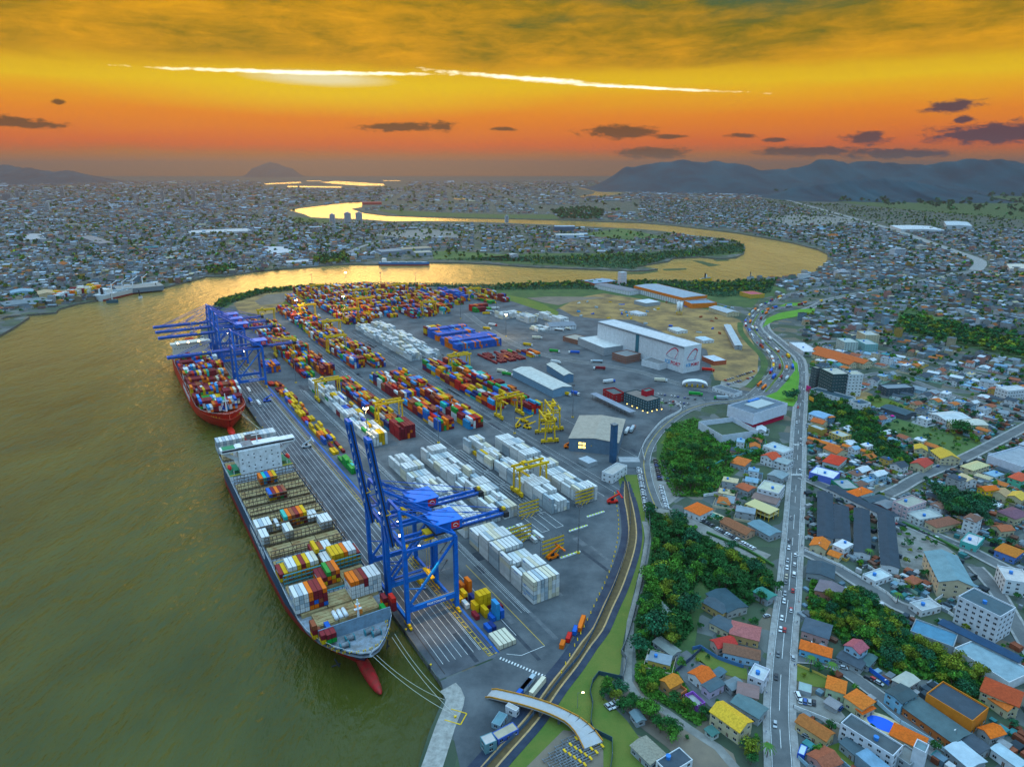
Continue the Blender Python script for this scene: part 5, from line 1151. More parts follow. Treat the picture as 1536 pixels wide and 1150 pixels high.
for x,y in ((-2.5,0),(2.5,0),(0,3)): MB().cyl((x,y,5),(x,y,22),2.4,n=14).build('tank',[m_wht],si,True)
for x,y in ((-4,-2),(4,-2),(-4,4),(4,4)): MB().box(x - .3,x + .3,y - .3,y + .3,0,6).build('leg',[m_yl],si)
MB().box(-5,5,-3,5,4.4,5).build('platform',[m_yl],si)
B5(I_,'open sided steel shed with white roof behind the cold store','shed',[(640,290),(740,315),(865,300)],7,GRY,(.55,.58,.60),'flat','metal',windows=0,name='shed',par=.2)
B5(I_,'small white roofed site office in the construction ground','site hut',[(590,385),(680,410),(710,390)],4,WH,(.5,.5,.52),'flat','metal',windows=1,name='site_hut',par=.2)
B5(I_,'long white site hut near the middle of the construction ground','site hut',[(930,530),(1010,560),(1070,540)],4,WH,(.5,.52,.5),'gable','metal',windows=1,name='site_hut',rise=.8)
B5(I_,'blue white roofed site hut behind the cold store end','site hut',[(1165,610),(1240,640),(1310,625)],4,WH,(.45,.55,.6),'gable','metal',windows=1,name='site_hut',rise=.8)
B5(I_,'pale open shed beside the red truck at the cold store end','shed',[(1225,770),(1330,815),(1415,795)],6,(.4,.1,.05),(.5,.55,.6),'flat','metal',windows=0,name='shed',par=.2)
B5(I_,'long grey roofed store at the edge of the construction ground by the highway','store',[(1415,500),(1510,680),(1560,660)],6,GRY,(.42,.45,.47),'gable','metal',windows=1,name='store_building',ridge='x')
B5(I_,'white depot with many bays beyond the construction ground','depot',[(1285,350),(1440,400),(1490,375)],7,CRM,(.38,.42,.45),'gable','metal',windows=1,name='depot')
B5(K_,'grey roofed depot office behind white tankers','depot',[(450,320),(480,345),(605,320)],6,WH,(.2,.22,.25),'gable','metal',windows=1,name='depot')
B5(K_,'wide transit shed with pale ribbed roof beside the mid yard stacks','warehouse',[(265,592),(495,708),(612,692)],9,(.16,.28,.38),(.50,.50,.46),'gable','metal',windows=0,name='warehouse',rise=2,ridge='x')
B5(K_,'rear half of the pale roofed transit shed','warehouse',[(460,560),(560,625),(628,628)],9.5,(.10,.2,.3),(.52,.50,.44),'gable','metal',windows=0,name='warehouse',rise=2)
gw = B5(K_,'big grey warehouse with tan roof and glowing windows beside the parked gantries','warehouse',[(588,985),(872,1012),(940,880)],12,(.12,.18,.24),(.36,.31,.25),'gable','metal',windows=0,name='warehouse',rise=2.2)
g_,o,ex,ey,lx,ly = gw
for i in range(2):
 for j in range(2):
  c_ = Vector(P(869 + j * 6,668 + i * 5,8 - i * 3.5)); l_ = Vector(((c_ - o).dot(ex),(c_ - o).dot(ey)))
  near_y = 0 if -ey.dot(-o) > 0 else ly
  mb = MB(); mb.box(l_.x - 1.3,l_.x + 1.3,-.15 if near_y == 0 else ly,0 if near_y == 0 else ly + .15,7.2 - i * 3.4,9.2 - i * 3.4); mb.build('window',[m_litw],g_)
tx,ty_ = P(919,693); tw = thing('chimney_tower','tall dark blue tower standing before the big grey warehouse','tower',(tx,ty_,0),QROT)
hT = next(float(h_) for h_ in np.arange(10,60,.5) if px_of(tx,ty_,h_)[1] <= 637)
MB().box(-2.2,2.2,-2.2,2.2,0,hT).build('shaft',[mat('tower_blue',(.03,.10,.20),.5,(.02,.07,.13),.2)],tw); MB().box(-2.5,2.5,-2.5,2.5,hT,hT + .6).build('cap',[m_steel],tw)
B5(cr(3.595,560,640),'small white gatehouse at the head of the ditch','gatehouse',[(1232,240),(1290,258),(1295,185)],8,WH,(.40,.38,.35),'flat','metal',windows=1,name='gatehouse')
B5(K_,'grey lean-to roof beside the loaders in front of the big warehouse','shelter',[(640,1100),(700,1130),(745,1110)],4,GRY,(.40,.44,.48),'flat','metal',windows=0,name='shelter',par=.1)
B5(K_,'low grey shed at the port wall below the big warehouse','shed',[(870,1090),(880,1120),(1000,1125)],5,GRY,(.33,.34,.35),'flat','metal',windows=0,name='shed',par=.3)
O_ = cr(11.815,880,560)
ho_,o,ex,ey,lx,ly = B5(O_,'dark glass harbour office with lit yellow lamps around its foot','office',[(660,330),(1080,490),(1335,445)],12,(.03,.07,.085),(.20,.17,.15),'flat','metal',name='office_block',windows=2,winmat=mat('teal_glass',(.03,.14,.18),.3))
B5(O_,'red walled wing of the harbour office with hollow roof','office',[(290,270),(480,370),(650,325)],10,(.40,.015,.02),(.10,.12,.12),'flat','metal',name='office_block',windows=1,par=1.5)
B5(O_,'red penthouse box on top of the dark harbour office','penthouse',[(970,290),(1060,320),(1155,270)],17,(.42,.015,.03),(.08,.16,.14),'flat','metal',name='roof_pavilion',windows=0) if True else 0
for k,(x,y) in enumerate(((425,415),(715,560),(805,600),(890,632),(990,685),(1075,715),(1155,690),(1240,668),(1325,655),(530,450),(1028,628))):
 p_ = P(*O_((x,y + 30))[0]); o_ = MB(); o_.cyl((0,0,0),(0,0,3),.1,n=6,m=1); ellipsoid(o_,(0,0,3.3),(.6,.6,.6),8,6); l_ = at(o_.build('garden_lamp',[m_litw,m_steel]),(p_[0],p_[1],0)); tag(l_,'glowing yellow garden lamp, %s along the foot of the dark harbour office' % ORD[k + 1],'lamp','lamps round the harbour office')
cp = B5(O_,'long grey canopy roof over the inspection lanes by the harbour office','canopy',[(60,355),(760,690),(880,670)],6,GRY,(.24,.27,.33),'flat','metal',windows=0,name='canopy',par=.1)
for ch in cp[0].children:
 if ch.name.startswith('wall'): bpy.data.objects.remove(ch)
for k in range(10):
 for y in (.6,cp[5] - .6): MB().box(cp[4] * (k + .5) / 10 - .2,cp[4] * (k + .5) / 10 + .2,y - .2,y + .2,0,5.2).build('post',[m_steel],cp[0])
mz = B5(c9,'large angular white block over a red plinth beside the avenue junction','showroom',[(920,228),(1108,290),(1378,222)],17,(.60,.63,.70),(.12,.16,.20),'flat','metal',windows=0,name='showroom',par=1.2)
root_,o,ex,ey,lx,ly = mz
for ch in list(root_.children):
 if ch.name.startswith('wall'): ch.scale = (1,1,1); ch.data = (lambda m_: (m_.box(0,lx,0,ly,5.5,15.8),m_.mesh('wall',[MATS['wall_59_62_69'] if 'wall_59_62_69' in MATS else m_wht]))[1])(MB())
mb = MB(); mb.box(1.5,lx - 1.5,1.5,ly - 1.5,0,5.5); mb.build('plinth',[mat('plinth_red',(.42,.01,.05),.6)],root_)
mb = MB(); mb.box(lx * .25,lx * .75,ly * .3,ly * .8,15.9,17.2,0); mb.box(lx * .1,lx * .2,ly * .5,ly * .8,15.9,17.4,1); mb.build('roof_plant',[GREYM,mat('tank_blue',(.03,.18,.5),.5)],root_)
mz2 = B5(c9,'lower white lattice walled court joined to the angular white block','court wall',[(710,345),(880,445),(1070,372)],8,(.58,.61,.68),(.06,.09,.05),'flat','metal',windows=0,name='court_wall',par=5)
ga = P(1042,580); gt = thing('gate_arch','white curved gate arch over the port entrance booths','gate',(ga[0],ga[1],0),R(-12)); mb = MB()
for k in range(12): t0,t1 = math.pi * k / 12,math.pi * (k + 1) / 12; mb.bar((-14 * math.cos(t0),0,3 + 5 * math.sin(t0)),(-14 * math.cos(t1),0,3 + 5 * math.sin(t1)),9,.6,up=(0,0,1))
mb.build('roof',[m_wht],gt)
for x in (-9,-3,3,9): MB().box(x - .9,x + .9,-1.5,1.5,0,3.2).build('booth',[m_yl],gt)
B5(c9,'long white single storey office behind the truck gate','office',[(810,95),(965,145),(990,118)],5,WH,(.12,.14,.16),'flat','metal',windows=1,name='office_block')
B5(c8,'dark glass apartment tower with white end wall by the avenue','apartment block',[(330,95),(495,175),(610,120)],26,(.035,.08,.085),(.45,.43,.36),'flat','metal',windows=2,name='apartment_block',storeys=7)
B5(c8,'white end block of the dark apartment tower','apartment block',[(605,130),(690,175),(735,105)],26,WH,(.45,.42,.33),'flat','metal',windows=2,name='apartment_block',storeys=7)
B5(c8,'slim dark stair tower left of the glass apartments','apartment block',[(225,80),(300,100),(330,85)],24,(.06,.09,.10),(.4,.36,.28),'flat','metal',windows=2,name='apartment_block',storeys=7)
B5(c8,'long low white building with dark roofs facing the green hollow','school',[(205,360),(680,490),(740,450)],6,WH,(.04,.08,.10),'flat','metal',windows=1,name='hall_building')
B5(c8,'white boxy house with dark roof at the end of the long low building','house',[(700,500),(820,545),(910,505)],8,WH,(.05,.09,.11),'flat','metal',windows=1)
B5(c8,'dark roofed open market shed with bright umbrellas inside','market hall',[(1075,580),(1380,680),(1396,610)],5,(.08,.10,.12),(.05,.09,.11),'gable','metal',windows=0,name='market_hall')
B5(c8,'dark flat roofed two storey hall on thin columns','hall',[(1050,300),(1160,350),(1370,280)],9,(.05,.08,.10),(.20,.24,.27),'flat','metal',windows=1,name='hall_building')
B5(c8,'pale blue roofed house at the avenue kerb beside the hollow','house',[(190,660),(370,720),(420,660)],7,WH,(.2,.35,.5),'gable','metal')
B5(c8,'small bright orange roof corner house in the hollow','house',[(395,690),(440,710),(490,690)],7,(.1,.2,.28),ORA,'hip')
B5(c8,'orange tiled house in the row beside the avenue','house',[(215,750),(360,790),(430,760)],5,CRM,TER,'gable')
B5(c8,'ochre windowless store with grey roof at the avenue kerb','store',[(185,800),(345,860),(390,830)],7,(.34,.24,.05),(.35,.38,.38),'flat','metal',windows=0,name='store_building')
B5(c8,'yellow house with flat cream roof terraces','house',[(440,880),(600,945),(670,900)],6,(.58,.40,.12),(.42,.42,.36),'flat','metal')
B5(c8,'long orange tiled roof wall beside the avenue garden','house',[(175,960),(560,1080),(580,1060)],4,(.5,.3,.2),ORA,'gable',windows=1)
B5(c8,'orange roofed terrace running down from the garden wall','house',[(600,1050),(960,1150),(980,1130)],4,CRM,ORA,'gable',windows=1)
cM = cr(3.227,1060,400)
B5(cM,'long red tiled row roof, rear of two beside the avenue','terrace',[(515,400),(760,470),(775,455)],7,CRM,TER,'gable',name='terrace_building',windows=2)
B5(cM,'long red tiled row roof, front of two beside the avenue','terrace',[(510,420),(690,475),(710,462)],6,CRM,TER,'gable',name='terrace_building',windows=2)
B5(cM,'white curved roof shop at the road fork','shop',[(400,365),(470,410),(520,395)],6,WH,(.6,.6,.62),'flat','metal',name='shop')
B5(cM,'pale green four storey apartments behind the road fork','apartment block',[(630,345),(670,365),(705,350)],15,(.45,.55,.52),(.4,.45,.42),'flat','metal',name='apartment_block',storeys=5)
B5(cM,'cream apartments with blue panels, tallest behind the road fork','apartment block',[(728,310),(770,330),(805,315)],18,CRM,(.4,.42,.4),'flat','metal',name='apartment_block',storeys=6)
B5(cM,'turquoise apartments in front of the cream apartments','apartment block',[(720,350),(770,375),(800,360)],14,(.2,.45,.45),(.35,.40,.40),'flat','metal',name='apartment_block',storeys=5)
B5(cM,'yellow and red petrol station hall near the river bend','hall',[(160,120),(215,135),(258,125)],8,(.62,.38,.03),(.45,.10,.12),'flat','metal',name='hall_building')
B5(cM,'white church like block with square tower among grey roofs','church',[(1400,580),(1460,600),(1500,570)],12,WH,(.5,.5,.5),'flat','metal',name='church',storeys=3)
B5(cM,'white barn with ribbed pale roof beside the pasture','barn',[(1075,710),(1160,745),(1220,710)],6,WH,(.5,.52,.52),'gable','metal',name='barn')
B5(cM,'second ribbed roof barn, nearest the round tree of the pasture','barn',[(1140,735),(1190,765),(1280,720)],5,CRM,(.52,.50,.42),'gable','metal',name='barn')
L5 = [('rosy tiled hip roof house with ochre walls beside the avenue',[(880,225),(1075,275),(1105,190)],4.6,(.52,.32,.13),PNK,'hip'),('small red tiled house below the rosy hip roof',[(750,270),(800,325),(885,250)],4.2,(.5,.35,.3),RED,'gable'),
('brown tiled roof house with pale blue walls and picket fence',[(835,350),(1080,405),(1110,345)],4.6,BLUW,BRN,'gable'),('bright orange tiled house with blue tank neighbour',[(600,490),(690,560),(785,515)],4.4,WH,(.70,.13,.015),'gable'),
('slate grey roofed house with lilac gable below the bright orange roof',[(690,575),(745,620),(848,570)],4.6,(.50,.42,.55),(.07,.11,.13),'gable'),('amber tiled house at the head of the dirt path hedge',[(410,540),(475,595),(550,545)],5,(.5,.25,.1),(.60,.20,.02),'gable'),
('yellow tiled two storey house, largest beside the dirt path',[(748,752),(945,892),(1040,825)],7,CRM,(.72,.42,.03),'gable'),('plum grey curved roof shed beside the avenue pavement',[(930,630),(1070,665),(1090,590)],4.6,(.35,.28,.2),(.24,.15,.14),'gable'),
('dark hip roof over ochre walls at the edge of the wood',[(690,10),(830,90),(880,20)],4.6,(.55,.38,.15),(.06,.09,.11),'hip'),('dark roof with cream verge between the wood and the rosy house',[(745,150),(870,215),(905,150)],4.2,CRM,(.07,.10,.12),'gable'),
('long grey garden shed among banana plants',[(360,280),(490,375),(550,345)],3.4,GRY,(.20,.22,.20),'gable'),('mossy pale shed roof half hidden in the wood',[(370,25),(440,100),(480,75)],3.4,GRY,(.30,.33,.30),'gable'),
('grey lean-to by the parked cars in the walled garden',[(205,760),(250,825),(295,790)],3.2,GRY,(.14,.20,.22),'gable'),('long brown grey barn at the foot of the picture by the dirt lane',[(210,985),(340,1110),(430,1030)],4,GRY,(.28,.26,.20),'gable')]
for lb_,pt_,h_,wc,rc,st in L5: B5(c5,lb_,'house' if 'shed' not in lb_ and 'barn' not in lb_ and 'lean' not in lb_ else 'shed',pt_,h_,wc,rc,st,'tile' if rc[0] > .2 and 'shed' not in lb_ else 'metal',rise=None if h_ > 4 else .8)
B5(c5,'unfinished orange brick annex beside the amber tiled house','house',[(480,600),(535,640),(590,600)],3.5,(.5,.16,.05),(.18,.10,.06),'flat','metal',par=1.4)
B5(c5,'roofless purple walled room block in the hedge','house',[(575,635),(660,715),(705,680)],3.6,(.30,.10,.45),(.35,.36,.34),'flat','metal',par=1.8)
B5(c5,'white two storey corner house with roof terrace on the avenue','house',[(1003,500),(1110,545),(1140,460)],7.5,(.60,.60,.66),(.48,.50,.50),'flat','metal')
B5(c5,'small grey store behind the lilac gabled house','shed',[(835,560),(895,610),(945,545)],3.4,GRY,(.16,.20,.22),'gable','metal',rise=.6)
B5(c5,'blue grey lean-to beside the bright orange roof','shed',[(755,490),(800,520),(825,465)],3.2,GRY,(.08,.14,.17),'gable','metal',rise=.5)
B5(c5,'wide teal grey workshop roof on the avenue behind the yellow house','workshop',[(890,690),(1075,800),(1112,720)],4.4,GRY,(.10,.17,.18),'gable','metal',name='workshop')
B5(c5,'dark flat roof with white rim at the foot of the picture','house',[(380,1085),(470,1175),(605,1055)],6,WH,(.06,.08,.10),'flat','metal',par=.5)
B5(c5,'tiny turquoise doored hut below the yellow tiled house','hut',[(712,875),(760,920),(790,880)],2.8,(.45,.5,.45),(.06,.16,.14),'gable','metal',rise=.4,name='garden_hut',windows=1)
L6 = [('dark hip roofed bungalow with pink wall facing the avenue',[(98,195),(270,250),(250,150)],4.4,(.5,.3,.28),(.07,.10,.13),'hip'),('orange tiled bungalow with sky blue walls on the avenue corner',[(85,310),(285,370),(298,315)],4.6,(.15,.42,.62),(.72,.14,.015),'gable'),
('pink roofed two storey house with pale blue walls below the wood',[(375,290),(470,345),(520,300)],7,BLUW,(.40,.10,.12),'gable'),('dark carport roof joined to the pink roofed house',[(325,370),(480,445),(520,400)],3.4,GRY,(.06,.08,.10),'gable'),
('green grey garden roof behind the dark carport',[(480,405),(530,430),(605,380)],3.4,GRY,(.07,.13,.13),'gable'),('orange multi roofed villa, rear wing',[(255,565),(375,605),(440,545)],5,(.45,.55,.35),ORA,'hip'),
('orange multi roofed villa, front wing with dark skylight',[(375,625),(490,705),(550,640)],5.4,(.5,.5,.3),ORA,'hip'),('orange tiled porch at the lower end of the villa',[(452,705),(490,735),(562,690)],3.6,CRM,(.70,.12,.01),'hip'),
('brown orange tiled house with cream walls by the paved lot',[(60,785),(255,910),(310,860)],4.8,(.55,.42,.22),(.40,.13,.03),'gable'),('small dark roofed house beside the mown lawn',[(345,920),(440,1000),(515,960)],4,GRY,(.07,.11,.13),'gable'),
('big orange hip roof behind the blue swimming pool',[(668,868),(880,970),(955,915)],5,CRM,(.66,.13,.01),'hip'),('sky blue two storey house with dark roof on the lane',[(640,590),(745,665),(822,600)],6.6,(.20,.45,.62),(.05,.08,.09),'gable'),
('pale grey pitched shed at the edge of the thicket',[(685,515),(770,570),(840,505)],4,GRY,(.42,.41,.35),'gable'),('bright orange lean-to beside the orange framed hall',[(1240,825),(1320,890),(1390,840)],4,GRY,(.75,.15,.01),'gable'),
('red brown tiled villa, rear roof by the thicket',[(1255,585),(1500,690),(1560,610)],6.5,CRM,(.45,.07,.02),'hip'),('orange brown front roof of the villa by the thicket',[(1310,635),(1430,715),(1500,680)],4.5,CRM,(.60,.14,.02),'gable'),
('pale blue metal roof shed at the foot of the picture',[(1025,955),(1180,1085),(1250,1010)],4.2,GRY,(.40,.50,.56),'gable'),('long pale blue metal roof in the lower corner',[(1325,960),(1500,1085),(1536,1040)],4.2,WH,(.36,.48,.54),'gable'),
('dark grey roof between the two pale blue metal roofs',[(1130,900),(1250,990),(1290,930)],4,GRY,(.06,.08,.10),'gable')]
for lb_,pt_,h_,wc,rc,st in L6: B5(c6,lb_,'house' if 'shed' not in lb_ and 'lean' not in lb_ else 'shed',pt_,h_,wc,rc,st,'tile' if rc[0] > .35 and 'metal' not in lb_ and 'grey' not in lb_ else 'metal')
B5(c6,'long rusting dark roof over orange workshop walls on the lane','workshop',[(752,690),(1080,925),(1195,865)],4.4,(.45,.14,.04),(.08,.13,.14),'gable','metal',name='workshop')
B5(c6,'orange framed hall with dark flat roof beside the thicket','hall',[(905,600),(1205,780),(1325,700)],8.5,(.62,.20,.02),(.05,.07,.09),'flat','metal',name='hall_building',par=.9,storeys=1)
B5(c6,'long white three storey block with dark flat roof at the foot of the picture','apartment block',[(350,790),(690,1005),(755,935)],9.5,(.58,.62,.68),(.08,.10,.11),'flat','metal',name='apartment_block',storeys=3)
B5(c6,'slim white water tower block beside the orange hip roof','tower',[(820,945),(900,985),(932,935)],13,(.60,.63,.68),(.15,.22,.24),'flat','metal',windows=0,name='tower_building')
B5(c6,'grey flat roofed annex below the white tower block','annex',[(690,990),(800,1065),(860,990)],6,GRY,(.2,.21,.2),'flat','metal',windows=1,name='annex_building')
B5(c6,'blue kiosk with white roof on the lawn by the avenue','kiosk',[(70,985),(115,1005),(160,955)],3,(.02,.08,.42),(.45,.55,.58),'flat','metal',windows=0,name='kiosk',par=.15)
B5(c6,'small open garage roof behind the parked white van','garage',[(75,575),(160,600),(175,550)],2.8,GRY,(.28,.38,.36),'flat','metal',windows=0,name='garage',par=.1)
B5(c6,'grey tiled carport roof beside the paved lot','garage',[(245,660),(320,705),(355,670)],2.8,GRY,(.25,.24,.25),'gable','metal',windows=0,name='garage',rise=.5)
B5(c6,'tall white apartment block with many small windows and blue balcony tower','apartment block',[(1112,-30),(1385,105),(1485,45)],17,(.60,.63,.68),(.07,.11,.13),'flat','metal',name='apartment_block',storeys=5)
B5(c6,'wide patched blue flat roof beside the thicket','warehouse',[(800,195),(1080,300),(1165,235)],5,GRY,(.08,.22,.32),'flat','metal',windows=0,name='warehouse')
B5(c6,'white rimmed flat roof with skylights behind the thicket','warehouse',[(1085,305),(1440,530),(1560,440)],5,WH,(.22,.32,.36),'flat','metal',windows=0,name='warehouse')
B5(c6,'navy strip roof between the white apartments and the skylight roof','warehouse',[(985,150),(1500,400),(1540,375)],5.5,GRY,(.02,.06,.12),'gable','metal',windows=0,name='warehouse')
L7 = [('long dark school roof, first from the avenue',[(200,372),(197,655),(300,672)],4.6,GRY),('long dark school roof, second from the avenue',[(304,455),(310,668),(405,660)],4.6,WH),('long dark school roof, third from the avenue',[(432,475),(432,752),(536,750)],4.6,WH),
('long dark school roof, fourth from the avenue beside the yard',[(582,500),(605,835),(718,838)],4.6,WH),('dark roof passage linking the school roofs along the street',[(255,348),(655,545),(690,510)],4.2,WH)]
for lb_,pt_,h_,wc in L7: B5(c7,lb_,'school',pt_,h_,wc,(.035,.055,.075),'gable','metal',name='school_building',windows=1)
B5(c7,'large sports hall with teal ribbed roof and brown pillars','sports hall',[(880,755),(975,945),(1185,952)],10,(.55,.45,.30),(.16,.27,.30),'gable','metal',name='sports_hall',windows=1,rise=3)
L7b = [('orange hip roofed cream house below the first school roof',[(148,712),(250,742),(268,690)],5,CRM,ORA,'gable','tile'),('small orange gabled outbuilding beside the cream house',[(262,768),(330,795),(357,770)],3.6,CRM,ORA,'gable','tile'),
('dark barn roof beside the avenue below the school',[(128,890),(300,930),(318,850)],5,GRY,(.05,.08,.10),'gable','metal'),('mauve grey patched roof behind the dark barn',[(180,1000),(330,1050),(372,985)],4.4,(.5,.22,.15),(.18,.15,.17),'gable','metal'),
('small white flat roofed house with yellow door on the lower street',[(485,895),(565,942),(618,870)],4,WH,(.48,.55,.55),'flat','metal'),('white grey flat house beside the little lawn',[(785,1075),(865,1130),(930,1060)],4.4,WH,(.40,.42,.42),'flat','metal'),
('red hip roofed house nearest the avenue crossing',[(230,178),(330,205),(395,160)],5,(.5,.55,.55),(.62,.05,.02),'hip','tile'),('orange roofed house behind the red hip roof',[(235,92),(320,130),(370,105)],4.6,CRM,TER,'gable','tile'),
('green painted shop with grey roof on the street',[(285,292),(360,352),(420,310)],5,(.02,.22,.12),(.30,.32,.32),'flat','metal'),('vivid orange hip roof on the street between green shops',[(385,372),(450,402),(500,350)],5,WH,(.75,.14,.01),'hip','tile'),
('dark roofed green house on the street',[(475,412),(530,442),(600,395)],5,(.03,.30,.22),(.05,.08,.10),'gable','metal'),('red grey roofed shop before the three storey block',[(560,445),(640,480),(670,440)],5,(.25,.1,.1),(.16,.18,.2),'gable','metal'),
('pale grey roofed two storey house beside the red fronted block',[(765,500),(850,548),(942,492)],6,(.5,.55,.55),(.42,.43,.40),'flat','metal'),('brown hip roof house on the street before the big tree',[(885,562),(960,602),(1085,555)],4.6,CRM,(.26,.10,.06),'hip','tile'),
('turquoise walled house with white roof on the bend',[(1110,682),(1215,718),(1275,665)],5,(.08,.42,.38),(.55,.5,.5),'flat','metal'),('deep orange hip roofed restaurant at the right edge',[(1330,742),(1460,792),(1516,750)],5,(.1,.2,.5),(.55,.17,.02),'hip','tile'),
('white three storey block with stained roof at the right edge',[(1345,840),(1400,930),(1530,900)],10,WH,(.52,.48,.46),'flat','metal'),('golden roofed house, rear of the golden pair',[(820,100),(900,112),(952,92)],6,CRM,YEL,'gable','tile'),
('golden roofed house, front of the golden pair by the street',[(920,108),(985,160),(1070,135)],6,CRM,YEL,'gable','tile'),('red tiled house beside the golden pair',[(790,190),(880,218),(922,182)],5,CRM,(.48,.06,.04),'gable','tile'),
('cream roofed house at the street junction',[(1110,208),(1190,237),(1260,190)],6,CRM,(.60,.50,.25),'hip','tile'),('sand coloured double roof house below the junction',[(1085,272),(1150,306),(1195,288)],6,WH,(.62,.46,.25),'gable','tile'),
('red roofed house with green walls at the right edge',[(1415,278),(1500,306),(1530,262)],7,(.10,.45,.30),(.60,.09,.04),'hip','tile'),('narrow orange and yellow house in the crowded block',[(1220,342),(1270,367),(1305,332)],7.5,(.70,.42,.02),(.70,.14,.01),'gable','tile'),
('tan roofed long house in the crowded block',[(1305,375),(1400,405),(1425,375)],5,CRM,(.45,.28,.14),'gable','tile'),('golden roofed house beside the tan long house',[(1405,398),(1500,428),(1530,395)],5,CRM,(.70,.42,.06),'gable','tile'),
('purple brown big hip roof at the right edge',[(1345,498),(1460,547),(1530,505)],5,CRM,(.20,.09,.12),'hip','tile'),('rust roofed house in the walled garden by the bend',[(1310,590),(1370,625),(1420,595)],4.4,CRM,(.42,.12,.05),'gable','tile')]
for lb_,pt_,h_,wc,rc,st,rk_ in L7b: B5(c7,lb_,'house' if 'shop' not in lb_ else 'shop',pt_,h_,wc,rc,st,rk_)
B5(c7,'long white shop hall with blue stripe at the avenue corner','shop',[(145,245),(300,288),(400,262)],6,(.10,.16,.55),(.60,.62,.62),'flat','metal',name='shop',windows=0,par=.5)
B5(c7,'red fronted three storey block on the street','apartment block',[(680,430),(775,472),(868,420)],10,(.55,.40,.42),(.35,.34,.28),'flat','metal',name='apartment_block',storeys=3,winmat=mat('teal_glass',(.03,.14,.18),.3))
B5(c7,'large white walled supermarket with grey roof at the right edge','supermarket',[(1285,135),(1500,210),(1620,120)],8,(.60,.63,.72),(.30,.33,.36),'flat','metal',name='supermarket',windows=0,par=1.2)
L4 = [('orange hip roofed pool house beside the row of parked cars',[(527,440),(610,478),(660,435)],5,WH,(.72,.14,.015),'hip','tile'),('long brown tiled gallery between the car row and the green pool',[(720,512),(860,582),(892,552)],4,(.5,.3,.2),(.30,.11,.05),'gable','tile'),
('teal grey roofed house below the yellow concrete frame',[(870,522),(985,588),(1030,555)],4.6,GRY,(.14,.24,.28),'gable','metal'),('cream flat roofed white apartments facing the yellow frame',[(920,328),(1035,358),(1058,310)],9.5,(.58,.60,.64),(.52,.50,.38),'flat','metal'),
('long brown roof in front of the cream flat roof',[(890,382),(1020,418),(1038,385)],5,(.5,.5,.55),(.22,.14,.12),'gable','metal'),('long pale grey roof beside the avenue above the crossing',[(950,100),(1060,140),(1080,105)],8,WH,(.42,.48,.48),'flat','metal'),
('white house with red corner roof beside the avenue',[(940,155),(1000,178),(1020,150)],7,WH,(.60,.08,.03),'gable','tile'),('grey roofed white house at the pavement by the crossing',[(985,175),(1080,205),(1105,180)],6,WH,(.28,.33,.33),'gable','metal'),
('orange half roof between grey sheds',[(775,192),(850,212),(890,180)],4.6,GRY,(.66,.16,.03),'hip','tile'),('dark gable roof over black tarpaulin shed by the avenue trees',[(645,900),(760,1000),(790,905)],4.6,(.35,.35,.33),(.04,.08,.10),'gable','metal'),
('green metal roof hidden among the avenue trees',[(900,888),(975,932),(985,885)],4.4,GRY,(.05,.22,.18),'gable','metal'),('grey ribbed roof house above the cream apartments',[(975,258),(1050,282),(1078,252)],5,GRY,(.22,.28,.30),'gable','metal'),
('dark and orange patched roof beside the lawn',[(805,322),(870,348),(897,322)],4.6,GRY,(.42,.10,.04),'gable','metal')]
for lb_,pt_,h_,wc,rc,st,rk_ in L4: B5(c4,lb_,'house',pt_,h_,wc,rc,st,rk_)
A_,B_,C_ = c4((855,415),(985,470),(1027,440)); o,ex,ey,lx,ly = frame3(A_,B_,C_,6); fr = thing('unfinished_house','unfinished yellow concrete frame without walls','building frame',(o.x,o.y,0),math.atan2(ex.y,ex.x)); FOOT.append([tuple(o),tuple(o + ex * lx),tuple(o + ex * lx + ey * ly),tuple(o + ey * ly)])
for i in range(7):
 for j in range(3): MB().box(lx * i / 6 - .2,lx * i / 6 + .2,ly * j / 2 - .2,ly * j / 2 + .2,0,6).build('column',[m_yl],fr)
for z in (2.9,5.9): mb = MB(); mb.box(-.3,lx + .3,-.3,ly + .3,z,z + .3); mb.build('slab',[mat('slab_cream',(.5,.42,.2),.8)],fr)
WIDE = [(P(*a_),P(*b_)) for a_,b_ in ()]
def near_road(X,Y,pad=1.0):
 r = np.zeros(X.shape,bool)
 for line,hw in ROADS:
  pts = np.array([(p.x,p.y) for p in line]); mnx,mny = pts.min(0) - hw - 30; mxx,mxy = pts.max(0) + hw + 30
  idx = np.where((X > mnx) & (X < mxx) & (Y > mny) & (Y < mxy))[0]
  if not len(idx): continue
  x = X[idx]; y = Y[idx]; dm = np.full(len(idx),1e9)
  for i in range(len(pts) - 1):
   a_,b_ = pts[i],pts[i + 1]; ab = b_ - a_; L2 = (ab ** 2).sum() + 1e-9
   t_ = np.clip(((x - a_[0]) * ab[0] + (y - a_[1]) * ab[1]) / L2,0,1); dm = np.minimum(dm,np.hypot(x - a_[0] - t_ * ab[0],y - a_[1] - t_ * ab[1]))
  r[idx] |= dm < hw + pad
 return r
RIVERP = PL(right_bank)
land_ring = ring
def on_land(X,Y): return pip(land_ring,X,Y)
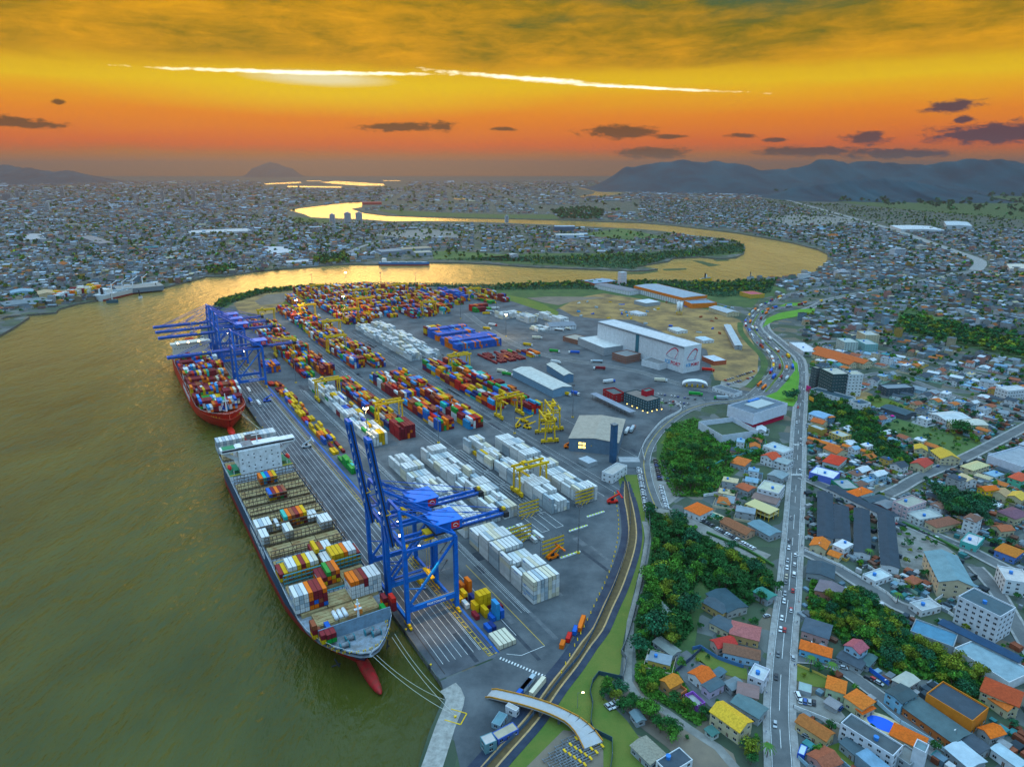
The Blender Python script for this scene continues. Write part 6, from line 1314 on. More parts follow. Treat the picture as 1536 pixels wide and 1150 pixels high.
OPEN = [PL(p) for p in ([(1296,1072),(1320,1062),(1352,1082),(1335,1102),(1305,1095)],
[(1330,630),(1345,628),(1400,642),(1470,662),(1480,672),(1440,688),(1400,672),(1345,650),(1325,640)],[(1272,582),(1330,596),(1385,618),(1360,624),(1320,614),(1270,600)],
[(1205,585),(1270,596),(1310,622),(1330,660),(1370,690),(1360,715),(1320,690),(1285,668),(1262,640),(1212,625)],[(1335,478),(1370,463),(1440,488),(1600,518),(1600,560),(1490,530),(1400,512),(1340,500)],
[(1215,876),(1240,872),(1300,902),(1360,938),(1400,972),(1450,998),(1500,1038),(1500,1070),(1440,1062),(1395,1022),(1340,1015),(1290,985),(1250,950),(1212,930)],
[(972,765),(1000,762),(1040,786),(1110,826),(1150,850),(1165,870),(1165,900),(1120,925),(1085,915),(1065,875),(1035,860),(1040,900),(1035,940),(1010,960),(975,1000),(950,1005),(948,930),(962,860)],
[(1003,636),(1060,620),(1200,590),(1200,620),(1100,655),(1060,745),(1100,700),(1090,735),(1060,760),(1010,765),(980,700),(985,665)],[(1345,797),(1365,790),(1425,820),(1445,838),(1385,860),(1352,852),(1346,825)],
[(1190,1040),(1225,1040),(1258,1056),(1272,1075),(1250,1095),(1215,1072),(1194,1070)],[(1195,993),(1250,1020),(1240,1034),(1194,1022)],[(1235,1118),(1262,1110),(1300,1130),(1310,1155),(1240,1155)],
[(1036,973),(1052,970),(1085,988),(1125,1003),(1122,1022),(1080,1012),(1045,992)],[(1010,983),(1035,990),(1110,1030),(1105,1060),(1060,1062),(1010,1010)],
[(925,1020),(990,1058),(1060,1095),(1130,1140),(1130,1200),(900,1200),(900,1040)],[(985,740),(1010,760),(1060,790),(1150,838),(1160,850),(1150,862),(1020,800),(985,775)],
[(1128,462),(1230,440),(1240,470),(1200,480),(1215,600),(1180,612),(1100,612),(1105,590),(1150,560),(1115,510),(1110,480)],[(1255,1040),(1310,1085),(1290,1100),(1260,1075)],[(1020,424),(1090,424),(1150,422),(1180,436),(1150,450),(1128,466),(1090,460),(1050,448),(990,432)],
[(640,376),(690,376),(780,383),(960,378),(1060,370),(1118,362),(1118,382),(1000,390),(950,404),(700,394),(650,391)],[(560,312),(660,318),(830,321),(845,330),(700,328),(580,324)],
[(960,266),(1150,283),(1230,298),(1330,310),(1536,328),(1900,345),(1900,285),(1500,270),(1200,264)],[(1150,327),(1190,321),(1285,328),(1285,337),(1180,339)],[(600,346),(640,342),(690,348),(695,357),(600,359),(555,352)],
[(440,323),(505,328),(495,337),(440,336)],[(930,341),(1005,351),(1000,358),(950,361),(880,355),(882,349)],[(800,308),(930,308),(930,318),(800,320)],[(862,281),(940,284),(940,292),(880,296),(862,296)],[(392,269),(610,269),(610,283),(392,283)])]
PORTPOLY = yard + PL([(478,425),(312,455),(300,480)]) if False else PL([(1200,1300),(700,1300),(560,1400),(200,700),(290,480),(320,445),(480,420),(740,420),(1000,415),(1135,440),(1120,470),(1155,520),(1175,560),(1150,600),(1060,612),(1010,628),(975,665),(968,700),(985,760),(972,800),(962,870),(948,930),(946,1020),(960,1050),(1110,1160)])
def free(X,Y,pad=3.0):
 ok = on_land(X,Y) & ~near_road(X,Y,pad) & ~pip(PORTPOLY,X,Y)
 for p in OPEN: ok &= ~pip(p,X,Y)
 return ok
rs = np.random.RandomState(12)
foot = [np.array(f) for f in FOOT]; fc = np.array([f.mean(0) for f in foot]); fr = np.array([np.hypot(*(f - f.mean(0)).T).max() for f in foot])
def clear_of_foot(X,Y,pad):
 ok = np.ones(X.shape,bool)
 for c_,r_,f in zip(fc,fr,foot):
  near = np.hypot(X - c_[0],Y - c_[1]) < r_ + pad
  if near.any():
   idx = np.where(near)[0]; ctr = c_; e = (f - ctr); k = 1 + pad / r_
   ok[idx] &= ~pip([tuple(q) for q in ctr + e * k],X[idx],Y[idx])
 return ok
H_ = []
ROOFC = [('white',(.56,.58,.60),.16),('grey',(.24,.28,.31),.20),('dark',(.045,.07,.09),.26),('pale blue',(.22,.36,.46),.08),('orange',(.55,.15,.03),.08),('terracotta',(.34,.10,.05),.10),('brown',(.20,.10,.07),.06),('cream',(.55,.44,.26),.045),('teal',(.05,.24,.25),.015)]
WALLC = [('white',(.60,.62,.64)),('cream',(.55,.47,.32)),('grey',(.34,.36,.37)),('pale blue',(.28,.44,.54)),('ochre',(.50,.33,.08)),('pink',(.48,.26,.24)),('pale green',(.28,.45,.36))]
rw = np.array([c_[2] for c_ in ROOFC]); rw /= rw.sum()
def fill(poly,pitch,rot,size,p=.8,seed=0,hmax=1,streets=8,maxn=20000,far=0):
 r = np.random.RandomState(seed); pts = np.array(poly); mn,mx = pts.min(0),pts.max(0); c_,s_ = math.cos(rot),math.sin(rot)
 R_ = np.hypot(*(mx - mn)) / 2 + pitch; n = int(R_ / pitch) + 1; g = np.arange(-n,n + 1)
 I,J = np.meshgrid(g,g); I = I.ravel(); J = J.ravel()
 keep = (I % streets != 0) & (J % (5 if far else 7) != 0) & (r.rand(len(I)) < p); I,J = I[keep],J[keep]
 x = I * pitch + r.normal(0,pitch * .09,len(I)); y = J * pitch + r.normal(0,pitch * .09,len(I)); ctr = (mn + mx) / 2
 X = ctr[0] + x * c_ - y * s_; Y = ctr[1] + x * s_ + y * c_
 k = pip(poly,X,Y); X,Y = X[k],Y[k]
 k = free(X,Y,size * .55 + 1.5); X,Y = X[k],Y[k]
 if not far: k = clear_of_foot(X,Y,size * .62); X,Y = X[k],Y[k]
 for x,y in zip(X,Y):
  lx = size * r.uniform(.6,1.05); ly = size * r.uniform(.45,.75); st = 1 if r.rand() < .65 else 2
  if r.rand() < .06 * hmax: st = r.randint(3,5);
  if far and r.rand() < .05: lx *= r.uniform(1.5,3); ly *= r.uniform(1.3,2.2)
  flat = r.rand() < .38; ri = r.choice(len(ROOFC),p=rw)
  if flat and ri in (4,5): ri = r.randint(0,4)
  wi = r.choice(len(WALLC),p=[.42,.16,.16,.09,.07,.05,.05])
  H_.append((x,y,rot + (math.pi / 2 if r.rand() < .5 else 0) + r.normal(0,.05),lx,ly,3.0 * st + .4,0 if flat else min(lx,ly) * r.uniform(.14,.28),WALLC[wi],ROOFC[ri],st,size))
avd = (Vector(P(1198,640)) - Vector(P(1173,1050))); RA = math.atan2(avd.y,avd.x); RS = math.atan2(P(1457,826)[1] - P(1239,731)[1],P(1457,826)[0] - P(1239,731)[0])
fill(PL([(1190,830),(1560,830),(1640,1180),(1190,1200)]),13.6,RS,12.5,.95,1)
fill(PL([(1200,600),(1620,600),(1640,830),(1195,830)]),14,RS,12.5,.95,2)
fill(PL([(1205,500),(1620,480),(1640,600),(1205,600)]),14.5,RS + .15,13,.95,3)
fill(PL([(960,800),(1180,700),(1190,1180),(960,1180)]),15,RA,12,.75,4)
fill(PL([(1090,640),(1195,620),(1190,850),(1060,780)]),15,RA,12,.8,5)
fill(PL([(1150,428),(1300,395),(1650,400),(1650,500),(1205,505)]),15.5,.25,13.5,.92,6)
fill(PL([(1245,382),(1232,365),(1330,345),(1700,345),(1700,402),(1290,398)]),17,.3,15,.9,7)
fill(PL([(960,300),(1140,300),(1240,322),(1330,345),(1236,372),(1180,360),(1100,345),(960,332)]),22,.1,18,.8,8,far=1)
fill(PL([(1130,422),(1235,402),(1245,382),(1290,398),(1180,445)]),16,.3,13,.85,9)
fill(PL([(-250,440),(0,380),(240,370),(450,380),(560,392),(470,398),(340,412),(250,428),(140,450),(20,470),(-250,540)]),15.5,.2,14,.93,10)
fill(PL([(-350,400),(-100,335),(200,325),(430,335),(560,385),(300,400),(0,410)]),19,.3,17,.92,11,hmax=2,far=1)
fill(PL([(-400,360),(-100,305),(300,300),(430,313),(440,335),(-100,340)]),28,.3,23,.92,12,hmax=3,far=1)
fill(PL([(440,334),(760,338),(900,345),(1010,352),(1100,362),(1000,380),(640,378),(560,392),(430,380)]),22,.05,18,.85,13,far=1)
fill(PL([(560,310),(860,303),(950,320),(960,332),(640,322),(545,315)]),34,.05,24,.8,14,far=1)
fill(PL([(-500,305),(-100,282),(500,279),(900,284),(1150,292),(1140,300),(860,304),(570,302),(430,312),(-200,320)]),62,.1,42,.75,15,hmax=2,far=1)
fill(PL([(-700,283),(-100,272),(900,272),(1000,276),(900,284),(500,279),(-100,284)]),130,.1,70,.7,16,hmax=2,far=1)
H_.sort(key=lambda h: h[0] ** 2 + h[1] ** 2)
def in_frame(x,y,m=10):
 px,py = px_of(x,y,3); return -m < px < 1536 + m and py < 1150 + m
NH = 152
house_n = 0; indiv = []; rest = []
for h in H_:
 if house_n < NH and in_frame(h[0],h[1],-4): indiv.append(h); house_n += 1
 else: rest.append(h)
LAND = [('the sports hall',P(1420,880)),('the dark school roofs',P(1300,790)),('the dirt path',P(950,980)),('the avenue trees',P(1165,890)),('the blue pool',P(1325,1085)),('the paved lot',P(1225,1058)),('the thicket',P(1350,960)),('the round tree pasture',P(1400,655)),
('the white apartments',P(1475,930)),('the avenue crossing',P(1196,700)),('the yellow concrete frame',P(1142,765)),('the supermarket',P(1510,690)),('the rosy roof',P(1120,945)),('the pool house',P(1045,760)),('the golden roofs',P(1400,680)),('the big dark tree',P(1450,768)),('the orange framed hall',P(1440,1060))]
seen_l = {}
for h in indiv:
 x,y,rot,lx,ly,hh,rise,wc,rc,st,sz = h
 lm = min(LAND,key=lambda q: (q[1][0] - x) ** 2 + (q[1][1] - y) ** 2)
 base = '%s %s house, %s roof, %s walls' % ('low' if st == 1 else ('tall' if st > 2 else 'two storey'),'flat' if not rise else 'pitched',rc[0],wc[0])
 key = (base,lm[0]); seen_l[key] = seen_l.get(key,0) + 1; k_ = seen_l[key]
 lab = '%s, %snearest %s' % (base,'' if k_ == 1 else ORD[k_] + ' ',lm[0])
 root = thing('house',lab,'house',(x,y,0),rot,'houses of the town')
 wmat = walls_mat(wc[1]); rm = roof_mat(rc[1],'tile' if rc[0] in ('orange','terracotta','brown','cream') else 'metal')
 mb = MB(); mb.box(-lx / 2,lx / 2,-ly / 2,ly / 2,0,hh)
 if rise: mb.add([(-lx / 2 + .01,-ly / 2,hh),(-lx / 2 + .01,ly / 2,hh),(-lx / 2 + .01,0,hh + rise - .02),(lx / 2 - .01,-ly / 2,hh),(lx / 2 - .01,ly / 2,hh),(lx / 2 - .01,0,hh + rise - .02)],[(0,2,1),(3,4,5)])
 mb.build('wall',[wmat],root); g_ = MB()
 if rise and (int(x * 7) % 3 or lx < ly * 1.2): g_.gable(-lx / 2,lx / 2,-ly / 2,ly / 2,hh,hh + rise,.5,0,None,'x',.2)
 elif rise: g_.hip(-lx / 2,lx / 2,-ly / 2,ly / 2,hh,hh + rise + .3)
 else:
  g_.box(-lx / 2 - .15,lx / 2 + .15,-ly / 2 - .15,ly / 2 + .15,hh,hh + .35)
 g_.build('roof',[rm],root)
 if not rise: mb = MB(); q = lx * .2; mb.cyl((q,0,hh + .35),(q,0,hh + 1.7),.8,.9,10); mb.build('water_tank',[mat('tank_blue',(.03,.18,.5),.5)],root)
 yw = MB(); e_ = sz * .60
 for x0,x1,y0,y1 in ((-e_,e_,-e_,-e_ + .18),(-e_,e_,e_ - .18,e_),(-e_,-e_ + .18,-e_ + .18,e_ - .18),(e_ - .18,e_,-e_ + .18,e_ - .18)): yw.box(x0,x1,y0,y1,0,1.9)
 yw.build('yard_wall',[walls_mat(WALLC[int(x * 3) % 7][1])],root)
 if int(x * 11) % 3: MB().box(-e_ + .2,e_ - .2,-e_ + .2,e_ - .2,.05,.2 + (int(x) % 5) * .01).build('yard',[(m_pave,m_gravel,m_grass,m_road)[int(y * 5) % 4]],root)
 if int(x * 13) % 2: MB().box(lx / 2 + .02,min(e_ - .3,lx / 2 + 2.6),-ly / 4,ly / 3,0,2.5).build('lean_to',[roof_mat(ROOFC[(int(y) % 4)][1],'metal')],root)
 ctr = Vector((x,y));
 for (dx,dy,L,off) in ((0,-1,lx,ly / 2),(1,0,ly,lx / 2),(0,1,lx,ly / 2),(-1,0,ly,lx / 2)):
  n_ = Vector((dx * math.cos(rot) - dy * math.sin(rot),dx * math.sin(rot) + dy * math.cos(rot)))
  if n_.dot(-ctr) < 0: continue
  for s_ in range(st):
   for k in range(2):
    isd = s_ == 0 and k == 0 and dx == 0; w_ = place('door' if isd else 'window',win_mesh(1.0,2.0,m_brown_door) if isd else win_mesh(1.3,1.0),root)
    a_ = (k - .5) * L * .5 + .3; w_.location = (dx * (off + .03) - dy * a_,dy * (off + .03) + dx * a_,1.02 if isd else s_ * 3 + 1.7); w_.rotation_euler = (0,0,math.atan2(dy,dx) + math.pi / 2)
n = len(rest); A_ = np.array([h[:7] for h in rest]); V = np.zeros((n,12,3)); hx,hy,hh,ri = A_[:,3] / 2,A_[:,4] / 2,A_[:,5],A_[:,6]
sg = [(-1,-1),(1,-1),(1,1),(-1,1)]; L = np.zeros((n,12,3))
for i,(a_,b_) in enumerate(sg):
 L[:,i] = np.stack([a_ * hx,b_ * hy,0 * hh],1); L[:,4 + i] = np.stack([a_ * hx * 1.04,b_ * hy * 1.08,hh],1)
for i,(a_,b_) in enumerate(((-1,-1),(1,-1),(1,1),(-1,1))): L[:,8 + i] = np.stack([a_ * hx * 1.04,np.where(ri > 0,b_ * .05,b_ * hy * 1.08),hh + np.where(ri > 0,ri,.3)],1)
c_,s_ = np.cos(A_[:,2])[:,None],np.sin(A_[:,2])[:,None]
V[...,0] = A_[:,0:1] + L[...,0] * c_ - L[...,1] * s_; V[...,1] = A_[:,1:2] + L[...,0] * s_ + L[...,1] * c_; V[...,2] = L[...,2]
F = np.array([(0,1,5,4),(1,2,6,5),(2,3,7,6),(3,0,4,7),(4,5,9,8),(6,7,11,10),(5,6,10,9),(7,4,8,11),(8,9,10,11)])
FF = (np.arange(n)[:,None,None] * 12 + F[None]).reshape(-1,4)
wc = np.array([h[7][1] for h in rest]); rc = np.array([h[8][1] for h in rest]); j = rs.uniform(.35,.8,(n,1)); wc = wc * j; rc = rc * rs.uniform(.35,.95,(n,1)) * np.array([.92,1.0,1.08])
col = np.stack([wc,wc,wc,wc,rc,rc,np.where((ri > 0)[:,None],wc,rc),np.where((ri > 0)[:,None],wc,rc),rc],1).reshape(-1,3)
me = big_mesh('distant_houses',V.reshape(-1,3),FF,col,[mat('town_plaster',(1,1,1),.85,(.72,.70,.68),.25,attr='tint',detail=6)])
tag(place('distant_houses',me),'thousands of small low houses spreading to the horizon','houses',kind='stuff')
r = np.random.RandomState(3); bb = np.array(PL([(1195,600),(1600,600),(1640,1180),(1190,1200)])); X = r.uniform(bb[:,0].min(),bb[:,0].max(),9000); Y = r.uniform(bb[:,1].min(),bb[:,1].max(),9000)
k = free(X,Y,1.5) & clear_of_foot(X,Y,1.5) & (px_of(X,Y)[0] > 1190); X,Y = X[k],Y[k]; mb = []
Vc = []; n2 = len(X); sz2 = r.uniform(.8,2.6,(n2,2)); hz2 = r.uniform(1.2,3,n2); ro2 = RS + r.normal(0,.1,n2); c2_,s2_ = np.cos(ro2),np.sin(ro2); V2 = np.zeros((n2,8,3))
for i,(a_,b_,z_) in enumerate(((-1,-1,0),(1,-1,0),(1,1,0),(-1,1,0),(-1,-1,1),(1,-1,1),(1,1,1),(-1,1,1))): x_ = a_ * sz2[:,0]; y_ = b_ * sz2[:,1]; V2[:,i] = np.stack([X + x_ * c2_ - y_ * s2_,Y + x_ * s2_ + y_ * c2_,z_ * hz2],1)
F2 = (np.arange(n2)[:,None,None] * 8 + np.array([(0,1,5,4),(1,2,6,5),(2,3,7,6),(3,0,4,7),(4,5,6,7)])[None]).reshape(-1,4)
cc2 = np.array([c_[1] for c_ in ROOFC])[r.choice([0,1,1,2,2,3,5,6,8],n2)] * r.uniform(.4,1,(n2,1)); tag(place('backyard_sheds',big_mesh('backyard_sheds',V2.reshape(-1,3),F2,np.repeat(cc2,5,0),[MATS['town_plaster']])),'small sheds, awnings and tanks crowding the back yards','yard clutter',kind='stuff')
print('houses indiv',len(indiv),'mass',n)
def tower(px,w_,d_,h,c_,label,name='apartment_tower',rot=.2,floors=None):
 X,Y = P(*px); root = thing(name,label,'apartment tower' if 'apart' in name else 'hall',(X,Y,0),rot); fl = floors or int(h / 3)
 MB().box(-w_ / 2,w_ / 2,-d_ / 2,d_ / 2,0,h).build('wall',[walls_mat(c_)],root); MB().box(-w_ / 2 - .3,w_ / 2 + .3,-d_ / 2 - .3,d_ / 2 + .3,h,h + .6).build('roof',[roof_mat((.35,.36,.37),'metal')],root)
 if fl > 3:
  MB().box(-w_ * .2,w_ * .2,-d_ * .2,d_ * .2,h + .6,h + 5).build('lift_house',[walls_mat(c_)],root)
  for k in range(fl): MB().box(-w_ / 2 + 1,w_ / 2 - 1,-d_ / 2 - .06,-d_ / 2,1 + k * h / fl,2.3 + k * h / fl).build('window_band',[m_glassd],root)
for px,w_,d_,h,c_,lb_ in (((499,335),24,22,40,(.52,.54,.58),'pale round topped tower, first of the three before the golden river arm'),((522,335),30,22,47,(.52,.54,.58),'pale twin crowned tower, middle of the three before the golden river arm'),((539,335),30,22,48,(.52,.54,.58),'pale tower, last of the three before the golden river arm'),
((72,317),24,20,50,(.5,.5,.5),'pale tower standing alone above the old town'),((760,334),16,14,30,(.45,.5,.58),'small block at the water edge of the middle peninsula'),((12,300),60,40,50,(.35,.33,.34),'broad hazy tower block at the edge of the old town'),
((28,299),26,24,65,(.35,.33,.34),'slim hazy tower behind the broad block'),((95,297),30,24,90,(.4,.37,.36),'hazy tower, first of the far pair on the plain'),((276,304),26,22,90,(.42,.38,.36),'hazy tower, nearer of the mid plain group'),((292,303),26,22,84,(.42,.38,.36),'hazy tower, farther of the mid plain group'),((330,303),46,24,60,(.42,.38,.36),'wide hazy block right of the mid plain group'),((245,302),24,22,80,(.4,.38,.36),'thin hazy tower before the mid plain group'),
((1262,417),30,20,15,(.55,.55,.6),'white five storey block by the river bend city edge'),((1345,384),36,22,20,(.52,.55,.6),'pale block amid the far right houses'),((1380,376),24,20,14,(.55,.5,.42),'cream block amid the far right houses'),((1205,418),26,12,10,(.6,.62,.64),'white riverside building on the bank of the bend')): tower(px,w_,d_,h,c_,lb_)
def hall(A,B,C,h,wall,roof,lab,rise=2.5): bld(lab,'warehouse',A,B,C,h,wall,roof,'gable','metal',windows=0,name='warehouse',rise=rise,over=.3)
hall((594,372),(604,374.5),(626,367),12,(.28,.32,.36),(.36,.28,.2),'grey hangar with brown roof, largest on the shipyard bank')
hall((560,375),(572,378),(592,372),10,(.22,.26,.30),(.24,.26,.28),'dark open hangar on the shipyard bank'); hall((616,377),(623,379.5),(640,375.6),9,(.3,.34,.4),(.42,.36,.28),'small pale hangar beside the blue barge')
hall((832,351),(834,352.6),(876,352.2),12,(.42,.50,.60),(.60,.56,.50),'long pale blue factory hall on the middle peninsula'); hall((830,338.5),(832,340),(862,339.6),18,(.06,.12,.18),(.34,.40,.48),'dark tall factory hall behind the pale blue one')
hall((543,303),(544,304.2),(571,302.8),14,(.45,.05,.04),(.42,.05,.04),'red hall at the head of the golden river arm'); hall((763,381),(767,382.6),(776,381.6),9,(.4,.4,.42),(.42,.42,.42),'small grey pump house on the meadow bank')
hall((1335,338),(1352,344),(1388,337),10,(.55,.58,.6),(.58,.6,.62),'huge white shed beyond the elevated highway'); hall((1416,332),(1420,338),(1455,336),14,(.5,.55,.6),(.5,.55,.58),'pale depot hall below the blue hills'); hall((1510,396),(1515,403),(1560,405),10,(.5,.5,.52),(.55,.5,.42),'pale long hall at the right edge')
hall((14,436),(16,440),(53,439),8,(.25,.42,.50),(.2,.34,.42),'light blue port shed on the left bank'); hall((55,437),(58,442),(82,439),9,(.55,.40,.22),(.45,.33,.2),'tan port warehouse on the left bank'); hall((168,430),(176,435),(226,419),9,(.16,.2,.24),(.30,.27,.24),'brown roofed quay shed behind the white freighter')
hall((-4,453),(6,459),(70,449),5,(.2,.25,.28),(.16,.20,.22),'low dark ferry canopy on the left bank'); hall((35,352),(42,360),(60,350),9,(.4,.4,.42),(.4,.38,.38),'pale slab building in the left town'); hall((120,355),(150,366),(158,360),10,(.2,.2,.22),(.24,.22,.22),'dark broad hall in the left town')
hall((280,346),(285,350),(372,344),9,(.5,.5,.5),(.5,.5,.5),'very long white hall in the left town'); hall((392,372),(410,381),(440,376),8,(.5,.52,.55),(.48,.5,.52),'striped roof works on the left bank'); hall((427,391),(430,394),(463,391),6,(.55,.56,.58),(.5,.5,.5),'white boathouse on the left bank')
r = random.Random(5)
def small_ship(px,rotpx,L_,label,hullc,name='cargo_ship',deckc=(.5,.5,.5),house_at=.12,wl=None,cranes=0,H=8):
 X,Y = P(px[0],px[1],WATER_Z); X2,Y2 = P(rotpx[0],rotpx[1],WATER_Z); rot = math.atan2(Y2 - Y,X2 - X); L_ = L_ or math.hypot(X2 - X,Y2 - Y)
 root = thing(name,label,'ship',(X,Y,0),rot); Bm = L_ * .075
 st = [(0,.8),(.04,.95),(.15,1),(.8,1),(.9,.75),(.96,.4),(1,.03)]; mb = MB(); o = 0
 for s_ in (-1,1):
  o = len(mb.v)
  for t_,f in st:
   for z,g_ in ((-5,.8),(0.5,.95),(H,1)): mb.v.append((t_ * L_,s_ * f * Bm * g_,z))
  for i in range(len(st) - 1):
   for j_ in range(2): q = (o + i * 3 + j_,o + i * 3 + 3 + j_,o + i * 3 + 4 + j_,o + i * 3 + 1 + j_); mb.f.append(q if s_ < 0 else q[::-1]); mb.m.append(j_ if wl else 1)
 nn = 3 * len(st); mb.f += [(0,1,nn + 1,nn),(1,2,nn + 2,nn + 1)]; mb.m += [1,1]
 mb.build('hull',[mat('hull_boot_dull',(.25,.03,.03),.6),mat('hull_' + name + label[:4],hullc,.5)],root,True)
 d = MB()
 for i in range(len(st) - 1): d.add([(st[i][0] * L_,-st[i][1] * Bm,H - .6),(st[i + 1][0] * L_,-st[i + 1][1] * Bm,H - .6),(st[i + 1][0] * L_,st[i + 1][1] * Bm,H - .6),(st[i][0] * L_,st[i][1] * Bm,H - .6)],[(0,1,2,3)])
 d.build('deck',[mat('deck_dull',deckc,.8)],root)
 x = house_at * L_; MB().box(x - L_ * .04,x + L_ * .04,-Bm * .7,Bm * .7,H - .6,H + 9).build('superstructure',[m_wht],root); MB().box(x - L_ * .06,x - L_ * .045,-2,2,H,H + 12).build('funnel',[m_dark],root)
 for k in range(4): MB().box(L_ * (.25 + k * .16),L_ * (.37 + k * .16),-Bm * .7,Bm * .7,H - .6,H + 1.2).build('hatch_cover',[mat('hatch_dull',(.2,.26,.28),.8)],root)
 for k in range(cranes):
  mb = MB(); xc = L_ * (.22 + k * .17); mb.cyl((xc,0,H),(xc,0,H + 16),1.2,.9,8); mb.bar((xc,0,H + 14),(xc + L_ * .1,0,H + 20),.9); mb.build('deck_crane',[m_wht],root)
 return root
small_ship((148,452),(238,430),None,'white and maroon freighter moored on the left bank beside stacked boxes',(.50,.52,.54),wl=1,cranes=4,H=9)
small_ship((569,398),(644,398),None,'blue and red barge hull moored at the shipyard bank',(.03,.16,.38),'barge',(.05,.2,.4),wl=1,H=6,house_at=.1)
small_ship((160,455),(178,454),None,'dark teal tug beside the stern of the white freighter',(.03,.10,.13),'tug_boat',house_at=.5,H=3); small_ship((228,438),(244,436),None,'dark tug near the bow of the white freighter',(.05,.06,.08),'tug_boat',house_at=.5,H=3)
small_ship((1048,423),(1068,421),None,'yellow workboat among the river bank trees',(.6,.35,.02),'work_boat',house_at=.5,H=4); small_ship((208,448),(214,447),None,'small white launch off the freighter',(.6,.6,.62),'launch',house_at=.4,H=1.5); small_ship((1120,419),(1131,419),None,'small grey boat moored at the bend',(.3,.35,.4),'work_boat',house_at=.5,H=3)
for k in range(60):
 px = 84 + (k % 20) * 3.4; py = 447 - (k % 20) * .9 - (k // 20) * 2.4; X,Y = P(px,py); c_ = r.choice(('yellow','orange','maroon','white','white','cream'));
 for z in range(3): pass
mb = MB(); cl = []; n_ = 0
def crown_mesh(seed,r,h,n_leaf,leaf,lobes=9,trunk_h=2.0,kind='round'):
 rs_ = np.random.RandomState(seed); V = []; C = []
 cs = []
 for k in range(lobes):
  a_ = rs_.uniform(0,6.28); d = r * rs_.uniform(.15,.62) if k else 0; cs.append((d * math.cos(a_),d * math.sin(a_),trunk_h + h * (rs_.uniform(.35,.78) if k else .62),r * rs_.uniform(.26,.6)))
 per = n_leaf // lobes; P_ = []; N_ = []; T_ = []
 for (cx,cy,cz,cr_) in cs:
  u = rs_.normal(size=(per,3)); u /= np.linalg.norm(u,axis=1)[:,None]; u[:,2] = np.where(u[:,2] < -.35,-u[:,2],u[:,2]); rad = cr_ * rs_.uniform(.72,1.08,(per,1))
  p = np.array([cx,cy,cz]) + u * rad * np.array([1,1,.8]); P_.append(p); N_.append(u + rs_.normal(0,.45,(per,3))); T_.append(np.full(per,rs_.uniform(.5,1.6)))
 p = np.concatenate(P_); n = np.concatenate(N_); tnt = np.concatenate(T_) * rs_.uniform(.7,1.3,len(p)); n /= np.linalg.norm(n,axis=1)[:,None]
 t1 = np.cross(n,rs_.normal(size=n.shape)); t1 /= np.linalg.norm(t1,axis=1)[:,None]; t2 = np.cross(n,t1); s = leaf * rs_.uniform(.6,1.3,(len(p),1))
 Q_ = np.stack([p - t1 * s,p - t2 * s * .7,p + t1 * s,p + t2 * s * .7],1)
 return Q_.reshape(-1,3),tnt
LEAF = {'deep green': (.020,.110,.024),'mid green': (.060,.190,.018),'olive green': (.17,.21,.015),'bright green': (.055,.24,.020),'blue green': (.016,.10,.045)}
def leafmat(nm): return mat('leaves_' + nm.replace(' ','_'),(1,1,1),.75,(.55,.6,.5),.8,attr='tint',detail=3,obj=False)
PROTO = {}
def tree_proto(kind,nm,var):
 k = (kind,nm,var)
 if k in PROTO: return PROTO[k]
 r_,h_,n_,lf,th = {'round': (4.4,7.5,640,.42,1.8),'wide': (6.2,7.5,820,.5,2.6),'small': (2.3,3.6,300,.34,.8)}[kind]
 Q_,t_ = crown_mesh(var * 7 + len(nm),r_,h_,n_,lf,9 if kind != 'wide' else 13,th)
 col = np.array(LEAF[nm]) * t_[:,None] * 1.0
 me = big_mesh('crown',Q_,np.arange(len(Q_)).reshape(-1,4),col,[leafmat(nm)])
 mb = MB(); mb.cyl((0,0,0),(0.1,0,th + h_ * .35),.38 if kind != 'small' else .16,.2 if kind != 'small' else .08,7)
 for q in range(5): a_ = q * 1.3 + var; mb.cyl((.05,0,th + .2 + q * .25),(r_ * .5 * math.cos(a_),r_ * .5 * math.sin(a_),th + h_ * (.42 + .06 * q)),.14 if kind != 'small' else .06,.05,5)
 PROTO[k] = (me,mb.mesh('trunk',[mat('bark',(.09,.065,.045),.9)])); return PROTO[k]
T_ = []
rt = random.Random(31)
def scatter(poly,n,where,kinds=(('round',.6),('wide',.25),('small',.15)),greens=('deep green','mid green','deep green','olive green','blue green'),smin=.75,smax=1.25,px=True,avoid=True):
 pts = PL(poly) if px else poly; A_ = np.array(pts); mn,mx = A_.min(0),A_.max(0); r = np.random.RandomState(len(where) + n); X = r.uniform(mn[0],mx[0],n * 6); Y = r.uniform(mn[1],mx[1],n * 6)
 k = pip(pts,X,Y) & on_land(X,Y)
 if smin > 1.05 and where == 'far':
  for p_ in OPEN[-1:] + OPEN[-2:-1]: k &= ~pip(p_,X,Y)
 X,Y = X[k],Y[k]
 if avoid: k = ~near_road(X,Y,3.0) & clear_of_foot(X,Y,2.5); X,Y = X[k],Y[k]
 out = []
 for x,y in zip(X,Y):
  if len(out) >= n: break
  if all((x - a_) ** 2 + (y - b_) ** 2 > 9 for a_,b_ in out[-60:]): out.append((x,y))
 for x,y in out:
  q = r.rand(); kd = kinds[0][0]; acc = 0
  for a_,w_ in kinds:
   acc += w_
   if q < acc: kd = a_; break
  T_.append((x,y,kd,greens[r.randint(len(greens))],r.uniform(smin,smax),where))
scatter([(972,768),(1000,765),(1040,788),(1110,828),(1155,858),(1160,880),(1120,905),(1080,900),(1050,870),(1020,890),(1040,940),(1010,975),(975,985),(955,985),(952,930),(965,860)],120,'in the ditch side wood',smin=.85,smax=1.35)
scatter([(960,865),(1010,880),(1045,900),(1030,950),(990,970),(955,940)],30,'in the wood by the dirt path',smin=1,smax=1.5)
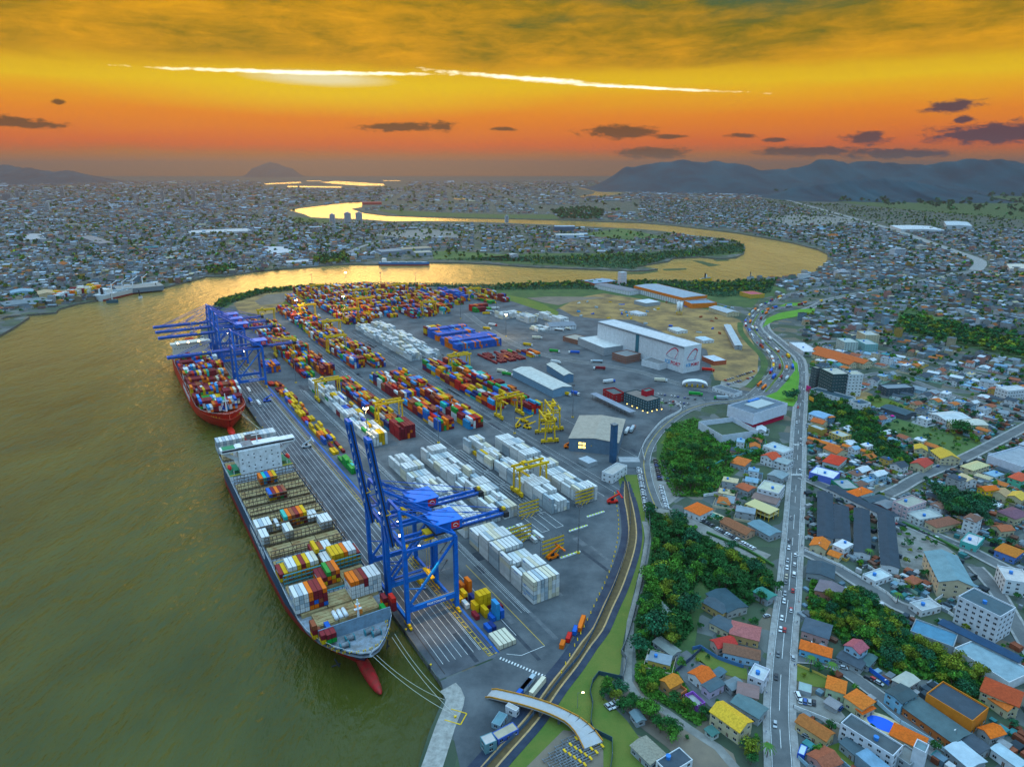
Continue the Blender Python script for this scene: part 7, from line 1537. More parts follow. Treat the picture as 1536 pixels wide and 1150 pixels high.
scatter([(1218,878),(1240,874),(1300,905),(1360,942),(1400,975),(1450,1002),(1495,1042),(1490,1062),(1440,1052),(1395,1015),(1340,1005),(1290,975),(1250,945),(1214,925)],120,'in the thicket across the avenue',smin=.6,smax=1.15)
scatter([(1005,690),(1060,675),(1095,695),(1085,728),(1045,745),(1010,740)],34,'in the grove behind the car park',smin=1,smax=1.5,greens=('deep green','deep green','mid green'))
scatter([(1090,655),(1140,660),(1150,690),(1110,700),(1085,690),(1030,660),(1045,640)],26,'below the white lattice court',smin=.6,smax=1.0,greens=('mid green','bright green','deep green'))
scatter([(985,650),(1010,640),(1030,680),(1010,720),(988,690)],14,'on the bank inside the port road curve',smin=.5,smax=.9)
scatter([(1205,592),(1265,600),(1305,625),(1330,662),(1368,692),(1358,712),(1320,690),(1290,668),(1262,640),(1212,618)],80,'in the green hollow beside the avenue',smin=.6,smax=1.1)
scatter([(898,1030),(915,1024),(950,1045),(985,1075),(1000,1098),(960,1085),(920,1062),(900,1045)],20,'in the walled garden by the ditch',smin=.6,smax=.9)
scatter([(950,1060),(985,1075),(1030,1108),(1040,1120),(1010,1115),(960,1085)],16,'along the dirt lane hedge',smin=.5,smax=.8)
scatter([(945,1005),(975,1000),(1000,1030),(1060,1075),(1050,1085),(990,1050),(950,1032)],30,'in the hedge above the dirt lane',smin=.5,smax=.85,greens=('mid green','deep green','olive green'))
scatter([(1100,1090),(1150,1130),(1150,1150),(1090,1150),(1085,1110)],14,'beside the avenue at the foot of the picture',smin=.6,smax=.9)
scatter([(1395,745),(1465,755),(1485,775),(1470,790),(1430,785),(1395,765)],22,'in the clump past the school',smin=1.1,smax=1.6,kinds=(('wide',1),),greens=('deep green','blue green'))
scatter([(1200,730),(1225,735),(1225,765),(1212,790),(1205,760)],8,'by the school gate',smin=.6,smax=.9)
for x,y in ((1438,652),(1440,648),(1432,650),(1445,652)): q = P(x,y); T_.append((q[0],q[1],'wide','deep green',1.35,'in the middle of the pasture'))
for x,y in ((1190,600),(1185,602),(1193,596),(1180,600)): q = P(x,y); T_.append((q[0],q[1],'round','blue green',1.2,'at the tip of the highway median'))
for x,y in ((1219,728),(1136,870),(1150,885),(1165,890),(1140,905)): q = P(x,y); T_.append((q[0],q[1],'round','deep green',1.0,'by the avenue kerb'))
scatter([(1200,640),(1560,640),(1560,1150),(1200,1150)],620,'among houses across the avenue',smin=.35,smax=.8,kinds=(('round',.5),('small',.5)))
scatter([(1040,740),(1180,700),(1180,860),(1060,790)],24,'among houses above the car row',smin=.45,smax=.8)
scatter([(1000,960),(1165,900),(1165,1100),(1060,1100)],26,'among houses before the avenue',smin=.4,smax=.7,kinds=(('round',.4),('small',.6)))
near_n = len(T_)
M2 = ['far']
scatter([(1340,482),(1370,478),(1440,490),(1600,516),(1600,556),(1490,528),(1400,510),(1340,498)],420,'far',smin=.8,smax=1.3)
scatter([(1200,430),(1620,400),(1640,640),(1205,640)],1500,'far',smin=.5,smax=.95)
scatter([(740,421),(860,418),(985,424),(1085,425),(1165,420),(1150,436),(1085,440),(985,432),(862,431),(742,434)],520,'far',smin=.6,smax=1.1,avoid=False)
scatter([(312,466),(334,450),(390,436),(470,429),(472,432),(395,440),(345,455),(318,470)],260,'far',smin=.5,smax=.9,avoid=False)
scatter([(1150,300),(1700,340),(1700,430),(1240,400),(1100,345),(960,330),(960,300)],3600,'far',smin=.7,smax=1.5)
scatter([(-250,380),(240,365),(560,385),(470,398),(250,428),(0,475),(-250,520)],900,'far',smin=.6,smax=1.2)
scatter([(-350,330),(430,325),(560,350),(560,385),(0,400)],1000,'far',smin=.9,smax=1.8,kinds=(('wide',1),))
scatter([(440,334),(760,338),(1010,352),(1110,364),(1000,395),(640,392),(430,380)],1000,'far',smin=.8,smax=1.5)
scatter([(825,318),(880,312),(905,318),(900,333),(840,330)],200,'far',smin=1.7,smax=2.6,avoid=False,kinds=(('wide',1),),greens=('blue green','deep green'))
scatter([(470,390),(520,385),(524,396),(480,399)],70,'far',smin=1.2,smax=1.8,kinds=(('wide',1),)); scatter([(306,405),(352,398),(355,410),(315,413)],80,'far',smin=1,smax=1.5)
scatter([(960,262),(1700,300),(1700,345),(1230,300)],1500,'far',smin=2.5,smax=5,kinds=(('wide',1),),greens=('blue green','deep green')); scatter([(-400,285),(960,275),(960,318),(-400,325)],900,'far',smin=2,smax=3.5,kinds=(('wide',1),))
scatter([(1060,370),(1112,362),(1116,380),(1050,386),(960,398),(800,400),(800,390),(980,378)],420,'far',smin=.5,smax=1.0,avoid=False)
def tdist(t): return t[0] ** 2 + t[1] ** 2
nearT = [t for t in T_[:near_n] if in_frame(t[0],t[1],-2)]; nearT.sort(key=lambda t: tdist(t) / (t[4] ** 2)); ind = nearT[:296]; ids = set(id(t) for t in ind); mass = [t for t in T_ if id(t) not in ids]
cnt = {}
for t in ind:
 x,y,kd,gn,s,wh = t; me,tm = tree_proto(kd,gn,rt.randrange(3)); key = (kd,gn,wh); cnt[key] = cnt.get(key,0) + 1
 lab = '%s %s tree %s%s' % (gn,{'round': 'round','wide': 'spreading','small': 'small'}[kd],wh,'' if cnt[key] == 1 else ', %s one' % ORD[min(cnt[key],39)])
 root = thing('leafy_tree',lab,'tree',(x,y,0),rt.uniform(0,6.28),'trees %s' % wh); root.scale = (s,s,s * rt.uniform(.85,1.15))
 place('crown',me,root); place('trunk',tm,root)
far_lo = {}
Vs = []; Cs = []
for t in mass:
 d = math.hypot(t[0],t[1]); lod = 0 if d < 900 else (1 if d < 1800 else 2); k = (t[2],lod,rt.randrange(3))
 if k not in far_lo:
  r_,h_,th = {'round': (4.4,7.5,1.2),'wide': (6.2,7.5,1.6),'small': (2.3,3.6,.6)}[t[2]]
  far_lo[k] = crown_mesh(k[2] * 5 + lod,r_,h_,(320,110,36)[lod],(.62,1.15,2.1)[lod] * (1 if t[2] != 'small' else .55),(8,6,4)[lod],th)
 Q_,tn = far_lo[k]; a_ = rt.uniform(0,6.28); ca,sa = math.cos(a_),math.sin(a_); v = Q_ * t[4]
 Vs.append(np.stack([v[:,0] * ca - v[:,1] * sa + t[0],v[:,0] * sa + v[:,1] * ca + t[1],v[:,2]],1)); Cs.append(np.array(LEAF[t[3]])[None] * tn[:,None] * rt.uniform(.8,1.2))
V = np.concatenate(Vs); C_ = np.concatenate(Cs); print('tree quads',len(V) // 4)
me = big_mesh('distant_trees',V,np.arange(len(V)).reshape(-1,4),C_,[mat('leaves_mass',(1,1,1),.8,(.6,.65,.6),.4,attr='tint',detail=3)])
tag(place('distant_trees',me),'green tree cover among the houses and along the river banks','woodland',kind='stuff')
def undergrowth(poly,n,nm,seed,s=1.1,label='dark undergrowth filling the wood',zmax=2.2):
 pts = PL(poly); A_ = np.array(pts); mn,mx = A_.min(0),A_.max(0); r = np.random.RandomState(seed); X = r.uniform(mn[0],mx[0],n * 3); Y = r.uniform(mn[1],mx[1],n * 3); k = pip(pts,X,Y) & ~near_road(X,Y,1.5) & clear_of_foot(X,Y,.5); X,Y = X[k][:n],Y[k][:n]; n = len(X)
 p = np.stack([X,Y,r.uniform(.1,zmax,n)],1); nv = r.normal(size=(n,3)) + [0,0,1.6]; nv /= np.linalg.norm(nv,axis=1)[:,None]; t1 = np.cross(nv,r.normal(size=(n,3))); t1 /= np.linalg.norm(t1,axis=1)[:,None]; t2 = np.cross(nv,t1); sc = s * r.uniform(.5,1.3,(n,1))
 V = np.stack([p - t1 * sc,p - t2 * sc * .7,p + t1 * sc,p + t2 * sc * .7],1).reshape(-1,3); col = np.array(LEAF[nm]) * r.uniform(.6,1.4,(n,1))
 tag(place('undergrowth',big_mesh('undergrowth',V,np.arange(4 * n).reshape(-1,4),col,[leafmat(nm)])),label,'undergrowth',kind='stuff')
undergrowth([(970,765),(1000,762),(1040,786),(1110,826),(1158,860),(1160,885),(1120,910),(1080,905),(1050,870),(1030,900),(1040,945),(1010,980),(975,990),(955,990),(950,930),(965,860)],16000,'deep green',1)
undergrowth([(1215,876),(1240,872),(1300,903),(1360,940),(1400,973),(1450,1000),(1498,1040),(1495,1066),(1440,1058),(1395,1020),(1340,1012),(1290,982),(1250,950),(1212,928)],14000,'mid green',2)
undergrowth([(1003,640),(1040,628),(1100,652),(1150,662),(1148,690),(1105,700),(1085,730),(1060,745),(1010,745),(986,700)],12000,'mid green',3,1.0)
undergrowth([(1207,588),(1270,598),(1310,624),(1330,660),(1370,690),(1358,712),(1320,690),(1285,668),(1262,640),(1212,622)],11000,'deep green',4,1.2)
undergrowth([(945,1000),(990,985),(1010,1000),(1060,1078),(1050,1090),(990,1055),(948,1035)],4000,'mid green',5,.7,zmax=1.2)
undergrowth([(310,468),(334,449),(390,435),(472,428),(560,425),(742,428),(862,424),(985,421),(1085,424),(1165,420),(1155,440),(1085,446),(985,436),(862,434),(742,436),(640,430),(472,433),(395,441),(345,456),(318,472)],30000,'blue green',6,1.8,label='dark scrub and mangrove lining the river bank',zmax=4)
undergrowth([(650,390),(760,392),(877,400),(948,404),(1002,388),(1060,384),(1116,378),(1116,366),(1060,372),(960,382),(860,384),(760,386)],16000,'blue green',7,2.2,label='dark marsh scrub on the meadow bank',zmax=4)
CARC = {'white': (.62,.63,.64),'silver': (.36,.38,.40),'black': (.02,.02,.025),'grey': (.12,.13,.14),'red': (.45,.02,.02),'blue': (.03,.09,.30),'beige': (.40,.34,.24)}
m_tyre = mat('tyre',(.015,.015,.015),.8); m_wind = mat('car_glass',(.02,.03,.04),.1)
def car_meshes(c_,van=False,cache={}):
 k = (c_,van)
 if k in cache: return cache[k]
 pm = mat('car_paint_' + c_,CARC[c_],.3,spec=.5); L,Wd = (4.3,1.76) if not van else (5.4,2.0); h1 = .82 if not van else 1.15; h2 = 1.46 if not van else 2.2
 prof = [(-L / 2,.35),(-L / 2,h1 * .95),(-L / 2 + .1,h1),(L / 2 - 1.1,h1),(L / 2 - .15,h1 * .82),(L / 2,.55),(L / 2,.35)]
 def extr(prof,w0,w1=None):
  n = len(prof); v = [(x,-w0,z) for x,z in prof] + [(x,w0,z) for x,z in prof]; return v,[tuple(range(n)),tuple(range(n,2 * n))[::-1]] + [(i + n,(i + 1) % n + n,(i + 1) % n,i) for i in range(n)]
 mb = MB(); v,f = extr(prof,Wd / 2); mb.add(v,f,0)
 r0,r1,g0,g1 = (-1.5,.55,-1.95,1.15) if not van else (-2.5,1.0,-2.65,1.75); w = Wd / 2 - .06; t_ = Wd / 2 - .24
 mb.add([(r0,-t_,h2),(r1,-t_,h2),(r1,t_,h2),(r0,t_,h2),(r0,-t_,h2 - .05),(r1,-t_,h2 - .05),(r1,t_,h2 - .05),(r0,t_,h2 - .05)],[(0,1,2,3),(0,4,5,1),(1,5,6,2),(2,6,7,3),(3,7,4,0)],0)
 body = mb.mesh('body',[pm])
 g = MB(); g.add([(g0,-w,h1),(g1,-w,h1),(g1,w,h1),(g0,w,h1),(r0,-t_,h2 - .02),(r1,-t_,h2 - .02),(r1,t_,h2 - .02),(r0,t_,h2 - .02)],[(0,1,5,4),(1,2,6,5),(2,3,7,6),(3,0,4,7)],0)
 gl = g.mesh('window',[m_wind]); wh = MB(); wh.cyl((0,-.1,0),(0,.1,0),.33,n=12); wm_ = wh.mesh('wheel',[m_tyre])
 cache[k] = (body,gl,wm_,L,Wd); return cache[k]
ncar = 0; CARLAB = {}
def lab_unique(base,where):
 k = (base,where); CARLAB[k] = CARLAB.get(k,0) + 1; n = CARLAB[k]
 return '%s %s' % (base,where) if n == 1 else '%s %s, %s of that colour' % (base,where,ORD[min(n,39)])
def car(X,Y,rot,c_,where,z=.45,van=False,group='cars of the town',detail=True):
 global ncar
 if ncar >= 292: return
 ncar += 1; body,gl,wm_,L,Wd = car_meshes(c_,van); root = thing('parked_car' if 'park' in where else 'car',lab_unique('%s %s' % (c_,'van' if van else 'car'),where),'van' if van else 'car',(X,Y,z),rot,group)
 place('body',body,root); place('window',gl,root)
 if detail:
  for x in (-L * .3,L * .3):
   for y in (-Wd / 2 + .08,Wd / 2 - .08): o = place('wheel',wm_,root); o.location = (x,y,.33)
rc_ = random.Random(77)
def pc(): return rc_.choice(('white','white','white','silver','silver','black','grey','red','blue','beige'))
def onroad(px,off=0):
 return P(*px)
def heading(line,X,Y):
 i = min(range(len(line) - 1),key=lambda i: (line[i].x - X) ** 2 + (line[i].y - Y) ** 2); d = line[i + 1] - line[i]; return math.atan2(d.y,d.x),line[i],Vector((-d.y,d.x)).normalized()
AV = [(1176,1020,'black',1),(1189,949,'red',0),(1173,946,'white',1),(1182,916,'white',-1),(1188,916,'red',-1),(1175,929,'white',1),(1176,903,'white',1),(1180,892,'silver',1),(1188,887,'red',-1),(1181,875,'grey',1),(1179,866,'beige',1),(1189,863,'white',-1),(1182,853,'white',1),(1188,847,'white',-1),
(1182,842,'silver',1),(1190,833,'white',-1),(1183,823,'white',1),(1185,813,'black',1),(1199,706,'white',-1),(1201,667,'silver',-1),(1200,660,'white',-1),(1192,779,'grey',1),(1203,585,'white',-1),(1197,612,'red',1),(1204,603,'white',-1),(1176,985,'grey',1),(1171,1090,'silver',1),(1199,635,'white',1),(1202,576,'grey',1),(1207,560,'white',-1)]
for x,y,c_,s_ in AV:
 X,Y = P(x,y); h_,p_,n_ = heading(avenue,X,Y); p2 = p_ + n_ * (2.1 * s_ * (1)) ; d_ = Vector((math.cos(h_),math.sin(h_))); q = p2 + d_ * (Vector((X,Y)) - p_).dot(d_); car(q.x,q.y,h_ + (math.pi if s_ > 0 else 0),c_,'driving on the avenue %s' % ('toward the camera' if s_ > 0 else 'away from the camera'),group='cars on the avenue',van=(y in (863,)))
car(*P(1189,988),R(75),'silver','turning across the avenue corner',group='cars on the avenue')
def row(p0,p1,n,ang,where,cols=None,miss=.0,z=.45,group='parked cars',van=0):
 a_,b_ = Vector(P(*p0)),Vector(P(*p1)); d = (b_ - a_); hd = math.atan2(d.y,d.x)
 for k in range(n):
  if rc_.random() < miss: continue
  q = a_ + d * ((k + .5) / n); c_ = cols[k % len(cols)] if cols else pc(); car(q.x,q.y,hd + ang + rc_.uniform(-.05,.05),c_,where,z,group=group,van=rc_.random() < van)
row((958,703),(970,768),28,R(90),'parked in the column beside the ditch head',['white','silver','white','white','grey'])
row((991,730),(1000,764),14,R(90),'parked at the gravel edge of the port road',['white','white','silver','white'])
row((1033,771),(1070,790),10,R(90),'parked in the long row by the pool house',['black','grey','black','grey','silver','white']); row((1074,793),(1107,811),9,R(90),'parked in the long row by the brown gallery',['white','silver','grey','black']); row((1112,814),(1132,825),5,R(90),'parked in the last group of the long row',['white','white','silver'])
for a_,b_,n in (((983,690),(990,722),11),((995,692),(1004,727),12),((1008,698),(1018,730),11),((1019,706),(1026,726),7)): row(a_,b_,n,R(90),'parked in the dense dark rows of the staff lot',['black','grey','black','blue','black','grey'])
row((1197,1052),(1224,1056),4,R(80),'parked under the garage roof lot',['white','blue','silver','black'],van=0); car(*P(1196,1045),R(85),'white','parked by the green garage roof',van=True); car(*P(1265,1003),R(-20),'silver','parked on the lane beside the carport')
car(*P(1311,1021),R(-50),'red','parked on the lane by the blue wall'); car(*P(1302,1019),R(-50),'black','parked on the lane by the blue wall'); car(*P(1318,1026),R(-50),'silver','parked on the lane by the blue wall'); car(*P(1260,1064),R(40),'blue','parked below the villa'); car(*P(1210,1106),R(-40),'silver','parked behind the kiosk')
for k,(x,y) in enumerate(((912,1062),(918,1060),(923,1057),(926,1054))): car(*P(x,y),R(-60),'white' if k % 2 else 'silver','parked in the walled garden by the ditch')
row((1086,572),(1135,556),14,R(80),'parked in the dirt lot by the highway',miss=.15); row((1090,578),(1130,566),11,R(80),'parked in the dirt lot by the highway',miss=.2)
row((985,592),(1045,600),12,R(80),'parked behind the harbour office',miss=.2); row((975,598),(1040,608),12,R(80),'parked behind the harbour office',miss=.3); row((985,700 - 98),(1030,612),8,R(80),'parked behind the harbour office',miss=.2)
row((1306,626),(1340,632),6,R(60),'parked before the market shed',['white','white','silver']); car(*P(1150,925),0.3,'silver','parked in the yard of the rosy roof'); car(*P(1327,863),.5,'black','parked by the small white house'); car(*P(1358,715),R(40),'silver','driving on the street by the golden roofs'); car(*P(1345,788),R(-30),'red','parked on the school street')
row((1378,797),(1410,810),4,R(0),'parked along the school street',miss=.2); row((1240,735),(1335,778),5,0,'parked along the school street',miss=.3); row((1400,703),(1440,688),3,0,'parked along the street by the pasture')
TRK = {}; ntrk = 0
def truck(X,Y,rot,c_,cabc,label,tank=False,L=12.5,z=.5,group='trucks on the port roads'):
 global ntrk; ntrk += 1
 root = thing('truck',label,'truck',(X,Y,z),rot,group); cm = mat('truck_' + c_.replace(' ','_'),CC.get(c_,(.5,.5,.5)),.5); cb = mat('cab_' + cabc,CC.get(cabc,(.6,.6,.6)),.4)
 k = (c_,cabc,tank)
 if k not in TRK:
  mb = MB(); mb.box(L / 2 + .5,L / 2 + 2.7,-1.2,1.2,.7,3.1); mb.box(L / 2 + 2.7,L / 2 + 2.76,-1,1,1.9,2.8,1); a_ = mb.mesh('cab',[cb,m_glassd])
  mb = MB();
  if tank: mb.cyl((-L / 2,0,2.5),(L / 2,0,2.5),1.25,n=14)
  else: mb.box(-L / 2,L / 2,-1.25,1.25,1.3,4.0)
  b_ = mb.mesh('trailer_body',[cm]); mb = MB(); mb.box(-L / 2,L / 2 + 2.6,-.5,.5,.8,1.3); c2_ = mb.mesh('chassis',[m_dark]); mb = MB(); mb.cyl((0,-.28,0),(0,.28,0),.5,n=10); TRK[k] = (a_,b_,c2_,mb.mesh('wheel',[m_tyre]))
 a_,b_,c2_,w_ = TRK[k]; place('cab',a_,root); place('trailer_body',b_,root); place('chassis',c2_,root)
 for x in (-L / 2 + 1.2,-L / 2 + 2.6,L / 2 - .4,L / 2 + 1.9):
  for y in (-1,1): o = place('wheel',w_,root); o.location = (x,y,.5)
K1 = lambda x,y: P(700 + x / 3.83,400 + y / 3.83)
for (x,y,r_,c_,cb,lb_,tk) in ((115,362,-30,'yellow','white','yellow box truck by the blue container blocks',0),(146,340,-30,'white','red','white truck behind the yellow box truck',0),(348,455,-30,'yellow','white','yellow box truck alone on the wide asphalt',0),(500,492,-22,'green','white','green box truck heading past the cold store',0),(622,500,172,'blue','white','blue trailer truck in front of the brick office',0),
(400,415,-10,'cream','white','cream double truck below the depot office',0),(508,555,-35,'white','white','white truck behind the transit shed',0),(752,552,172,'grey','white','white tanker truck on the truck lane',1),(768,592,170,'maroon','white','maroon trailer truck on the truck lane',0),(560,737,-38,'yellow','white','yellow truck at the transit shed dock',0),(608,733,-38,'blue','white','blue truck at the transit shed dock',0),
(1108,660,-14,'cream','white','long cream truck on the gate road',0),(1308,740,-14,'green','green','green truck leaving the gate arch',0),(1468,763,175,'grey','green','grey trailer with green cab by the white angular block',0),(812,668,20,'white','blue','white truck behind the canopy',0),(200,608,-30,'cream','white','cream trailer parked at the head of the sixth mid stack',0),(230,625,-30,'green','white','green trailer parked at the head of the sixth mid stack',0),
(466,358,-25,'white','white','white tanker, first of three before the depot office',1),(528,368,-25,'white','white','white tanker, second of three before the depot office',1),(570,362,-25,'cream','white','cream tanker, third of three before the depot office',1),(920,955,68,'white','blue','white trailer against the big grey warehouse wall',0),(950,945,68,'grey','orange','grey trailer beside the white one at the warehouse',0),(1380,600,-20,'red','red','red truck at the end of the cold store',0),
(60,248,-10,'white','white','white tanker in the trailer park by the far gantry',1),(90,255,-20,'green','white','green tanker in the trailer park',1),(130,262,-15,'grey','white','grey tanker in the trailer park',1),(160,245,20,'white','white','white truck in the trailer park',0),(112,275,5,'yellow','white','yellow truck in the trailer park',0)):
 X,Y = K1(x,y); truck(X,Y,R(r_),c_,cb,lb_,bool(tk),z=.35)
def lane_trucks(line,t0,t1,n,off,cols,where):
 L_ = len(line)
 for k in range(n):
  i = int((t0 + (t1 - t0) * (k + rc_.uniform(.2,.6)) / n) * (L_ - 2)); d = (line[i + 1] - line[i]).normalized(); nn = Vector((-d.y,d.x)); q = line[i] + nn * off; rot = math.atan2(d.y,d.x) + (0 if off < 0 else math.pi)
  if rc_.random() < .62: c_ = rc_.choice(cols); truck(q.x,q.y,rot,c_,rc_.choice(('white','white','blue','orange','red')),lab_unique('%s truck' % c_,where),rc_.random() < .15,z=.42)
  else: car(q.x,q.y,rot,pc(),where,z=.45,group='highway traffic',detail=False)
TC = ['white','white','grey','orange','yellow','cream','maroon','blue','green']
lane_trucks(highway_a,.08,.80,26,4.2,TC,'queueing on the outer highway lane'); lane_trucks(highway_a,.05,.85,16,-3.4,TC,'on the inner lane of the port side highway'); lane_trucks(highway_b,.1,.9,16,3.5,TC,'on the city side highway'); lane_trucks(highway_b,.1,.9,12,-3.5,TC,'on the outbound city side highway')
lane_trucks(avenue,.62,.95,16,2.2,['white','white','yellow'],'on the avenue past the bend')
def loader(a,b,rot,c_,label):
 w = W(a,b); root = thing('container_loader',label,'container loader',(w.x,w.y,.15),QROT + rot,'container handlers'); m_ = mat('loader_' + c_,CC[c_],.5)
 MB().box(-4,4,-1.6,1.6,.8,2.2).build('body',[m_],root); MB().box(-1.2,.8,-1,1,2.2,4).build('cab',[m_glassd],root); mb = MB(); mb.bar((-3.6,0,3),(5.5,0,7.5),1.0); mb.box(5,6,-6,6,6.4,7.2); mb.build('lift_arm',[m_],root)
 for x in (-3,3):
  for y in (-1.7,1.7): MB().cyl((x,y - .4,.85),(x,y + .4,.85),.85,n=12).build('wheel',[m_tyre],root)
loader(452,76,1.6,'orange','orange reach stacker beside the yellow rack'); loader(412,158,1.2,'red','red reach stacker at the end of the white stack by the road'); loader(248,186,.4,'yellow','yellow reach stacker behind the parked carriers'); loader(240,180,2.0,'yellow','yellow loader under the gantry of the fifth mid stack'); loader(232,193,.3,'yellow','yellow loader beside the gantry legs of the fifth mid stack'); loader(308,192,1.2,'orange','orange loader in front of the big grey warehouse')
loader(320,205,.5,'yellow','yellow loader behind the orange one at the warehouse'); loader(185,-10,1.5,'grey','dark machine on the quay lanes between the two ships') ; loader(35,-12,1.5,'blue','blue terminal tractor beside the red ship bow')
for a_,b_,c_,lb_ in ((-12,-22,'white','white yard tractor on the quay under the lowered boom'),(28,-28,'blue','blue yard tractor on the quay at the red ship bow'),(40,-22,'white','white yard tractor on the quay beyond the red ship bow'),(432,-9,'yellow','yellow yard truck between the near crane legs')):
 w = W(a_,b_); truck(w.x,w.y,QROT,c_,'white',lb_,z=.2,group='yard tractors on the quay')
w = W(236,2);
def fence(pts,label,h=2.2,m=None,th=.2,cat='fence',name='fence',px=True,step=6):
 line = smooth_line(PL(pts),step) if px else pts; o = line[0]; root = thing(name,label,cat,(o.x,o.y,0))
 mb = MB(); pm = MB()
 for i in range(len(line) - 1):
  p,q = line[i] - o,line[i + 1] - o; mb.bar((p.x,p.y,.1 + h / 2),(q.x,q.y,.1 + h / 2),th,h)
  if i % 2 == 0: pm.cbox(p.x,p.y,0,.3,.3,h + .35)
 mb.build('panel',[m or m_conc],root); pm.build('post',[m_steel],root); return root
m_mesh_ = mat('mesh_fence',(.06,.10,.16),.7)
fence([(936,716),(944,745),(944,800),(932,850),(910,905),(876,975),(842,1018),(790,1086),(755,1122),(720,1160)],'long dark blue mesh fence between the yard and the ditch',2.4,m_mesh_,.08)
fence([(965,712),(973,770),(974,800),(965,862),(952,918),(940,962),(932,980),(940,990),(934,1018)],'grey wall between the ditch grass and the dirt path',2.6,mat('wall_bluegrey',(.10,.13,.16),.8,(.2,.2,.2),.3))
fence([(934,1020),(898,1012),(885,1040),(889,1058),(886,1085),(890,1098),(918,1112),(915,1160)],'dark green sheet fence round the walled garden by the ditch',2.6,mat('fence_teal',(.03,.07,.09),.6))
fence([(967,694),(964,672),(978,650),(995,632),(1022,616),(1012,604)],'white port boundary wall curving along the port road',3.0,m_wht)
fence([(1206,826),(1250,845),(1292,868),(1330,890),(1345,905)],'white kerb wall along the lower street',1.6,m_wht); fence([(1206,808),(1235,812),(1262,830),(1300,850),(1330,868),(1370,880),(1400,905),(1430,925)],'pale garden wall behind the small white houses',2.0,m_wht)
fence([(1190,1062),(1230,1078),(1290,1105)],'white wall at the edge of the paved lot',2,m_wht); fence([(1038,975),(1050,972),(1075,988),(1115,1002)],'blue painted garden wall above the rosy lawn',2.2,mat('wall_blue',(.05,.14,.30),.8)); fence([(1298,1002),(1333,1028)],'bright blue wall along the lane',2.4,mat('wall_vivid_blue',(.02,.12,.5),.7))
fence([(1315,1055),(1350,1085),(1400,1115),(1425,1135)],'pale blue wall along the lower lane',2.2,mat('wall_pale_blue',(.35,.5,.6),.8)); fence([(1012,1010),(1036,990),(1052,975)],'dark wall with banner behind the bright orange roof',2.4,mat('wall_dark',(.04,.06,.1),.8)); fence([(1195,998),(1225,1010),(1256,1026)],'low yellow wall along the corner lawn',1.2,mat('wall_yellow',(.5,.36,.08),.8))
fence([(1060,705),(1090,690),(1140,676),(1170,668)],'turquoise fence below the white lattice court',2.2,mat('fence_turquoise',(.08,.4,.45),.7)); fence([(1055,745),(1075,742),(1115,765),(1120,780)],'long white wall beside the garden pool',2.5,m_wht); fence([(1400,905),(1425,890),(1440,905)],'white wall corner before the white apartments',2.4,m_wht)
fence([(1060,800),(1120,826),(1160,850)],'clipped hedge like green wall beside the turquoise path',1.8,mat('hedge_leaf',(.03,.10,.03),.9,(.05,.14,.03),.8),1.2,'hedge','hedge')
fence([(1353,785),(1400,806),(1437,826)],'clipped green hedge along the school yard',1.8,MATS['hedge_leaf'],1.6,'hedge','hedge')
m_line = mat('ditch_liner',(.012,.022,.045),.55,(.03,.045,.07),.12,bump=.1); m_mud = mat('ditch_mud',(.13,.085,.035),.8,(.09,.06,.03),.3); m_edge = mat('ditch_edge',(.50,.30,.12),.9,(.32,.22,.12),.4)
dl = smooth_line(PL([(939,722),(941,745),(946,770),(949,800),(944,830),(928,876),(912,910),(897,943),(880,965),(858,997),(832,1030),(798,1078),(746,1136),(700,1190)]),6)
for nm,a_,b_,z_,m_ in (('ditch_bank',-7.6,-3.0,.30,m_line),('ditch_bank',3.0,6.6,.30,m_line),('ditch_edge',-3.0,-2.1,.36,m_edge),('ditch_edge',2.1,3.0,.36,m_edge),('ditch_bed',-2.1,2.1,.28,m_mud)):
 mb = MB(); sc_ = lambda k: (lambda t_: k * min(1,.45 + t_ * 6)); ribbon(dl,sc_(a_),sc_(b_),z_,mb); tag(mb.build(nm,[m_]),kind='structure')
mb = MB(); ribbon(dl,lambda t_: -7.6 * min(1,.45 + t_ * 6),lambda t_: 6.6 * min(1,.45 + t_ * 6),.24,mb); tag(mb.build('ditch_base',[m_line]),kind='structure')
for k in range(34):
 t_ = k / 33; ln = smooth_line(PL([(922,740),(928,790),(918,845),(895,900),(862,968),(842,1008)]),3); q = ln[int(t_ * (len(ln) - 1))]; mb = MB(); mb.cyl((0,0,0),(0,0,1.1),.22,.22,6); mb.box(-1.1,1.1,-.25,.25,0,.5)
 o = at(mb.build('traffic_barrier',[m_yl]),(q.x,q.y,.12),math.atan2(ln[1].y - ln[0].y,ln[1].x - ln[0].x)); tag(o,'yellow barrier at the ditch fence, %s from the head of the ditch' % (ORD[k + 1] if k < 39 else ''),'barrier','yellow barriers along the yard edge')
bl = smooth_line([P(*q) for q in ((733,1041),(760,1052),(800,1066),(838,1080),(862,1092),(880,1108),(890,1122))],3); o = bl[0]; br = thing('road_bridge','curved concrete ramp bridge with orange edges crossing the ditch','bridge',(o.x,o.y,0))
def bz(t_): return .3 + 4.2 * max(0,math.sin(math.pi * min(1,t_ * .98))) ** .7
mb = MB(); e0 = [MB(),MB()]; n_ = len(bl)
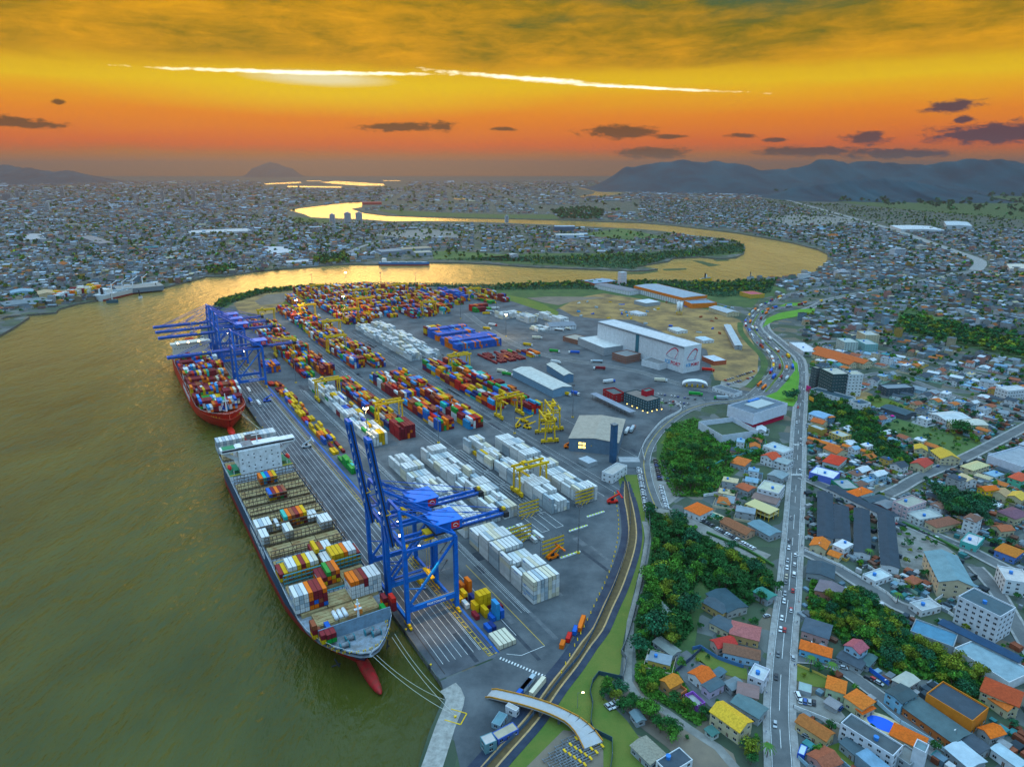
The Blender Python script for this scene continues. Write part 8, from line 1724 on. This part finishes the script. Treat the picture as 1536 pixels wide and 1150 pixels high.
for i in range(n_ - 1):
 d = (bl[i + 1] - bl[i]).normalized(); nn = Vector((-d.y,d.x)); z0,z1 = bz(i / n_),bz((i + 1) / n_); w0 = 3.0 + (2.2 * max(0,i / n_ - .7) / .3); w1 = 3.0 + (2.2 * max(0,(i + 1) / n_ - .7) / .3); p,q = bl[i] - o,bl[i + 1] - o
 a1,a2,b1,b2 = p - nn * w0,p + nn * w0,q - nn * w1,q + nn * w1
 mb.add([(a1.x,a1.y,z0),(b1.x,b1.y,z1),(b2.x,b2.y,z1),(a2.x,a2.y,z0),(a1.x,a1.y,z0 - .7),(b1.x,b1.y,z1 - .7),(b2.x,b2.y,z1 - .7),(a2.x,a2.y,z0 - .7)],[(0,1,2,3),(4,7,6,5),(0,4,5,1),(3,2,6,7)])
 for e_,a_,b_ in ((e0[0],a1,b1),(e0[1],a2,b2)): e_.bar((a_.x,a_.y,z0 + .4),(b_.x,b_.y,z1 + .4),.35,.8)
mb.build('deck',[mat('bridge_concrete',(.38,.385,.40),.9,(.36,.35,.34),.3)],br); [e_.build('parapet',[mat('parapet_orange',(.55,.25,.03),.8,(.35,.16,.03),.5)],br) for e_ in e0]
for t_ in (.3,.5,.66): p = bl[int(t_ * n_)] - o; MB().box(p.x - .6,p.x + .6,p.y - 2.4,p.y + 2.4,0,bz(t_) - .7).build('pier',[m_conc],br)
for k,(pts,h,wc,rc2,lb_) in enumerate((([(738,1098),(747,1109),(769,1082)],3.2,(.06,.12,.42),(.42,.36,.26),'long blue and white portable office by the ditch fence'),([(720,1104),(728,1117),(741,1103)],5.4,(.12,.25,.28),(.5,.45,.42),'two storey teal portable office by the ditch fence'),
([(758,1058),(774,1066),(778,1060)],4,(.58,.58,.6),(.48,.44,.4),'white gate booth under the ramp bridge'),([(737,1083),(750,1088),(760,1070)],3,(.2,.3,.35),(.12,.24,.28),'flat teal shelter beside the portable office'))):
 bld(lb_,'portable office',pts[0],pts[1],pts[2],h,wc,rc2,'flat','metal',name='portable_office',par=.15,storeys=2 if h > 5 else 1)
sqp = P(683,1076); sq = thing('mooring_bollard','yellow mooring bollard inside a yellow painted square','bollard',(sqp[0],sqp[1],.12),R(-20))
mb = MB();
for a_,b_ in (((-4,-3),(4,-3)),((4,-3),(4,4)),((4,4),(-4,4))): mb.bar((a_[0],a_[1],.1),(b_[0],b_[1],.1),.5,.2)
mb.build('frame',[m_yl],sq); MB().cyl((0,0,0),(0,0,1.1),.5,.7,10).build('post',[m_yl],sq)
for k in range(26):
 a_ = -310 + k * 32.5; w = W(a_,-33.2); mb = MB(); mb.cyl((0,0,0),(0,0,.7),.4,.55,8); mb.box(-1.2,1.2,-.9,-.5,-2.6,-.1,1); o = at(mb.build('mooring_bollard',[m_yl,m_dark]),(w.x,w.y,.15),QROT); tag(o,'small yellow bollard with rubber fender, %s from the north end of the quay' % ORD[k + 1],'bollard','quay edge bollards')
for i in range(5):
 for j in range(4):
  p = P(858 + i * 7.5 - j * 9,1108 + i * 5.2 + j * 9.5); root = thing('trailer_chassis','bare white trailer chassis, %s row %s across, in the small park by the ditch' % (ORD[j + 1],ORD[i + 1]),'trailer',(p[0],p[1],.2),R(28),'bare trailers by the ditch')
  mb = MB(); mb.box(-5.5,5.5,-.7,-.5,.8,1.05); mb.box(-5.5,5.5,.5,.7,.8,1.05)
  for q in (-5.3,-2,1,5): mb.box(q,q + .3,-1.1,1.1,.8,1.1)
  mb.build('frame',[m_steel],root); mb = MB(); mb.box(4.9,5.8,-1,1,1.05,1.5); mb.build('bolster',[m_yl],root)
patch('trailer_park_ground',[(845,1095),(880,1100),(905,1125),(905,1180),(760,1180),(800,1140)],.27,m_dirt2)
def pole(X,Y,rot,label,lit=False,proto={}):
 k = lit
 if k not in proto: mb = MB(); mb.cyl((0,0,0),(0,0,8.5),.13,.08,6); mb.bar((0,0,8.4),(2.2,0,8.8),.1); a_ = mb.mesh('pole',[m_steel]); mb = MB(); mb.box(1.8,2.8,-.18,.18,8.7,8.85); proto[k] = (a_,mb.mesh('lamp_head',[m_wht if not lit else m_lit]))
 root = thing('street_lamp',label,'street lamp',(X,Y,.4),rot,'street lamps'); place('pole',proto[k][0],root); place('lamp_head',proto[k][1],root)
def poles(line,off,every,where,start=0,maxn=22):
 L_ = 0; k = 0; nxt = start
 for i in range(1,len(line) - 1):
  L_ += (line[i] - line[i - 1]).length
  if L_ >= nxt and k < maxn:
   d = (line[i + 1] - line[i - 1]).normalized(); nn = Vector((-d.y,d.x)); q = line[i] + nn * off
   if in_frame(q.x,q.y): k += 1; pole(q.x,q.y,math.atan2(-nn.y * off,-nn.x * off),'grey street lamp, %s %s' % (ORD[k],where))
   nxt += every
poles(avenue,5.4,36,'up the west pavement of the avenue',150); poles(avenue,-5.4,36,'up the east pavement of the avenue',165); poles(highway_a,-7.5,38,'along the highway median'); poles(port_road,6.4,34,'along the port road'); poles(street2,5.2,40,'along the school street'); poles(street3,5,38,'along the lower street'); poles(street4,4.2,38,'along the lane')
p = P(866,1062); pole(p[0],p[1],0,'glowing lamp on the grass beside the ditch bridge',True)
for nm,c_,rx,ry,lb_,cl_ in (('swimming_pool',(1324,1086),6.5,4.2,'kidney blue swimming pool with cream paving behind the orange hip roof',(.01,.10,.62)),('garden_pool',(1063,771),9,3.5,'green garden pool beside the orange pool house',(.03,.20,.16))):
 X,Y = P(*c_); root = thing(nm,lb_,'pool',(X,Y,.25),R(-38)); mb = MB(); mb.sheet([(rx * 1.5 * math.cos(t_) ,ry * 1.5 * math.sin(t_)) for t_ in [k * math.pi / 12 for k in range(24)]],.02); mb.build('paving',[mat('pool_paving',(.52,.44,.28),.85,(.42,.36,.24),.5)],root); mb = MB(); mb.prism([(rx * math.cos(t_),ry * math.sin(t_)) for t_ in [k * math.pi / 12 for k in range(24)]],.02,.1); mb.build('water',[mat('pool_water_' + nm,cl_,.12)],root)
for k,(x,y,c_) in enumerate(((1338,627,'magenta'),(1345,624,'yellow'),(1351,625,'red'),(1341,623,'orange'))):
 X,Y = P(x,y); root = thing('market_umbrella','%s umbrella beside the dark market shed' % c_,'umbrella',(X,Y,.2),0,'market umbrellas'); mb = MB(); mb.cyl((0,0,2.4),(0,0,3.5),2.2,.05,8); mb.build('canopy',[mat('cloth_' + c_,CC[c_],.7)],root); MB().cyl((0,0,0),(0,0,2.5),.06,n=6).build('pole',[m_steel],root)
def person(X,Y,rot,top,leg,label,z=.58):
 cm = MB()
 V = [(0,0,.95),(0,0,1.2),(0,0,1.42),(0,0,1.55),(.01,0,1.68),(0,-.1,.9),(.12,-.1,.5),(.05,-.1,.06),(.18,-.1,.03),(0,.1,.9),(-.08,.1,.5),(-.2,.1,.08),(-.08,.1,.03),(0,-.19,1.38),(-.06,-.24,1.1),(.08,-.24,.88),(0,.19,1.38),(.06,.24,1.1),(.2,.22,.9)]
 E_ = [(0,1),(1,2),(2,3),(3,4),(0,5),(5,6),(6,7),(7,8),(0,9),(9,10),(10,11),(11,12),(2,13),(13,14),(14,15),(2,16),(16,17),(17,18)]
 Rr = [.15,.14,.15,.06,.11,.09,.07,.045,.04,.09,.07,.045,.04,.055,.045,.035,.055,.045,.035]
 me = bpy.data.meshes.new('body'); me.from_pydata(V,E_,[]); o = bpy.data.objects.new('tmp_body',me); COL.objects.link(o); sk = o.modifiers.new('s','SKIN');
 for i,r_ in enumerate(Rr): me.skin_vertices[0].data[i].radius = (r_,r_)
 me.skin_vertices[0].data[0].use_root = True; o.modifiers.new('u','SUBSURF').levels = 1; dg = bpy.context.evaluated_depsgraph_get(); m2 = bpy.data.meshes.new_from_object(o.evaluated_get(dg)); bpy.data.objects.remove(o)
 m2.materials.append(mat('trousers_' + leg,CARC[leg],.9)); m2.materials.append(mat('shirt_' + top,CARC[top],.9)); m2.materials.append(mat('skin',(.35,.2,.13),.7))
 for p_ in m2.polygons: c_ = p_.center; p_.material_index = 2 if c_.z > 1.5 or (abs(c_.y) > .2 and c_.z < 1.12) else (1 if c_.z > .93 else 0)
 return m2
pm_ = {k: person(0,0,0,k[0],k[1],'') for k in (('white','blue'),('red','grey'),('black','blue'),('blue','black'))}
for k,(x,y) in enumerate(((1157,952),(1159,985),(1156,1011),(1152,1072),(1150,1040),(1196,905),(1193,935),(1192,1000),(1153,1100),(1155,1118),(1201,820),(1170,850),(1199,770),(1203,742))):
 kk = list(pm_)[k % 4]; X,Y = P(x,y); h_,p_,n_ = heading(avenue,X,Y); q = p_ + n_ * (5.9 if x < 1180 else -5.9); o = place('person',pm_[kk],None,True); d_ = Vector((math.cos(h_),math.sin(h_))); q = q + d_ * (Vector((X,Y)) - p_).dot(d_); o.location = (q.x,q.y,.46); o.rotation_euler = (0,0,h_ + (0 if k % 2 else math.pi))
 tag(o,'person in %s top and %s trousers walking, %s along the avenue pavement' % (kk[0],kk[1],ORD[k + 1]),'person','people on the avenue pavements')
for k in range(46):
 x = rc_.uniform(865,1110); y = rc_.uniform(447,505)
 if y > 478 + (x - 870) * .16 - 6 and x < 1060: y -= 28
 X,Y = P(x,y); c_ = rc_.choice(('blue','white','grey','yellow','sky blue','brown')); kind = k % 3
 mb = MB()
 if kind == 0: mb.box(-3,3,-1.2,1.2,0,2.5); mb.box(-3.1,3.1,-1.3,1.3,2.5,2.62)
 elif kind == 1:
  for q in range(5): mb.box(-4,4,-1.6 + q * .7,-1.1 + q * .7,0,.5 + (q % 3) * .4)
 else: mb.box(-2.6,.8,-1.1,1.1,.6,1.6); mb.box(.9,2.6,-1.1,1.1,.6,2.6); [mb.cyl((q,-1.15,.5),(q,1.15,.5),.5,n=8) for q in (-1.8,1.7)]
 nm,cat = (('site_cabin','site cabin'),('pile_of_beams','beam pile'),('dump_truck','dump truck'))[kind]
 o = at(mb.build(nm,[mat('site_' + c_.replace(' ','_'),CC[c_],.7)]),(X,Y,.25),rc_.uniform(0,3)); tag(o,lab_unique('%s %s' % (c_,cat),'on the bare construction ground'),cat,'construction site clutter')
for k in range(54):
 i,j = k % 18,k // 18; X,Y = P(86 + i * 3.6,448.5 - i * .75 - j * 2.2); c_ = rc_.choice(('yellow','orange','maroon','white','white','cream')); mb = MB(); h_ = rc_.choice((5.2,7.8,10.4)); mb.box(-6,6,-5,5,0,h_)
 for q in range(1,4): mb.box(-6.02,6.02,-5 + q * 2.5 - .1,-5 + q * 2.5 + .1,0,h_ + .03,1)
 o = at(mb.build('container_stack',[mat('steel_far_' + c_,CC[c_],.6),m_dark]),(X,Y,.3),.25); tag(o,lab_unique('%s box stack' % c_,'on the left bank quay behind the freighter'),'container stack','stacks on the left bank quay')
X,Y = P(1216,606); root = thing('billboard','orange billboard standing at the avenue beside the green hollow','billboard',(X,Y,0),R(100)); MB().box(-4,4,-.15,.15,4,8).build('panel',[mat('billboard_orange',(.7,.3,.03),.6)],root); [MB().box(x - .15,x + .15,-.1,.1,0,4).build('post',[m_steel],root) for x in (-3,3)]
X,Y = P(1212,588); root = thing('wall_sign','magenta sign wall at the gate of the long low building','sign',(X,Y,0),R(100)); MB().box(-4,4,-.3,.3,0,7).build('panel',[mat('sign_magenta',(.5,.01,.16),.6)],root)
pf = MB()
for k in range(11):
 a_ = k * .571; p = Vector((0,0,6.4));
 for q in range(4):
  r_ = .9 * (q + 1); z = 6.5 + .5 * math.sin((q + 1) * .9) - .16 * (q + 1) ** 1.6; e = Vector((r_ * math.cos(a_),r_ * math.sin(a_),z)); pf.bar(p,e,.95 - q * .2,.05); p = e
pfm = pf.mesh('frond_crown',[mat('palm_leaf',(.035,.14,.02),.7,(.08,.16,.02),.8)]); pt_ = MB(); pt_.cyl((0,0,0),(.2,0,6.5),.22,.13,7); ptm = pt_.mesh('trunk',[mat('bark',(.1,.07,.05),.9)])
for k,(x,y,lb_) in enumerate(((1215,1002,'palm on the corner lawn beside the yellow wall'),(1246,1012,'palm on the lane side of the corner lawn'),(1000,945,'palm among the shrubs beside the long grey garden shed'),(985,902,'palm at the top of the banana grove in the wood'),(1150,1136,'palm beside the avenue at the foot of the picture'),(1070,702,'palm by the turquoise fence'),(1222,660,'palm behind the avenue kerb by the orange terrace'),(1302,838,'palm in the school court'),(992,612,'palm before the dark harbour office'),(1006,616,'second palm before the dark harbour office, farther inland'),(1345,905,'palm at the end of the lower street'))):
 X,Y = P(x,y); root = thing('palm_tree',lb_,'palm tree',(X,Y,.1),k * 1.3,'palms'); place('frond_crown',pfm,root); place('trunk',ptm,root)
